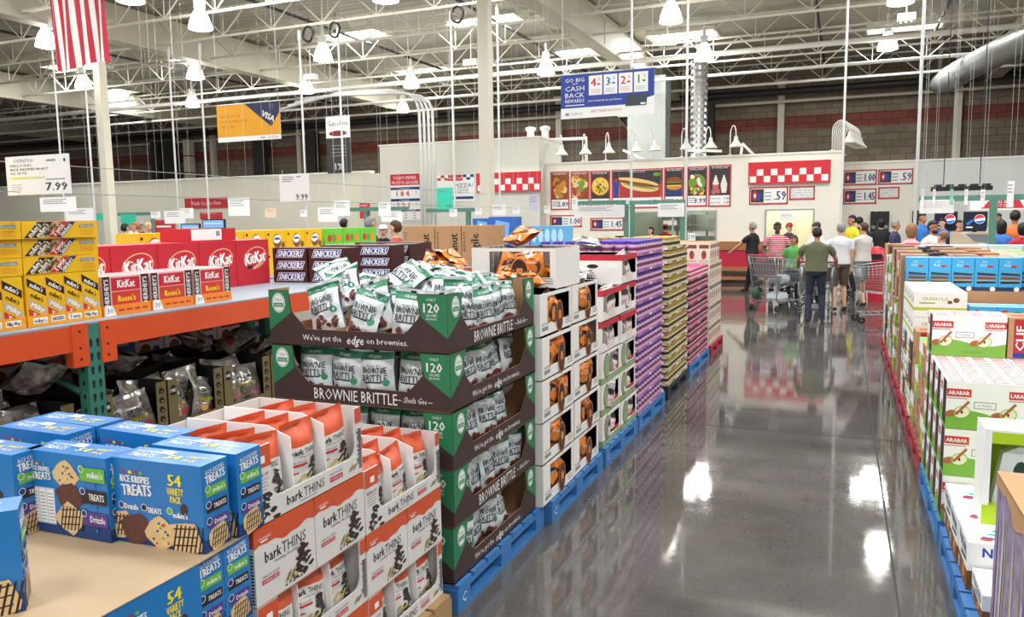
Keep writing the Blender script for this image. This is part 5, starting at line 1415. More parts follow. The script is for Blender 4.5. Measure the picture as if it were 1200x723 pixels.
# patterned bin liner box at the lower right corner
PUP = mat('purple_grey_pattern', 'A79BB5', .6, vary=(14, .9, '5E5070'))
r = empty('patterned_box', (.585, 2.5, .147), label='tall purple grey box with a torn kraft top at the lower right corner', cat='box')
b = MB(); b.box((0, 0, 0), (.5, .94, .8), PUP)
fr = Fr(b, (0, .94, 0), (0, -1, 0), (0, 0, 1))
rr = random.Random(5)
for i in range(26):
    x = rr.uniform(.02, .9); fr.poly([(x, rr.uniform(0, .4)), (x + .02, rr.uniform(0, .3)), (x + .03, rr.uniform(.45, .75)), (x + .012, rr.uniform(.5, .78))], [mat('lav_pale', 'D6CDE0', .5), mat('lav_dark', '6A5A80', .5), mat('straw', 'B8A86A', .5)][i % 3], 1 + i * .1)
b.build('carton', r)
b = MB(); b.box((-.004, -.004, .8), (.504, .944, .806), KRAFT)
n = 14; zz = [(.8 - rr.uniform(.02, .09)) for _ in range(n + 1)]
for i in range(n): b.poly([(-.004, .944 - i * .944 / n, zz[i]), (-.004, .944 - (i + 1) * .944 / n, zz[i + 1]), (-.004, .944 - (i + 1) * .944 / n, .803), (-.004, .944 - i * .944 / n, .803)], KRAFT)
b.build('torn_lid', r)
pallet('blue', .57, 2.46, 1.22, 1.04, 'blue pallet under the patterned box at the lower right corner', '2F74B8')
# pallet 3: kraft cases; 4: lime striped cases; 5: blue cases; beyond: mixed
OT = Kind(bar_case('dark', .41, .3, .22, 'dark_granola_case')); OT2 = Kind(bar_case('nutri', .41, .3, .22, 'cereal_snack_case'))
CL = Kind(bar_case('clif', .26, .3, .27, 'energy_bar_case')); KD = Kind(bar_case('kind', .41, .3, .22, 'granola_case')); ZB = Kind(bar_case('zbar', .2, .12, .33, 'kids_bar_case'))
SM = Kind(bar_case('small', .2, .14, .1, 'small_blue_case')); LI = Kind(bar_case('light', .4, .3, .3, 'pale_blue_case')); DA = Kind(bar_case('dark', .3, .29, .27, 'dark_bar_case')); GN = Kind(bar_case('green', .3, .29, .25, 'green_bar_case'))
CL.put((1.03, 5.99, .147 + .84), 'kraft energy bar case with red label, beside the topmost white and green case', group='energy bar cases')
for t in range(3):
    for k in range(4):
        for q in range(4):
            if q and t < 2 : continue
            if t == 2 and q == 0 and k == 2: continue
            (CL if q or (t + k) % 3 else DA2).put((.6 + q * .262, 6.42 + k * .302, .147 + .273 * t), 'energy bar case, %s tier from floor, %s from near end, %s from aisle' % (ORD[t], ORD[k], ORD[q]), group='energy bar cases')
for t in range(5):
    for k in range(4):
        for q in range(2):
            if q and (t < 3): continue
            if t == 4 and q: continue
            (KD if q or t > 2 or (t + k) % 3 == 0 else [OT, OT2][(t * 2 + k) % 2]).put((.6 + q * .42 + (0 if q else .0), 7.72 + k * .302, .147 + .223 * t), 'granola case, %s tier from floor, %s from near end, %s column, right of the aisle' % (ORD[t], ORD[k], ['aisle', 'inner'][q]), group='granola cases')
for k in range(2):
    for i in range(6):
        for t in range(1):
            SM.put((1.04 + i * .205, 7.74 + k * .16, .147 + .223 * 4 + .003), 'small blue case in the low blue row, %s rank, %s from the aisle' % (['front', 'rear'][k], ORD[i]), group='small blue cases')
for t in range(4):
    for k in range(2):
        for i in range(9):
            if t < 3 and i > 0: continue
            if t == 3 and k == 0 and i in (5,): continue
            ZB.put((.62 + i * .205, 9.03 + k * .14, .147 + .34 * t), 'upright blue kids bar case, %s tier from floor, %s rank, %s from the aisle' % (ORD[t], ['front', 'rear'][k], ORD[i]), group='blue kids bar cases')
mixk = [(CL, .27, 5), (DA, .27, 5), (LI, .3, 4), (GN, .25, 5)]
rm = random.Random(4)
y = 9.32; c = 0
while y < 12.85:
    K, h, n = mixk[[0, 1, 3, 0, 1, 2, 0, 3, 1, 2, 2, 0][c % 12]]
    for t in range(n):
        for q in range(2 if t == n - 1 else 1):
            K.put((.585 + rm.uniform(0, .03) + q * .45, y, .147 + (h + .003) * t), '%s, %s tier from floor, in column %s beyond the blue cases' % ({CL: 'kraft energy bar case', DA: 'dark bar case', LI: 'pale blue case', GN: 'green and white case'}[K], ORD[t], ORD[c]), group='far right cases')
    y += .31; c += 1
for i in range(4):
    LI.put((1.02 + i * .41, 12.4, 1.2), 'pale blue case on the far right display, %s from the aisle' % ORD[i + 1], group='far right cases')
# open trays of mixed packets along the top of the far right stacks
for i in range(16):
    K = [DA, CL, GN, LI][i % 4]
    K.put((.95 + (i % 4) * .42 + rm.uniform(0, .05), 9.45 + (i // 4) * .8, 1.22), 'opened case on the far right bin, row %s, %s from aisle' % (ORD[i // 4], ORD[i % 4]), group='opened far right cases')
b = MB(); b.box((0, 0, 0), (1.9, 4.0, .02), KRAFT); b.box((0, 0, -1.05), (1.9, .02, 0), KRAFT); b.box((1.86, 0, -1.05), (1.9, 4, 0), KRAFT)
for i in range(6): b.box((.02, .3 + i * .6, -1.05), (.06, .34 + i * .6, 0), KRAFT)
b.build('display_bin', loc=(.95, 9.33, 1.195), label='long kraft display bin carrying the opened cases on the far right', cat='bin')

# ---------------------------------------------------------------- orange and teal rack on the left
RX = -3.72
r = empty('pallet_rack', (RX, 0, 0), label='orange and teal pallet rack carrying the candy, behind the snack boxes', cat='rack')
HOLE = mat('rack_hole', '12211D', .7)
for i, y in enumerate((.35, 2.95, 5.6, 8.3)):
    for j, x in enumerate((0, -1.05, -1.25, -2.3)):
        b = MB(); b.box((x - .075, y, 0), (x, y + .1, 1.42), TEALM)
        if x == 0:
            fr = Fr(b, (x, y, 0), (0, 1, 0), (0, 0, 1))
            for k in range(18):
                for c in (.03, .072): fr.ell(c, .05 + k * .075, .011, .017, HOLE, 1, 8); fr.poly([(c - .006, .02 + k * .075), (c + .006, .02 + k * .075), (c + .009, .05 + k * .075), (c - .009, .05 + k * .075)], HOLE, 1.2)
            f2 = Fr(b, (x - .075, y, 0), (1, 0, 0), (0, 0, 1))
            for k in range(18): f2.ell(.037, .05 + k * .075, .01, .015, HOLE, 1, 8)
        b.box((x - .11, y - .02, 0), (x + .03, y + .12, .008), TEALM)
        b.build('upright', r)
    for x in (0, -1.25):
        b = MB()
        for k in range(3): b.path([(x - .04 - (1.0 if k % 2 else 0), y + .05, .1 + k * .45), (x - 1.04 + (1.0 if k % 2 else 0), y + .05, .1 + (k + 1) * .42)], .018, TEALM, 4)
        b.build('brace', r)
for i, (y0, y1) in enumerate(((.45, 2.95), (3.05, 5.6), (5.7, 8.3))):
    for x in (0, -1.05, -1.25, -2.3):
        b = MB(); b.box((x - .05, y0, 1.285), (x + .002, y1, 1.42), ORANGEM)
        for yy in (y0, y1 - .075): b.box((x - .055, yy - .01, 1.2), (x + .008, yy + .085, 1.43), ORANGEM)
        if x == 0:
            fr = Fr(b, (x + .008, y0, 1.2), (0, 1, 0), (0, 0, 1))
            for yy in (.03, y1 - y0 - .04):
                for zz in (.04, .1, .19): fr.ell(yy, zz, .008, .008, HOLE, 1, 8)
        b.build('beam', r)
GREYD = mat('speckled_deck', '9EA3AC', .6, vary=(120, .8, '7A7E88'))
for i, (x0, x1) in enumerate(((-1.1, 0), (-2.33, -1.26))):
    b = MB(); b.box((x0, .4, 1.421), (x1, 9.6, 1.431), GREYD); b.build('deck', r)
DZ = 1.432
YEL = mat('candy_yellow', 'F3BF1A', .4); CDK = mat('candy_brown', '3A1F16', .4); CRD = mat('candy_red', 'D0352E', .4); TRO = mat('tray_orange', 'F08A2A', .45)
def wrappers(fr, x0, z0, w, h, n, names, slant=.6):
    """slanting bar wrappers printed side by side"""
    s = w / n
    for i in range(n):
        m = [CDK, CDK, mat('bar_beige', 'C9B08A', .5), CRD, mat('bar_navy2', '2C2A60', .4)][i % 5]
        fr.poly([(x0 + i * s, z0), (x0 + i * s + s * .92, z0), (x0 + i * s + s * .92 + h * slant, z0 + h), (x0 + i * s + h * slant, z0 + h)], m, 1 + .1 * i)
        fr.text(names[i % len(names)], x0 + i * s + s * .4 + h * slant / 2, z0 + h / 2, s * .62, PAPER if m is not mat('bar_beige') else CDK, 2 + .1 * i, w=h * 1.05, rot=math.atan2(1, slant), bold=.04)
def mm_flat():
    L, D, H = .44, .3, .09
    b = MB(); b.box((0, 0, 0), (L, D, H), YEL)
    fr = Fr(b, (0, 0, 0), (1, 0, 0), (0, 0, 1)); wrappers(fr, .008, .004, .22, H - .008, 5, ["m&m's", "m&m's", 'MilkyWay', 'Twix', 'Snickers'], 1.0)
    fr.rect(.325, .055, .415, .072, GREY, 2); fr.text('Chocolate', .37, .063, .012, PAPER, 3, w=.075)
    for i in range(3): fr.rect(.33, .018 + i * .01, .41, .021 + i * .01, TRO, 2)
    return tag(b.build('candy_box'), cat='box')
def mm_tall():
    L, D, H = .43, .3, .265
    b = MB(); b.box((0, 0, .0), (L, D, H), YEL)
    fr = Fr(b, (0, 0, 0), (1, 0, 0), (0, 0, 1))
    for i in range(4):
        x = .01 + i * .105
        fr.line(x - .004, 0, x - .004, H, .002, TRO, 1)
        for k in range(4):
            z1_ = H - .012 - k * .052
            fr.poly([(x, z1_), (x + .1, z1_ - .06), (x + .1, z1_ - .1), (x, z1_ - .042)], [CDK, YEL, mat('bar_beige'), CRD][k], 1.5 + .1 * k)
            fr.text(["m&m's", "m&m's", 'Milky', 'Twix'][k], x + .05, z1_ - .05, .024, PAPER if k != 1 else CDK, 3, w=.075, rot=-.5, bold=.05)
    t = .004; b.box((-t, -t, -.0), (L + t, 0, .058), mat('tray_gold', 'F0A21E', .45)); fr = Fr(b, (-t, -t, 0), (1, 0, 0), (0, 0, 1))
    for i, s in enumerate(("m&m's", 'SNICKERS', 'Twix', 'Milky Way')): fr.rect(.03 + i * .1, .015, .11 + i * .1, .045, PAPER, 1); fr.text(s, .07 + i * .1, .03, .02, CDK, 2, w=.068, bold=.03)
    return tag(b.build('candy_display_box'), cat='box')
def multipack():
    L, D, H = .33, .3, .225
    r = empty('bar_multipack', cat='box')
    b = MB(); b.box((.004, .004, .004), (L - .004, D, H), mat('clear_wrap_pink', 'E3B9B8', .25)); 
    fr = Fr(b, (.004, .004, 0), (1, 0, 0), (0, 0, 1)); w = L - .008
    fr.rect(0, .05, .05, H, CDK, 1); fr.rect(w - .055, .05, w, H, CDK, 1)
    fr.text("HERSHEY'S", .025, .135, .03, PAPER, 2, w=.15, rot=PI / 2, bold=.03); fr.text("HERSHEY'S", w - .03, .135, .032, PAPER, 2, w=.15, rot=PI / 2, bold=.03)
    fr.rect(.06, .14, w - .065, H - .01, mat('wafer_red', 'D01F36', .4), 1); fr.text('KitKat', w / 2, .18, .045, PAPER, 2, w=.12, bold=.05); fr.rect(.06, .055, w - .065, .135, mat('cup_red', 'D2402E', .4), 1); fr.text("Reese's", w / 2, .095, .036, KY, 2, w=.12, bold=.05)
    b.build('wrapped_bars', r)
    b = MB(); b.box((0, 0, 0), (L, .004, .06), TRO); b.box((0, .004, 0), (L, D, .003), TRO); b.box((0, .004, .003), (.003, D, .05), TRO); b.box((L - .003, .004, .003), (L, D, .05), TRO)
    fr = Fr(b, (0, 0, 0), (1, 0, 0), (0, 0, 1)); fr.poly([(.005, .0), (.085, 0), (.06, .058), (.01, .058)], PAPER, 1); fr.text('30', .042, .03, .03, BLUE, 2)
    for i in range(4): fr.rect(.1 + i * .055, .022, .14 + i * .055, .034, CRD, 1)
    b.build('tray', r)
    return r
def kitkat_case():
    L, D, H = .395, .42, .375
    KR = mat('wafer_case_red', 'C3202F', .45)
    b = MB(); b.box((0, 0, 0), (L, D, H), KR, {'+z': mat('wafer_case_top', 'C9303C', .45)})
    fr = Fr(b, (0, 0, 0), (1, 0, 0), (0, 0, 1))
    fr.ell(L * .56, H * .6, .135, .085, KR, 1, 20, .25); fr.ring(L * .56, H * .6, .14, .09, .009, mat('logo_gold', 'E8B48A', .4), 2, 22, .25); fr.text('KitKat', L * .55, H * .61, .095, PAPER, 3, w=.24, rot=.12, bold=.06, sh=.15); fr.rect(L * .3, H * .36, L * .46, H * .43, BLACK, 3); fr.line(L * .5, H * .36, L * .75, H * .5, .02, mat('logo_gold'), 3)
    return tag(b.build('wafer_case'), cat='box')
def snick_box():
    L, D, H = .36, .24, .098
    SB = mat('nougat_brown', '43201E', .4)
    b = MB(); b.box((0, 0, 0), (L, D, H), SB)
    fr = Fr(b, (0, 0, 0), (1, 0, 0), (0, 0, 1)); fr.poly([(.03, .014), (L - .05, .014), (L - .02, H - .014), (.06, H - .014)], PAPER, 1); fr.poly([(.036, .018), (L - .055, .018), (L - .028, H - .018), (.064, H - .018)], mat('nougat_blue', '2E3F96', .4), 2)
    fr.text('SNICKERS', L / 2, H / 2, .052, PAPER, 3, w=.25, sh=.25, bold=.05)
    return tag(b.build('nougat_bar_box'), cat='box')
MF, MT, MP, KC, NB = Kind(mm_flat()), Kind(mm_tall()), Kind(multipack()), Kind(kitkat_case()), Kind(snick_box())
fxx = -3.83
def shelf(K, y, z, lb, g, x=fxx, rz=PI / 2): return K.put((x, y, z), lb, rz=rz, group=g)
for k, y in enumerate((2.715, 2.27, 1.83)):
    nm = ['beside the red multipacks', 'second from the red multipacks', 'third from the red multipacks'][k]
    shelf(MT, y, DZ, 'yellow candy display box on the rack, ' + nm, 'yellow display boxes')
    for t in range(3): shelf(MF, y + [0, .01, .0][t] - .0, DZ + .268 + .092 * t, 'flat yellow candy box, %s layer of the pile %s' % (['lowest', 'middle', 'top'][t], nm), 'flat yellow candy boxes', x=fxx + [0, -.01, .01][t])
for k, y in enumerate((3.165, 3.505, 3.845)): shelf(MP, y, DZ, 'red multipack in an orange tray, %s from the yellow boxes' % ORD[k], 'red multipacks')
for k in range(5):
    for q in range(1): shelf(KC, 3.45 + .4 * k + .0, DZ, 'large red wafer bar case on the rack, %s from the left' % ORD[k], 'red wafer cases', x=-4.56)
b = MB(); b.box((0, 0, 0), (.5, .3, .1), mat('wafer_case_red')); fr = Fr(b, (0, 0, 0), (1, 0, 0), (0, 0, 1)); fr.rect(.02, .01, .34, .095, PAPER, 1); fr.rect(.28, .04, .32, .08, GREY, 2)
b.build('pink_carton', loc=(-4.62, 4.62, DZ + .377), rz=PI / 2, label='flat red carton with a white label on top of the wafer cases', cat='box')
for i, (x, y, n) in enumerate([(-4.58, 5.52, 3), (-4.2, 5.52, 3), (-4.1, 6.1, 3), (-4.5, 6.1, 3), (-3.85 - .36 + .36, 6.9, 3), (-4.25, 6.9, 3), (-4.66, 6.9, 3)]):
    if i == 4: x = -4.09 + .0; y = 6.42
    for t in range(n): NB.put((x, y, DZ + .1 * t), 'brown nougat bar box, %s layer of pile %s on the rack' % (ORD[t], ORD[i]), group='nougat bar boxes', rz=.0 if i < 2 else .02)
# kraft cases, blue cases beyond
def kraft_case(txt, w, d, h):
    b = MB(); b.box((0, 0, 0), (w, d, h), KRAFT); fr = Fr(b, (0, 0, 0), (1, 0, 0), (0, 0, 1))
    fr.line(w * .62, 0, w * .62, h, .004, mat('kraft_tape', 'A07850', .5), 1)
    fr.text(txt, w * .72 if txt == 'Peanut' else w * .5, h * .45, .1, BLACK, 2, w=h * .7, rot=PI / 2, bold=.03); fr.text('4000-013', w * .1, h * .6, .035, BLACK, 2, w=h * .5, rot=PI / 2)
    return tag(b.build('kraft_case'), cat='box')
k1 = kraft_case('Peanut', .42, .5, .45); k2 = kraft_case('Peanut', .33, .5, .45); k3 = kraft_case('fragile', .32, .5, .45)
for o, x, lb in ((k1, -4.74, 'kraft case with black script, left of three on the rack'), (k2, -4.31, 'kraft case with black script, middle of three on the rack'), (k3, -3.97, 'kraft case with small print, right of three on the rack')):
    o.location = (x, 8.0, DZ); tag(o, lb, group='kraft cases')
BLC = mat('soda_blue', '2765B8', .4); WAT = mat('water_wrap', '5FB2E0', .25)
def pack(name, w, d, h, m, deco, loc, lb, rz=0.):
    b = MB(); b.box((0, 0, 0), (w, d, h), m); deco(Fr(b, (0, 0, 0), (1, 0, 0), (0, 0, 1)), w, h)
    o = b.build(name, loc=loc, rz=rz, label=lb, cat='pack'); return o
def dsoda(fr, w, h): fr.poly([(w * .2, h * .1), (w * .8, h * .1), (w * .9, h * .8), (w * .3, h * .9)], mat('soda_light', '7FA8E0', .4), 1); fr.ell(w * .5, h * .5, w * .14, h * .25, PAPER, 2, 12); fr.text('zero', w * .5, h * .5, h * .14, BLC, 3)
yb = 11.0
def bput(u0, v0, u1, v1, y, m, nm, lb, deco=dsoda, d=.4):
    a, c = fy(u0, (v0 + v1) / 2, y), fy(u1, (v0 + v1) / 2, y); zt, zb = fy((u0 + u1) / 2, v0, y).z, fy((u0 + u1) / 2, v1, y).z
    zb = min(zb, zt - .3)
    b_ = pack(nm, c.x - a.x, d, zt - zb, m, deco, (a.x, y, zb), lb); return b_, zb
bl = [bput(554, 256, 573, 275, yb, BLC, 'soda_pack', 'blue soda pack, left end of the high row beyond the kraft cases'),
      bput(573, 254, 600, 290, yb, BLC, 'soda_pack', 'large blue soda pack right behind the kraft cases'),
      bput(599, 266, 612, 292, 10.3, BLC, 'soda_pack', 'blue soda pack beside the red one'),
      bput(612, 266, 622, 292, 10.3, RED, 'soda_pack', 'red soda pack between blue pack and bottled water'),
      bput(622, 265, 661, 292, 10.3, WAT, 'water_pack', 'wrapped pack of blue water bottles behind the purple jars', lambda fr, w, h: [fr.ell(w * (.1 + .2 * i), h * .6, w * .08, h * .3, mat('water_light', 'BFE3F5', .2), 1, 10) for i in range(5)] and None)]
b = MB(); b.box((0, 0, 0), (2.6, 1.5, min(q[1] for q in bl) - .01), GREYD); b.build('drinks_counter', loc=(-5.0 - .2, 10.2, 0), label='grey stock platform under the blue soda packs', cat='platform')
for q in bl: q[0].location.z = min(q_[1] for q_ in bl) if False else q[0].location.z
# yellow and green packs on the second deck
def pk_yellow():
    b = MB(); w, h = .3, .22; b.box((0, 0, 0), (w, .25, h), YEL); fr = Fr(b, (0, 0, 0), (1, 0, 0), (0, 0, 1))
    fr.ell(w * .55, h * .5, w * .22, h * .34, OATB, 1, 10); fr.ell(w * .55, h * .58, w * .2, h * .2, PAPER, 2, 12, .3); fr.rect(w * .42, h * .55, w * .68, h * .64, BLUE, 3); fr.ell(w * .12, h * .8, .014, .014, BLACK, 2, 8); fr.ell(w * .85, h * .3, w * .1, h * .16, OATB, 2, 8)
    return tag(b.build('yellow_candy_pack'), cat='pack')
def pk_green():
    b = MB(); w, h = .34, .22; b.box((0, 0, 0), (w, .25, h), mat('gum_green', '6FCB3A', .4)); fr = Fr(b, (0, 0, 0), (1, 0, 0), (0, 0, 1))
    for i in range(3): fr.ell(w * (.25 + .25 * i), h * .5, w * .12, h * .2, [CRD, FD['green'], TRO][i], 2, 10)
    fr.rect(0, h * .1, w, h * .2, mat('gum_light', 'B9E58A', .4), 1)
    return tag(b.build('green_candy_pack'), cat='pack')
YK, GK2 = Kind(pk_yellow()), Kind(pk_green())
for t in range(2):
    for k in range(8): YK.put((-5.3, 4.75 + k * .31, DZ + .222 * t), 'yellow candy pack behind the wafer cases, %s layer, %s from the left' % (['lower', 'upper'][t], ORD[k]), rz=PI / 2, group='yellow candy packs')
    for k in range(3): GK2.put((-5.3, 7.27 + k * .35, DZ + .222 * t), 'green candy pack right of the yellow packs, %s layer, %s from the left' % (['lower', 'upper'][t], ORD[k]), rz=PI / 2, group='green candy packs')

# ---------------------------------------------------------------- dark pouch trays under the rack
OLV = mat('tray_olive', '7E7048', .5, vary=(10, .4, '6A5E3C')); DFM = mat('dark_film', '3A322F', .2, coat=.6, vary=(22, .9, 'B5A99E')); SLV = mat('silver_film', 'A9A6A2', .25, .5)
def d_dark(fr, w, h):
    fr.rect(-w * .38, h * .55, w * .38, h * .72, SLV, 2); fr.text("HERSHEY'S", 0, h * .64, h * .09, BLACK, 3, w=w * .62, bold=.05); fr.text('Nuggets', 0, h * .45, h * .12, KY, 2, w=w * .5); fr.ell(-w * .15, h * .2, w * .15, h * .08, FD['gold'], 2, 9); fr.ell(w * .18, h * .22, w * .14, h * .08, MRED, 2, 9); fr.rect(-w * .4, h * .3, w * .4, h * .33, SLV, 2)
DP = [Kind(tag(pouch('dark_pouch', .24, .26, .1, s, DFM, [(.88, 1.01, SLV)], d_dark, nx=10, ny=11, amp=.028), cat='pouch')) for s in (51, 52)]
def nugtray():
    L, D, H = .46, .5, .34
    b = MB(); b.box((0, 0, 0), (L, D, .005), BLACK); b.box((0, 0, .005), (L, .005, .075), OLV)
    for x in (0, L - .075): b.box((x, 0, .075), (x + .075, .005, H), OLV)
    for x in (0, L - .005): b.box((x, .005, .005), (x + .005, D, H), BLACK)
    b.box((0, D - .005, .005), (L, D, H), BLACK)
    fr = Fr(b, (0, 0, 0), (1, 0, 0), (0, 0, 1)); fr.text("HERSHEY'S", .13, .035, .02, DKB, 1, w=.09); fr.text("Nuggets", .25, .04, .035, KY, 1, w=.11)
    fr.poly([(.015, .24), (.06, .24), (.06, .29), (.04, .305), (.015, .29)], BLACK, 1); fr.text('145', .038, .27, .022, PAPER, 2, w=.036, bold=.05)
    for i in range(4): fr.poly([(L - .06, .1 + i * .058), (L - .03, .09 + i * .058), (L - .015, .105 + i * .058), (L - .03, .13 + i * .058), (L - .055, .13 + i * .058)], BLACK, 1); fr.ell(L - .035, .105 + i * .058, .008, .005, FD['gold'], 2, 7)
    return tag(b.build('dark_pouch_tray'), cat='tray')
NT = Kind(nugtray())
rn = random.Random(8)
for k in range(6):
    y = 1.97 + k * .48 if k < 2 else 3.08 + (k - 2) * .475
    for q in range(2):
        x = -3.8 - q * .52
        for t in range(2):
            if t == 1 or (q == 0):
                NT.put((x, y, [.3, .655][t]), 'olive and black pouch tray under the rack, %s layer, %s rank, %s from the left' % (['lower', 'upper'][t], ['front', 'rear'][q], ORD[k]), rz=PI / 2, group='dark pouch trays')
        for c in range(4):
            DP[rn.randrange(2)].put((x - .06 - .1 * (c // 2) - rn.uniform(0, .03), y + .13 + .18 * (c % 2), .69 + .06 * (c // 2)), 'dark foil pouch in the %s rank, tray %s, %s in it' % (['front', 'rear'][q], ORD[k], ORD[c]), rot=(rn.uniform(-.5, .1), rn.uniform(-.3, .3), PI / 2 + rn.uniform(-.5, .5)), group='dark pouches')
        for c in range(2 if q == 0 and k != 3 else 0):
            DP[rn.randrange(2)].put((x - .18 - rn.uniform(0, .15), y + .12 + .2 * c, .99 + rn.uniform(0, .14)), 'dark foil pouch heaped over the %s rank, tray %s, %s' % (['front', 'rear'][q], ORD[k], ['near', 'far'][c]), rot=(-1.2 + rn.uniform(-.2, .3), rn.uniform(-.4, .4), rn.uniform(0, 6)), group='heaped dark pouches')
pallet('wood', -4.78, 2.0, .9, .94, 'pallet under the dark pouch trays, near one', 'B08F62'); pallet('wood', -4.78, 3.4, 1.45, .94, 'pallet under the dark pouch trays, far one', 'B08F62')
b = MB(); b.box((0, 0, 0), (.92, .88, .15), BLACK); b.box((0, 1.1, 0), (.92, 2.9, .15), BLACK); b.build('base_tray', loc=(-4.76, 2.02, .148), label='flat black base tray on the pallets under the rack', cat='tray')
# packs further down the cross aisle seen below the rack beam
cols = [('blue', '2F66B0'), ('red', 'C8382E'), ('yellow', 'EDC02A'), ('white', 'E9E4DA'), ('orange', 'E27A3A')]
def gpack(nm, hx):
    b = MB(); w, h = .3, .26; b.box((0, 0, 0), (w, .3, h), mat('pack_' + nm, hx, .45)); fr = Fr(b, (0, 0, 0), (1, 0, 0), (0, 0, 1)); fr.ell(w * .35, h * .4, w * .2, h * .24, OATB if nm != 'red' else KY, 1, 12); fr.rect(w * .15, h * .7, w * .85, h * .88, PAPER if nm != 'white' else CRD, 1); fr.ell(w * .72, h * .35, w * .15, h * .2, [BLUE, CRD][nm == 'blue'], 2, 10)
    return Kind(tag(b.build(nm + '_snack_pack'), cat='pack'))
GPK = [gpack(*c_) for c_ in cols]
for k in range(14):
    for t in range(4):
        i = (k // 2 + (t > 1)) % 5 if k < 9 else (2 if t % 2 else 3)
        GPK[i].put((-5.4, 1.9 + k * .315, .25 + .265 * t), '%s snack pack on the far side of the rack, %s layer, %s from the left' % (cols[i][0], ORD[t], ORD[k]), rz=PI / 2, group='snack packs behind the rack')
b = MB(); b.box((0, 0, 0), (.5, 4.6, .24), GREYD); b.build('low_platform', loc=(-5.9, 1.85, 0), label='grey low platform under the snack packs behind the rack', cat='platform')

# kraft bins that carry the inner rows on the right
for i, (x0, y0, x1, y1, zt_) in enumerate([(.83, 9.02, 2.48, 9.3, .147 + .34 * 3), (1.035, 7.72, 2.3, 8.1, .147 + .223 * 4), (.87, 6.42, 1.64, 7.6, .147 + .273 * 2)]):
    z0_ = .149 if x1 < 1.7 else .0
    if i == 0: x0_ = 1.64
    b = MB(); b.box((0, 0, .149), (x1 - x0, y1 - y0, zt_), KRAFT)
    if i == 1: b.box((.02, .39, .149), (.4, .9, .6), KRAFT)
    b.build('kraft_bin', loc=(x0, y0, 0), label=['kraft bin under the upright blue cases', 'kraft bin under the low row of small blue cases', 'kraft bin inside the kraft energy bar cases'][i], cat='bin')
pallet('red', 1.64, 9.0, 1.22, .9, 'red pallet in the inner rank under the upright blue cases', 'A82C3C'); pallet('red', 1.64, 7.7, 1.22, .9, 'red pallet in the inner rank under the small blue cases', 'A82C3C')
# ---------------------------------------------------------------- people
from mathutils.bvhtree import BVHTree
SKIN = dict(light=mat('skin_light', 'D9A587', .5), tan=mat('skin_tan', 'B98062', .5), dark=mat('skin_dark', '5A3A2C', .5))
HAIR = dict(grey=mat('hair_grey', '8E8C8A', .8), black=mat('hair_black', '17130F', .6), brown=mat('hair_brown', '4A3020', .7), fair=mat('hair_fair', '9A6B45', .7))
def cloth(name, hx='888888', stripe=None, w=.05):
    if name in MATS: return MATS[name]
    m = mat(name, hx, .8, bump=(14, .5))
    if stripe:
        nt = m.node_tree; tc = nt.nodes.new('ShaderNodeTexCoord'); sp = nt.nodes.new('ShaderNodeSeparateXYZ'); nt.links.new(tc.outputs['Object'], sp.inputs[0])
        md = nt.nodes.new('ShaderNodeMath'); md.operation = 'FRACT'; dv = nt.nodes.new('ShaderNodeMath'); dv.operation = 'DIVIDE'; dv.inputs[1].default_value = w
        nt.links.new(sp.outputs['Z'], dv.inputs[0]); nt.links.new(dv.outputs[0], md.inputs[0])
        gt = nt.nodes.new('ShaderNodeMath'); gt.operation = 'GREATER_THAN'; gt.inputs[1].default_value = .68; nt.links.new(md.outputs[0], gt.inputs[0])
        mx = nt.nodes.new('ShaderNodeMix'); mx.data_type = 'RGBA'; nt.links.new(gt.outputs[0], mx.inputs[0]); mx.inputs[6].default_value = (*hexc(hx), 1); mx.inputs[7].default_value = (*hexc(stripe), 1)
        nt.links.new(mx.outputs[2], nt.nodes['Principled BSDF'].inputs['Base Color'])
    return m
def ik(a, b, l1, l2, bend):
    a, b = V(a), V(b); d = b - a; L = min(d.length, (l1 + l2) * .995); u = d.normalized()
    b = a + u * L
    x = (l1 * l1 - l2 * l2 + L * L) / (2 * L); h = math.sqrt(max(0, l1 * l1 - x * x))
    n = V(bend); n = (n - u * n.dot(u)).normalized()
    return a + u * x + n * h, b
def rings(b, rs, m, n=16):
    vs = []
    for z, rx, ry, y, x in rs:
        for i in range(n):
            t = 2 * PI * i / n; c, s = math.cos(t), math.sin(t)
            vs.append((x + rx * abs(c) ** .85 * (1 if c >= 0 else -1), y + ry * abs(s) ** .85 * (1 if s >= 0 else -1), z))
    fs = [(j * n + i, j * n + (i + 1) % n, (j + 1) * n + (i + 1) % n, (j + 1) * n + i) for j in range(len(rs) - 1) for i in range(n)]
    fs += [tuple(range(n))[::-1], tuple(range(len(vs) - n, len(vs)))]
    b.add(vs, fs, m)
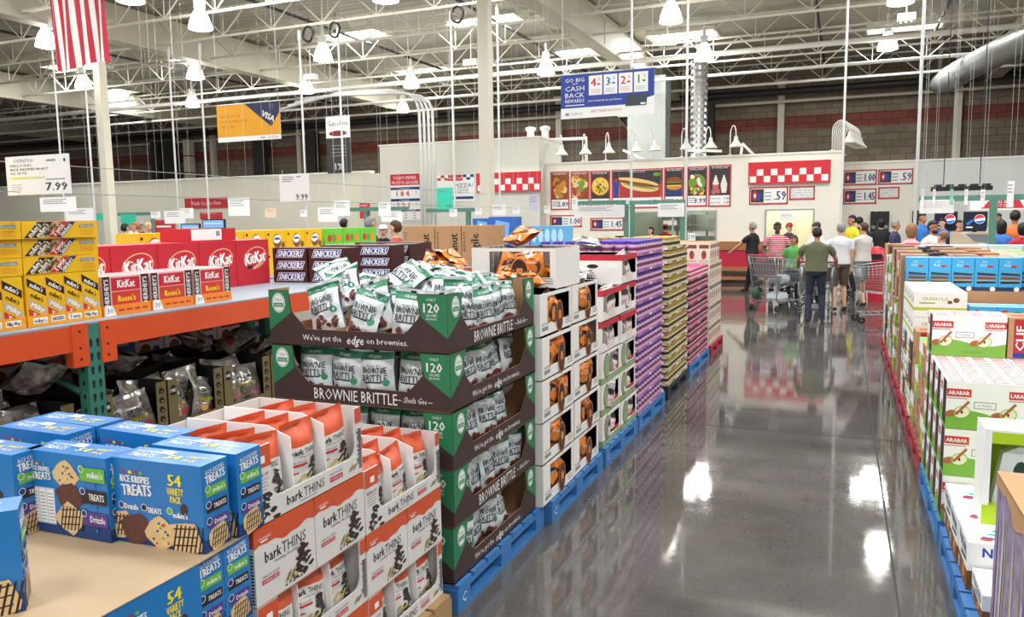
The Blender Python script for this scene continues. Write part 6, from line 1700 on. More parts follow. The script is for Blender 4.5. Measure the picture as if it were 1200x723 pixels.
def person(loc, rz, H, label, shirt, pants, skin='light', hair='brown', hairlen='short', sleeve='short', legs='long', feet=None, hands=None, shoes=None, lean=0., yaw=0., nod=0., cap=None, woman=False, vox=.012, glasses=False, beard=False, belly=1., scale_w=1.):
    """one continuous body facing -Y at rz = 0, hair and details as children"""
    s = H / 1.75; sk = SKIN[skin]
    shoes = shoes or mat('shoe_black', '1C1B1D', .5)
    feet = feet or [(-.11, .0), (.11, .02)]
    b = MB()
    hipz = .93
    def at_(z, y=0):  # lean of the trunk forward about the hips
        return -math.sin(lean) * (z - hipz) + y
    sw = (.165 if woman else .185) * scale_w
    # trunk
    bel = belly
    rings(b, [(.86, .15, .105, at_(.86), 0), (.92, .17, .125, at_(.92, .005), 0), (1.0, .165, .115, at_(1.0), 0), (1.06, .155, .11, at_(1.06), 0)], pants)
    rings(b, [(.94, .178 * bel, .13 * bel, at_(.94), 0), (1.02, .168 * bel, .125 * bel, at_(1.02, -.005), 0), (1.12, .158 * bel, .118 * bel, at_(1.12, -.01), 0), (1.24, .172 * scale_w, .122, at_(1.24, -.005), 0), (1.34, sw + .0, .12, at_(1.34), 0), (1.41, sw + .015, .1, at_(1.41, .005), 0), (1.455, .12, .075, at_(1.455, .01), 0), (1.485, .07, .06, at_(1.48, .01), 0)], shirt)
    neck = V((0, at_(1.47, .005), 1.46)); hc = V((math.sin(yaw) * .01, at_(1.62, -.015 - nod * .04), 1.625 - abs(nod) * .015))
    b.path([neck, hc - V((0, 0, .06))], [.056, .052], sk, 10)
    # head: skull, jaw, nose, ears turned by yaw
    cy_, sy_ = math.cos(yaw), math.sin(yaw)
    def hp(x, y, z):
        y2 = y * math.cos(nod) + z * math.sin(nod) * -1 * -1 * 0 + y * 0; z2 = z + y * math.sin(nod)
        return V((hc.x + x * cy_ - y * sy_, hc.y + x * sy_ + y * cy_, hc.z + z2))
    b.ball(hp(0, .012, .025), (.074, .086, .088), sk, 14, 9); b.ball(hp(0, -.022, -.045), (.055, .06, .062), sk, 12, 8)
    b.path([hp(0, -.08, .01), hp(0, -.102, -.018), hp(0, -.085, -.03)], [.008, .013, .009], sk, 6)
    for q in (-1, 1): b.ball(hp(q * .078, .012, -.005), (.012, .018, .028), sk, 8, 5)
    # legs
    for q, ft in zip((-1, 1), feet):
        hip = V((q * .088, 0, .9)); an = V((ft[0], ft[1], .09 + (ft[2] if len(ft) > 2 else 0)))
        kn, an = ik(hip, an, .42, .415, (q * .05, -1, 0))
        if legs == 'long':
            b.path([hip + V((0, 0, .03)), (hip + kn) / 2, kn], [.095, .08, .066], pants, 12); b.path([kn, (kn * .6 + an * .4), an + V((0, 0, .0))], [.066, .062, .052], pants, 12)
        else:
            k2 = hip.lerp(kn, .93)
            b.path([hip + V((0, 0, .03)), (hip + kn) / 2, k2], [.098, .09, .085], pants, 12); b.path([hip.lerp(kn, .5), kn], [.06, .054], sk, 10)
            b.path([kn, kn.lerp(an, .3), kn.lerp(an, .75), an], [.053, .058, .04, .036], sk, 10)
        fd = V((q * .12, -1, 0)).normalized(); hz = an.z - .09
        b.path([V((an.x, an.y + .045, hz + .045)), V((an.x, an.y, hz + .055)), V((an.x, an.y, hz + .05)) + fd * .1, V((an.x, an.y, hz + .036)) + fd * .185], [.036, .042, .044, .032], shoes, 10)
        b.path([an, V((an.x, an.y, hz + .05))], [.038 if legs != 'long' else .045, .04], sk if legs != 'long' else pants, 8)
    # arms and hands
    hands = hands or [(-.27, -.02, .8), (.27, -.02, .8)]
    for q, hd in zip((-1, 1), hands):
        sh = V((q * sw, at_(1.4), 1.4))
        el, wr = ik(sh, V(hd), .285, .255, (q * .5, .8, -.5))
        arm_m = shirt if sleeve == 'long' else sk
        b.path([sh - V((q * .03, 0, -.0)), sh.lerp(el, .5), el], [.052, .046, .04], sk if sleeve == 'short' else shirt, 10)
        b.path([sh - V((q * .04, 0, 0)), sh.lerp(el, .25), sh.lerp(el, .62)], [.062, .064, .062], shirt, 10)
        b.path([el, el.lerp(wr, .4), wr], [.042 if sleeve != 'long' else .05, .038 if sleeve != 'long' else .044, .027 if sleeve != 'long' else .034], arm_m, 10)
        d = (wr - el).normalized(); side = d.cross(V((0, 0, 1))); side = side.normalized() if side.length > .2 else V((0, 1, 0)); up = side.cross(d)
        pc = wr + d * .05
        b.path([wr, wr + d * .035, wr + d * .085], [.026, .034, .032], sk, 8)
        for k in range(4):
            o = pc + d * .03 + side * (.024 - .016 * k)
            l = (.07, .08, .075, .06)[k]
            b.path([o, o + d * l * .5 - up * .006, o + d * l * .85 - up * .028], [.0095, .009, .0075], sk, 6)
        b.path([pc + side * .026, pc + side * .05 + d * .02, pc + side * .052 + d * .05 - up * .01], [.012, .011, .009], sk, 6)
    # fuse into one skin
    me = b.mesh('person'); ob = bpy.data.objects.new('person', me); COL.objects.link(ob)
    md = ob.modifiers.new('r', 'REMESH'); md.mode = 'VOXEL'; md.voxel_size = vox; md.use_smooth_shade = True
    sm = ob.modifiers.new('s', 'SMOOTH'); sm.iterations = 3; sm.factor = .5
    dg = bpy.context.evaluated_depsgraph_get(); m2 = bpy.data.meshes.new_from_object(ob.evaluated_get(dg))
    ob.modifiers.clear(); ob.data = m2
    m2.materials.clear()
    for m in b.mats: m2.materials.append(m)
    bv = BVHTree.FromPolygons([V(v) for v in b.v], b.f)
    idx = []
    for p in m2.polygons:
        r_ = bv.find_nearest(p.center); idx.append(b.mi[r_[2]] if r_[2] is not None else 0)
    m2.polygons.foreach_set('material_index', idx); m2.polygons.foreach_set('use_smooth', [True] * len(idx)); m2.update()
    bpy.data.meshes.remove(me)
    ob.location = (loc[0], loc[1], 0); ob.rotation_euler = (0, 0, rz); ob.scale = (s, s, s)
    tag(ob, label, 'person')
    # hair
    if hair:
        h = MB(); n, k = 18, 12; vs = []; rr = random.Random(len(label))
        for j in range(k + 1):
            ph = PI * j / k
            for i in range(n):
                t = 2 * PI * i / n; x, y, z = math.sin(ph) * math.cos(t), math.sin(ph) * math.sin(t), math.cos(ph)
                low = {'short': -.72, 'bald': -.4, 'long': -2., 'bob': -.9}[hairlen]
                face = y < -.25 and z < .42 + (.3 if hairlen == 'bald' else 0)
                side_ = y < .12 and z < .05 and hairlen == 'short'
                inn = face or side_ or (z < low) or (hairlen == 'bald' and z > .45)
                f_ = .84 if inn else 1.12 + rr.uniform(-.05, .07)
                if hairlen in ('long', 'bob') and not face and z < 0: z *= 2.6 if hairlen == 'long' else 1.5; x *= 1.0; y = y * .8 + .15
                vs.append(hp(x * .078 * f_, .012 + y * .09 * f_, .028 + z * .092 * f_))
        h.add(vs, [(j * n + i, (j + 1) * n + i, (j + 1) * n + (i + 1) % n, j * n + (i + 1) % n) for j in range(k) for i in range(n)], HAIR[hair], True)
        h.build('hair', ob)
    if cap:
        h = MB(); vs = []; n = 16
        pr = [(.088, .04), (.086, .075), (.065, .11), (.03, .127), (.001, .13)]
        for r_, z in pr:
            for i in range(n):
                t = 2 * PI * i / n; vs.append(hp(r_ * math.cos(t), .012 + r_ * 1.08 * math.sin(t), z))
        h.add(vs, [(j * n + i, j * n + (i + 1) % n, (j + 1) * n + (i + 1) % n, (j + 1) * n + i) for j in range(len(pr) - 1) for i in range(n)], cap, True)
        h.add([hp(x, y, .04) for x, y in ((-.07, -.05), (-.05, -.13), (0, -.15), (.05, -.13), (.07, -.05))] + [hp(x, y, .05) for x, y in ((-.07, -.05), (-.05, -.13), (0, -.15), (.05, -.13), (.07, -.05))], [(0, 1, 2, 3, 4), (9, 8, 7, 6, 5), (0, 5, 6, 1), (1, 6, 7, 2), (2, 7, 8, 3), (3, 8, 9, 4)], cap)
        h.build('cap', ob)
    h = MB()
    for q in (-1, 1): h.ball(hp(q * .028, -.071, .01), (.011, .006, .007), BLACK, 8, 5); h.path([hp(q * .042, -.068, .03), hp(q * .016, -.076, .032)], .004, HAIR[hair or 'brown'], 5)
    h.path([hp(-.022, -.076, -.055), hp(0, -.083, -.057), hp(.022, -.076, -.055)], .005, mat('lip', '9A5A50', .5), 5)
    h.build('facial_features', ob)
    if glasses:
        h = MB()
        for q in (-1, 1): h.path([hp(q * .028 + .022 * math.cos(t), -.092, .008 + .016 * math.sin(t)) for t in [2 * PI * i / 10 for i in range(11)]], .003, BLACK, 4); h.path([hp(q * .05, -.09, .012), hp(q * .08, .01, .01)], .003, BLACK, 4)
        h.build('glasses', ob)
    if beard:
        h = MB(); h.ball(hp(0, -.03, -.07), (.056, .058, .045), HAIR[hair], 12, 7); h.build('beard', ob)
    return ob
def seen(u, vtop, depth):
    r_ = ray(u, vtop); t = depth / FPX
    return (r_.x * t, r_.y * t), CAM_H + r_.z * t
C_ = cloth
BLK = C_('black_cloth', '17171B'); JEAN = C_('dark_jeans', '28303F'); SNK = mat('sneaker', '3A3C42', .5)
person((-2.07, 20.5), -2.05, 1.78, 'grey haired man in black shirt and black trousers walking toward the red bench', BLK, C_('black_trousers', '121216'), 'tan', 'grey', feet=[(-.12, -.22), (.1, .3, .04)], hands=[(-.24, -.05, .85), (.3, -.42, 1.02)], vox=.01, belly=1.08)
person((-1.37, 18.9), .25, 1.79, 'man in red and white striped polo shirt behind the shopping carts', C_('red_striped_cloth', 'B02240', 'E4D4D4', .045), C_('dark_trousers', '22242A'), 'dark', 'black', 'short', hands=[(-.26, -.2, 1.0), (.22, -.25, 1.02)], vox=.01, belly=1.15, scale_w=1.08)
person((-.42, 15.3), PI, 1.72, 'man in olive T-shirt and dark jeans seen from behind, pushing a cart', C_('olive_cloth', '63664A'), JEAN, 'tan', 'black', feet=[(-.12, .0), (.13, .04)], hands=[(-.34, -.34, 1.04), (.34, -.34, 1.04)], shoes=SNK, vox=.01, belly=1.2, scale_w=1.2)
person((-.03, 17.2), PI + .25, 1.78, 'man in white T-shirt and brown knee shorts seen from behind', C_('white_cloth', 'E6E6EA'), C_('brown_shorts', '5F5344'), 'light', 'grey', legs='short', feet=[(-.12, -.03), (.1, .12)], hands=[(-.22, -.03, .86), (.2, -.32, 1.12)], shoes=mat('sandal', '4A3426', .6), vox=.01, belly=1.1, scale_w=1.06)
person((.42, 18.4), PI - .55 + 1.2, 1.77, 'man in pale grey T-shirt and grey shorts facing the carts', C_('pale_grey_cloth', 'CFC8C0'), C_('grey_shorts', '7E7F80'), 'light', 'brown', legs='short', feet=[(-.12, -.12), (.1, .2)], hands=[(-.2, -.4, 1.02), (.22, -.38, 1.05)], shoes=mat('sandal'), vox=.01, belly=1.05)
def behind(u, vt, dep, rz, label, shirt, pants, **k):
    (x, y), H = seen(u, vt, dep)
    person((x, y), rz, k.pop('H', H), label, shirt, pants, vox=.016, **k)
DKT = C_('dark_trousers')
behind(957, 260.5, 16.6, -.9, 'man with short dark hair partly hidden behind the olive shirt man', C_('white_cloth'), DKT, hair='black', nod=.35)
behind(930, 276, 17.2, .1, 'child in a green shirt standing behind the shopping cart', C_('green_cloth', '4E9A4A'), DKT, hair='brown', skin='tan')
behind(925, 261, 20.6, .6, 'worker with red cap beside the red striped man', C_('dark_grey_cloth', '3A3436'), DKT, hair='black', cap=mat('cap_red', 'B0202C', .6))
behind(999, 252, 19.6, -1.0, 'person in bright yellow T-shirt between white and grey shirts', C_('yellow_cloth', 'E2CF2E'), DKT, hair='black', skin='tan')
behind(1007.5, 254, 21.5, PI, 'dark haired person behind the yellow shirt', C_('dark_grey_cloth'), DKT, hair='black')
behind(1033, 256, 20.2, PI, 'person in black hooded top seen from behind, by the red bin', BLK, DKT, hair='black', hairlen='bob', sleeve='long')
behind(1049.5, 258, 18.5, 1.3, 'grey haired man in navy shirt in profile, right of the red bin', C_('navy_cloth', '2A3350'), DKT, hair='grey', skin='tan')
behind(1068.5, 262, 12.9, PI - .3, 'person with red brown hair and pink white top seen from behind', C_('pink_stripe_cloth', 'E0B4B6', 'D8485A', .09), JEAN, hair='fair', hairlen='bob', woman=True)
behind(1093.5, 258.5, 14.6, .75, 'bearded man in glasses and white T-shirt among the far queue', C_('white_cloth'), DKT, hair='black', glasses=True, beard=True, skin='tan', belly=1.1)
behind(1106, 271, 14.0, PI + .8, 'person with light brown hair bending over, before the bearded man', C_('beige_cloth', 'C9A890'), DKT, hair='fair', nod=.4)
behind(1081, 249, 19.5, .7, 'dark haired boy in blue shirt under the white menu panel', C_('blue_cloth', '3E78C8'), DKT, hair='black', skin='tan')
behind(1105, 256, 20.5, -.8, 'person in blue shirt in front of the left screen', C_('blue_cloth'), DKT, hair='black')
behind(1124, 258, 21.2, .6, 'person in orange and white patterned shirt between the two screens', C_('plaid_cloth', 'D9A070', 'B83A34', .07), DKT, hair='brown')
behind(1174, 257.5, 15.2, PI, 'person with long black hair and blue shirt right of the teal post', C_('blue_cloth'), JEAN, hair='black', hairlen='long', woman=True)
behind(1190, 246.5, 15.8, PI - .1, 'person in orange T-shirt with dark hair, near the right photo edge', C_('orange_cloth', 'DD7238'), JEAN, hair='black', scale_w=1.15, skin='tan')
behind(1199, 261, 14.3, PI, 'person with black hair and red top at the right photo edge', C_('red_cloth', 'B8283A'), JEAN, hair='black', hairlen='bob', woman=True)
behind(1170, 250, 21.5, .2, 'person in pale shirt far behind the teal post', C_('white_cloth'), DKT, hair='brown', skin='tan')
behind(463.5, 258.5, 13.2, -PI / 2, 'man with short brown hair in profile left of the kraft cases', C_('brick_cloth', 'A8493A'), DKT, hair='brown')
behind(434, 254, 15.5, PI - .6, 'person in maroon shirt and grey brown hair beyond the green packs', C_('maroon_cloth', '5A2430'), DKT, hair='grey')
behind(449, 263, 16.5, .4, 'person in black with white cap beyond the candy rack', BLK, DKT, hair='black', cap=mat('cap_white', 'E8E8E8', .6))
behind(403, 256, 18, PI, 'dark haired person beside the far white register sign', C_('dark_grey_cloth'), DKT, hair='black')
for u, vt, dep, rz, lb, sh, kw in [(146, 262, 20.5, PI, 'person in navy at the left checkout, leftmost head past the column', 'navy_cloth', dict(hair='black')),
                                   (152.5, 257, 22, .5, 'dark haired person at the left checkout, behind the navy shirt', 'white_cloth', dict(hair='black')),
                                   (158.5, 260, 21, -.8, 'person in pale pink at the left checkout', 'pink_stripe_cloth', dict(hair='fair')),
                                   (164.5, 258.5, 22.4, .9, 'person in grey cap at the left checkout', 'dark_grey_cloth', dict(hair='black', cap=mat('cap_grey', '9A9A9A', .6))),
                                   (173, 259, 20.0, 1.2, 'bald man in pale shirt at the left checkout', 'beige_cloth', dict(hair='grey', hairlen='bald'))]:
    behind(u, vt, dep, rz, lb, C_(sh, '888888'), DKT, **kw)
# two in the kitchen window
for u, rz, lb, sh, kw in [(763, -.6, 'woman with dark hair and pink top at the kitchen window', C_('rose_cloth', 'C98A8A'), dict(hair='black', hairlen='bob', woman=True)),
                          (780, PI, 'kitchen worker in red with red cap seen through the kitchen window', C_('red_cloth'), dict(hair='black', cap=mat('cap_red')))]:
    p = fy(u, 260, 25.1 if kw.get('cap') else 22.9)
    person((p.x, p.y), rz, 1.72 if kw.get('cap') else 1.66, lb, sh, DKT, vox=.016, **kw)

# ---------------------------------------------------------------- shopping carts
WIRE = mat('cart_wire', 'A6A9AB', .3, .7); HR = mat('cart_handle_red', 'A8283A', .4); RUB = mat('caster_rubber', '2A2A2A', .6)
def cart():
    """nose towards -Y, handle at +Y; about 1.0 long"""
    r = empty('shopping_cart', cat='cart')
    # basket corners: bottom and top
    bt = [(-.2, -.42, .5), (.2, -.42, .5), (.25, .3, .42), (-.25, .3, .42)]; tp = [(-.25, -.5, .88), (.25, -.5, .88), (.31, .42, .98), (-.31, .42, .98)]
    b = MB()
    for i in range(4):
        a0, a1, c0, c1 = V(bt[i]), V(bt[(i + 1) % 4]), V(tp[i]), V(tp[(i + 1) % 4])
        b.path([a0, a1], .006, WIRE, 4); b.path([c0, c1], .009, WIRE, 5); b.path([a0, c0], .007, WIRE, 4)
        n = 9 if i % 2 == 0 else 15
        for k in range(1, n): b.path([a0.lerp(a1, k / n), c0.lerp(c1, k / n)], .0035, WIRE, 3)
        for k in range(1, 5): b.path([a0.lerp(c0, k / 5), a1.lerp(c1, k / 5)], .004, WIRE, 3)
    for k in range(1, 10): b.path([V(bt[0]).lerp(V(bt[3]), k / 10), V(bt[1]).lerp(V(bt[2]), k / 10)], .004, WIRE, 3)
    for k in range(1, 6): b.path([V(bt[0]).lerp(V(bt[1]), k / 6), V(bt[3]).lerp(V(bt[2]), k / 6)], .004, WIRE, 3)
    b.build('basket', r)
    b = MB()
    for q in (-1, 1):
        b.path([(q * .28, .5, 1.02), (q * .28, .44, .8), (q * .27, .36, .45), (q * .27, .4, .22), (q * .26, .3, .16), (q * .2, -.45, .14)], .012, WIRE, 6)
        b.path([(q * .2, -.45, .14), (q * .2, -.36, .3), (q * .2, -.38, .5)], .011, WIRE, 6)
    for k in range(7): b.path([(-.25 + .004 * k, .3 - k * .12, .17), (.25 - .004 * k, .3 - k * .12, .17)], .007, WIRE, 4)
    b.build('chassis', r)
    b = MB(); b.tube((-.3, .5, 1.02), (.3, .5, 1.02), .017, HR, n=8); b.build('handle', r)
    b = MB(); b.box((-.24, .2, .62), (.24, .36, .64), mat('cart_seat_plastic', '6A5E62', .5)); b.box((-.24, .34, .66), (.24, .37, .92), mat('cart_seat_plastic')); b.build('child_seat', r)
    for x, y in ((-.2, -.44), (.2, -.44), (-.27, .38), (.27, .38)):
        b = MB(); b.tube((x - .014, y, .06), (x + .014, y, .06), .058, RUB, n=12); b.tube((x - .018, y, .06), (x + .018, y, .06), .02, WIRE, n=8); b.path([(x - .022, y, .06), (x - .02, y, .13), (x + .02, y, .13), (x + .022, y, .06)], .006, WIRE, 4); b.build('caster', r)
    return r
CT = Kind(cart())
CT.put((-1.22, 17.1, 0), 'shopping cart loaded with bottled water, left of the olive shirt man', rz=2.6, scale=1.12, group='shopping carts')
CT.put((-.42, 16.15, 0), 'shopping cart being pushed by the olive shirt man', rz=PI * 0, scale=1.05, group='shopping carts').rotation_euler[2] = PI
CT.put((.8, 15.5, 0), 'shopping cart right of the aisle, half hidden by the right stacks', rz=-1.35, scale=1.15, group='shopping carts')
CT.put((-.3, 20.1, 0), 'shopping cart behind the white shirt man', rz=1.2, scale=1.1, group='shopping carts')
CT.put((-3.55, 21.3, 0), 'empty shopping cart near the red bench', rz=1.5, scale=1.0, group='shopping carts')
BOT = mat('water_bottle', 'DCE8EE', .15, alpha=.75); 
def wpack(loc, lb, rz=0.):
    r = empty('water_case', loc, rz, lb, 'pack', 'water cases on the cart')
    b = MB()
    for i in range(5):
        for j in range(4): b.lathe([(.026, 0), (.03, .02), (.03, .12), (.012, .165), (.012, .18)], (-.13 + i * .065, -.1 + j * .065, 0), BOT, 8)
    b.build('bottles', r)
    b = MB(); b.box((-.165, -.135, .05), (.165, .135, .13), mat('label_wrap', 'E9EEF2', .3)); b.build('wrap', r)
wpack((-1.2, 17.0, .2), 'wrapped case of water bottles on the bottom rack of the loaded cart', 2.6); wpack((-1.18, 17.05, .56), 'wrapped case of water bottles in the basket of the loaded cart', 2.6)
b = MB(); b.box((0, 0, 0), (.3, .22, .2), KRAFT); b.build('kraft_box', loc=(-1.5, 17.25, .6), rz=.5, label='small kraft box in the basket of the loaded cart', cat='box')
b = MB(); b.ball((0, 0, 0), (.09, .09, .12), mat('green_bag', '2A4A3A', .5), 12, 8); b.path([(-.06, 0, .12), (-.04, 0, .22), (.04, 0, .22), (.06, 0, .12)], .01, mat('green_bag'), 5)
b.build('green_bag', loc=(-1.6, 16.75, .36), label='green bag hanging at the side of the loaded cart', cat='bag')
# red dome bin
r = empty('dome_bin', (fy(1027, 300, 19.3).x, 19.3, 0), label='red waste bin with a domed lid right of the grey shirt man', cat='bin')
BRD = mat('bin_red', 'C22A38', .35)
b = MB(); b.lathe([(0, 0), (.2, 0), (.23, .85), (.25, .87)], (0, 0, 0), BRD, 18); b.build('bin_body', r)
b = MB(); b.lathe([(.26, .87), (.27, .92), (.26, 1.02), (.2, 1.15), (.1, 1.21), (0, 1.23)], (0, 0, 0), BRD, 18); b.box((-.11, -.27, .95), (.11, -.2, 1.07), BLACK); b.build('lid', r)

# ---------------------------------------------------------------- checkout frames and screens
TF = mat('teal_frame', '5C8F7F', .45)
def frame(u0, u1, vt, y, posts, label):
    a, c = fy(u0, vt, y), fy(u1, vt, y); r = empty('checkout_gantry', (a.x, y, 0), label=label, cat='frame', group='teal checkout frames')
    z = fy((u0 + u1) / 2, vt, y).z
    b = MB(); b.box((0, -.05, z - .09), (c.x - a.x, .05, z), TF); b.build('crossbar', r)
    for pu in posts:
        x = fy(pu, vt + 20, y).x - a.x; b = MB(); b.box((x - .05, -.045, 0), (x + .05, .045, z - .09), TF); b.build('post', r)
frame(1077, 1230, 228.5, 14.9, [1164], 'teal checkout frame standing right of the aisle above the queue')
frame(678, 733, 235, 17.5, [734], 'teal checkout frame beyond the purple jars'); frame(738, 803, 234.5, 18.5, [741, 800], 'teal checkout frame in front of the kitchen window')
frame(388, 478, 243, 16.5, [430], 'teal checkout frame beyond the green candy packs'); frame(139, 184, 249, 18, [180], 'teal checkout frame right of the left column'); frame(500, 560, 244, 17, [549], 'teal checkout frame beyond the kraft cases')
def lines(n=3, m=GREY, price=None):
    def paint(fr, w, h):
        for i in range(n): fr.rect(w * .1, h * (.82 - .13 * i), w * (.75 - .1 * (i % 2)), h * (.86 - .13 * i), m, 1)
        if price: fr.text(price, w * .92, h * .2, h * .2, BLACK, 1, al='r')
    return paint
TEALP = mat('teal_paper', '35C9A8', .5); LAV = mat('lavender_card', 'C9C6D8', .5); BGE = mat('buff_card', 'E8D3B4', .5)
def tagcard(u0, v0, u1, v1, y, label, base=PAPER, paint=None, name='hanging_card', top=None):
    o = sign(name, u0, v0, u1, v1, y, label, 'sign', base=base, th=.006, paint=paint or lines())
    w = max(v.co.x for v in o.data.vertices); h = max(v.co.z for v in o.data.vertices)
    zt = top or (7.4 if y > 6 else None)
    b = MB()
    for x in (.03 * w / .3, w - .03 * w / .3): b.tube((x, .003, h), (x, .003, (zt - o.location.z) if zt else h + .06), .002, PO, n=3)
    b.build('hanging_wire', o)
    return o
CARDS = [(48, 231, 90, 248, 6, 'white price card directly under the big 7.99 card'), (78, 244, 110, 259, 9, 'white price card above the yellow boxes, left of the column'), (177, 248, 188, 256, 15, 'small white card right of the left teal card'), (193, 247, 217, 262, 15, 'white price card above the yellow packs, left of the red sign'),
         (212, 244, 227, 256, 15.5, 'white price card directly under the red banner sign'), (268, 232, 293, 253, 12, 'large white card right of the red banner sign'), (373, 243, 396, 260, 13, 'white card above the green candy packs'), (392, 235, 410, 253, 12, 'white card hanging in front of the teal frame'), (352, 246, 360, 254, 13, 'tiny white card on the pole under the 9.99 card'),
         (444, 237, 458, 253, 12.5, 'white card left of the gasoline prices'), (447, 249, 472, 260, 13, 'wide white card below the gasoline prices'), (527, 245, 536, 254, 14, 'small white card under the teal 1.8 card'), (557, 242, 565, 252, 15, 'small white card left of the tall column'), (577, 240, 593, 252, 15, 'white card right of the tall column'),
         (601, 242, 609, 251, 15, 'small white card under the checkered sign'), (670, 232, 677, 247, 16, 'narrow white card before the wrap sandwich panel'), (673, 241, 732, 254, 17.3, 'long white checkout panel under the pizza and hot dog panels'), (771, 238, 802, 254, 18.3, 'white checkout panel under the burger panel'), (638, 241, 645, 250, 16, 'small white card left of the menu')]
for c_ in CARDS: tagcard(*c_)
tagcard(142, 251, 160, 264, 16, 'teal card above the left checkout, right of the column', TEALP, lambda *a: None); tagcard(112, 250, 121, 258, 16, 'teal card left of the left column', TEALP, lambda *a: None)
tagcard(512, 220, 531, 245, 13, 'teal card marked 1.8 before the pizza sign', TEALP, lambda fr, w, h: (fr.text('1.8', w * .75, h * .15, h * .15, BLACK, 1), fr.rect(w * .15, h * .8, w * .6, h * .84, TF, 1)))
tagcard(620, 228, 631, 247, 15, 'lavender card right of the tall column', LAV); tagcard(311, 244, 324, 255, 13, 'buff card above the yellow packs', BGE, lines(2, TRO))
tagcard(1078, 234, 1118, 250, 14.8, 'large white panel under the teal frame on the right', paint=lines(4, LAV)); 
for i, (u0, u1) in enumerate([(1079.5, 1082.5), (1093, 1096), (1113, 1117), (1130, 1134), (1149, 1154), (1180, 1188)]):
    tagcard(u0, 222 if i != 5 else 212, u1, 240 if i < 4 else 243, 14.7, 'narrow white card clipped to the teal frame, %s from the left' % ORD[i], PAPER if i != 2 else mat('mint_card', '9AD4B8', .5))
def p799(fr, w, h):
    fr.text('1070710', w * .3, h * .88, h * .09, GREY, 1, w=w * .3); fr.rect(w * .66, h * .84, w * .8, h * .88, GREY, 1); fr.ell(w * .94, h * .85, .008, .008, BLUE, 1, 8)
    for i, s in enumerate(('KELLOGGS', 'RICE KRISPIES BLAST', 'NC 78 OZ')): fr.text(s, w * .08, h * (.76 - .1 * i), h * .055, BLACK, 1, al='l', w=w * (.34, .6, .26)[i])
    fr.rect(w * .07, h * .42, w * .62, h * .46, mat('highlighter', 'E6E36A', .5), 1); fr.rect(w * .63, h * .37, w * .93, h * .39, GREY, 1)
    fr.text('7.99', w * .79, h * .2, h * .2, BLACK, 1, w=w * .33, bold=.02)
    for i in range(3): fr.rect(w * .07, h * (.26 - .06 * i), w * .24, h * (.27 - .06 * i), GREY, 1)
def p999(fr, w, h):
    for i in range(3): fr.rect(w * .1, h * (.88 - .08 * i), w * (.5 - .1 * (i == 2)), h * (.91 - .08 * i), GREY, 1)
    fr.rect(w * .6, h * .88, w * .75, h * .92, GREY, 1); fr.text('9.99', w * .76, h * .16, h * .22, BLACK, 1, w=w * .4, bold=.02)
c1 = tagcard(10, 182, 84, 228, 2.72, 'large white price card marked 7.99 above the yellow boxes', paint=p799, name='price_card', top=2.285); c2 = tagcard(329, 204, 363, 236, 4.35, 'white price card marked 9.99 hanging above the nougat bar boxes', paint=p999, name='price_card', top=2.3)
b = MB(); b.tube((-3.9, 0, 2.285), (-3.9 - .7, 10, 2.3), .003, GREY, n=4); b.build('sign_wire', label='upper thin wire strung over the rack carrying price cards', cat='wire', group='sign wires')
b = MB(); b.tube((-3.75, 0, 2.13), (-3.95, 10, 2.09), .003, GREY, n=4); b.build('sign_wire', label='lower thin wire strung over the rack', cat='wire', group='sign wires')
WYF = WY + .18
sign('banner_sign', 217, 232, 267, 244, WYF, 'red sign on the far left wall reading Think Costco First', 'sign', base=MRED, paint=lambda fr, w, h: fr.text('Think Costco First', w / 2, h / 2, h * .35, PAPER, 1, w=w * .7))
sign('small_red_sign', 235, 249, 261, 257, 20, 'short red sign under the red banner sign', 'sign', base=MRED, paint=lines(1, PAPER))
sign('red_plaque', 422, 238, 434, 256, 20, 'red plaque beyond the teal frame, right of its white cards', 'sign', base=MRED, paint=lines(1, PAPER))
def poster(fr, w, h): fr.rect(w * .1, h * .8, w * .8, h * .85, PAPER, 1); fr.ell(w * .6, h * .4, w * .3, h * .28, BLACK, 2, 12); fr.ell(w * .55, h * .62, w * .16, h * .12, BLACK, 2, 12); fr.line(w * .3, h * .2, w * .9, h * .5, .05, GREY, 3)
sign('advert_board', 183, 258, 207, 300, 17, 'red poster board with a dark figure beyond the wafer cases', 'sign', base=MRED, paint=poster)
SCR = mat('screen_blue', '6FA3D8', .2, emit=.5); SCD = mat('screen_dark', '10182E', .2, emit=.25)
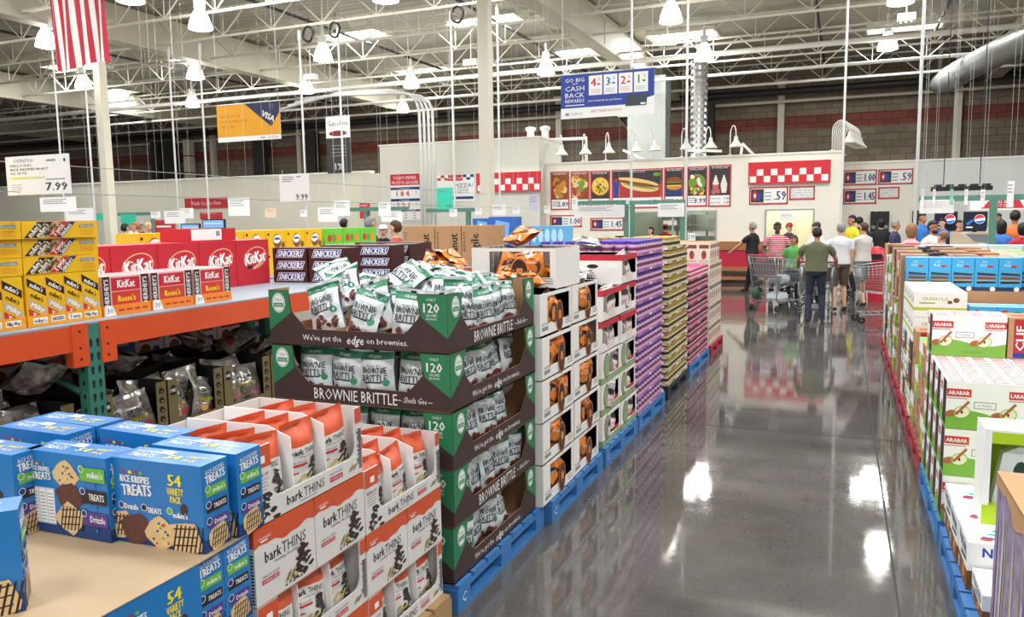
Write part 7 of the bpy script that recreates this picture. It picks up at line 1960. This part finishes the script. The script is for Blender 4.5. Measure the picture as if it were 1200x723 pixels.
def monitor(u0, v0, u1, v1, y, label, kind):
    a, c = fy(u0, (v0 + v1) / 2, y), fy(u1, (v0 + v1) / 2, y); zt, zb = fy((u0 + u1) / 2, v0, y).z, fy((u0 + u1) / 2, v1, y).z; w, h = c.x - a.x, zt - zb
    r = empty('screen', (a.x, y, zb), label=label, cat='screen')
    b = MB(); b.box((0, 0, 0), (w, .06, h), BLACK); b.box((w / 2 - .05, .06, -zb + .01), (w / 2 + .05, .1, h * .6), BLACK); b.box((w / 2 - .25, -.1, -zb), (w / 2 + .25, .3, -zb + .02), BLACK); b.build('casing', r)
    b = MB(); fr = Fr(b, (0, 0, 0), (1, 0, 0), (0, 0, 1), eps=.003)
    fr.rect(.03, .03, w - .03, h - .03, SCR if kind == 'blue' else SCD, 1)
    if kind != 'blue':
        cx, cy, q = w * .68, h * .62, h * .24
        W1, R1, B1 = mat('glow_white', 'FFFFFF', .3, emit=.7), mat('glow_red', 'E03040', .3, emit=.6), mat('glow_blue', '2A6AC0', .3, emit=.6)
        fr.ell(cx, cy, q, q, W1, 2, 20)
        up = [(cx + q * .95 * math.cos(t), cy + q * .95 * math.sin(t)) for t in [.25 + (PI - .1) * i / 10 for i in range(11)]]
        fr.poly(up + [(cx - q * .2, cy + q * .12)], R1, 3); lo_ = [(cx + q * .95 * math.cos(t), cy + q * .95 * math.sin(t)) for t in [PI + .5 + (PI - .7) * i / 10 for i in range(11)]]
        fr.poly(lo_ + [(cx + q * .1, cy - q * .3)], B1, 3); fr.poly([(w * .1, h * .4), (w * .35, h * .6), (w * .45, h * .55), (w * .2, h * .3)], B1, 2); fr.rect(w * .12, h * .18, w * .4, h * .23, W1, 3)
    else: fr.rect(.08, h * .5, w - .08, h * .6, PAPER, 2)
    b.build('display', r)
monitor(1095, 248, 1122, 271, 25.3, 'dark screen with a round red white and blue emblem, left of two', 'p'); monitor(1129, 248, 1157, 271, 25.3, 'dark screen with a round red white and blue emblem, right of two', 'p')
monitor(237, 257, 263, 268, 17.5, 'blue computer screen above the yellow packs', 'blue'); monitor(212, 262, 234, 272, 18, 'blue computer screen left of the other one above the yellow packs', 'blue')
def umb(fr, w, h): fr.rect(0, 0, w, h, PAPER, 1); fr.poly([(w * .2, h * .1), (w * .95, h * .1), (w * .85, h * .75), (w * .6, h * .95), (w * .42, h * .9), (w * .3, h * .5)], MRED, 2); fr.text('ALL BEEF', w * .6, h * .55, h * .16, PAPER, 3, w=w * .3); fr.text('HOT DOGS', w * .6, h * .3, h * .16, PAPER, 3, w=w * .35)
sign('canopy_sign', 1134, 229, 1200, 246, 22.5, 'red and white hot dog canopy sign beyond the teal post', 'sign', paint=umb, th=.4)
def ctr(fr, w, h): fr.rect(0, 0, w, h, BGE, 1); fr.poly([(w * .2, h), (w * .4, h), (w, h * .1), (w * .9, 0)], PAPER, 2); fr.poly([(w * .35, h * .9), (w * .95, h * .85), (w * .98, h * .3), (w * .6, h * .4)], GREY, 3)
sign('counter_banner', 1113, 272, 1162, 291, 16, 'buff and grey banner on the counter front below the screens', 'sign', paint=ctr)
b = MB(); b.box((0, 0, 0), (1.0, .25, .08), BLACK)
for i in range(5): b.box((.05 + i * .2, .02, .08), (.17 + i * .2, .2, .12), mat('dark_rail', '2E2E30', .5))
for x in (.2, .8): b.tube((x, .1, .1), (x, .1, 4.0), .01, BLACK, n=4)
p = fy(1092, 224, 17); b.build('ceiling_rail', loc=(p.x, 17, p.z), label='dark rail fixture hung above the teal frame on the right', cat='fixture')
for i, u in enumerate((1020, 1027.5, 1035, 1069)):
    p = fy(u, 262, YR - .1); b = MB(); b.box((0, 0, 0), (.16, .1, .62), BLACK); b.box((.03, -.02, .1), (.13, 0, .2), GREY)
    b.build('wall_dispenser', loc=(p.x, YR - .12, 1.4), label='black wall dispenser below the price boards, %s from the left' % ORD[i], cat='dispenser', group='black wall dispensers')
# registers under the signs on the left and right
REG = mat('register_counter', 'B8B5AC', .5)
for i, (u, d) in enumerate([(128, 18.2), (200, 17), (262, 16.5), (415, 20.5), (452, 19.5), (700, 19.5), (720, 22), (1125, 16.3), (1185, 17.5)]):
    (x, y), _ = seen(u, 262, d)
    r = empty('checkout_counter', (x, y, 0), label='grey checkout counter with black belt, %s from the left' % ORD[i], cat='counter', group='checkout counters')
    b = MB(); b.box((-.35, -1.2, 0), (.35, 1.2, .82), REG); b.build('counter_body', r)
    b = MB(); b.box((-.3, -1.15, .82), (.3, .4, .85), BLACK); b.build('belt', r)
    b = MB(); b.box((-.03, .7, .82), (.03, .76, 1.25), GREY); b.box((-.16, .66, 1.2), (.16, .7, 1.42), BLACK); b.build('register_display', r)

tg = sign('jar_price_card', 806, 273, 815, 282, 9.0, 'small white price card standing on the gold lidded jars', 'sign', paint=lambda fr, w, h: fr.text('5.99', w / 2, h / 2, h * .5, BLACK, 1, w=w * .8), th=.004)
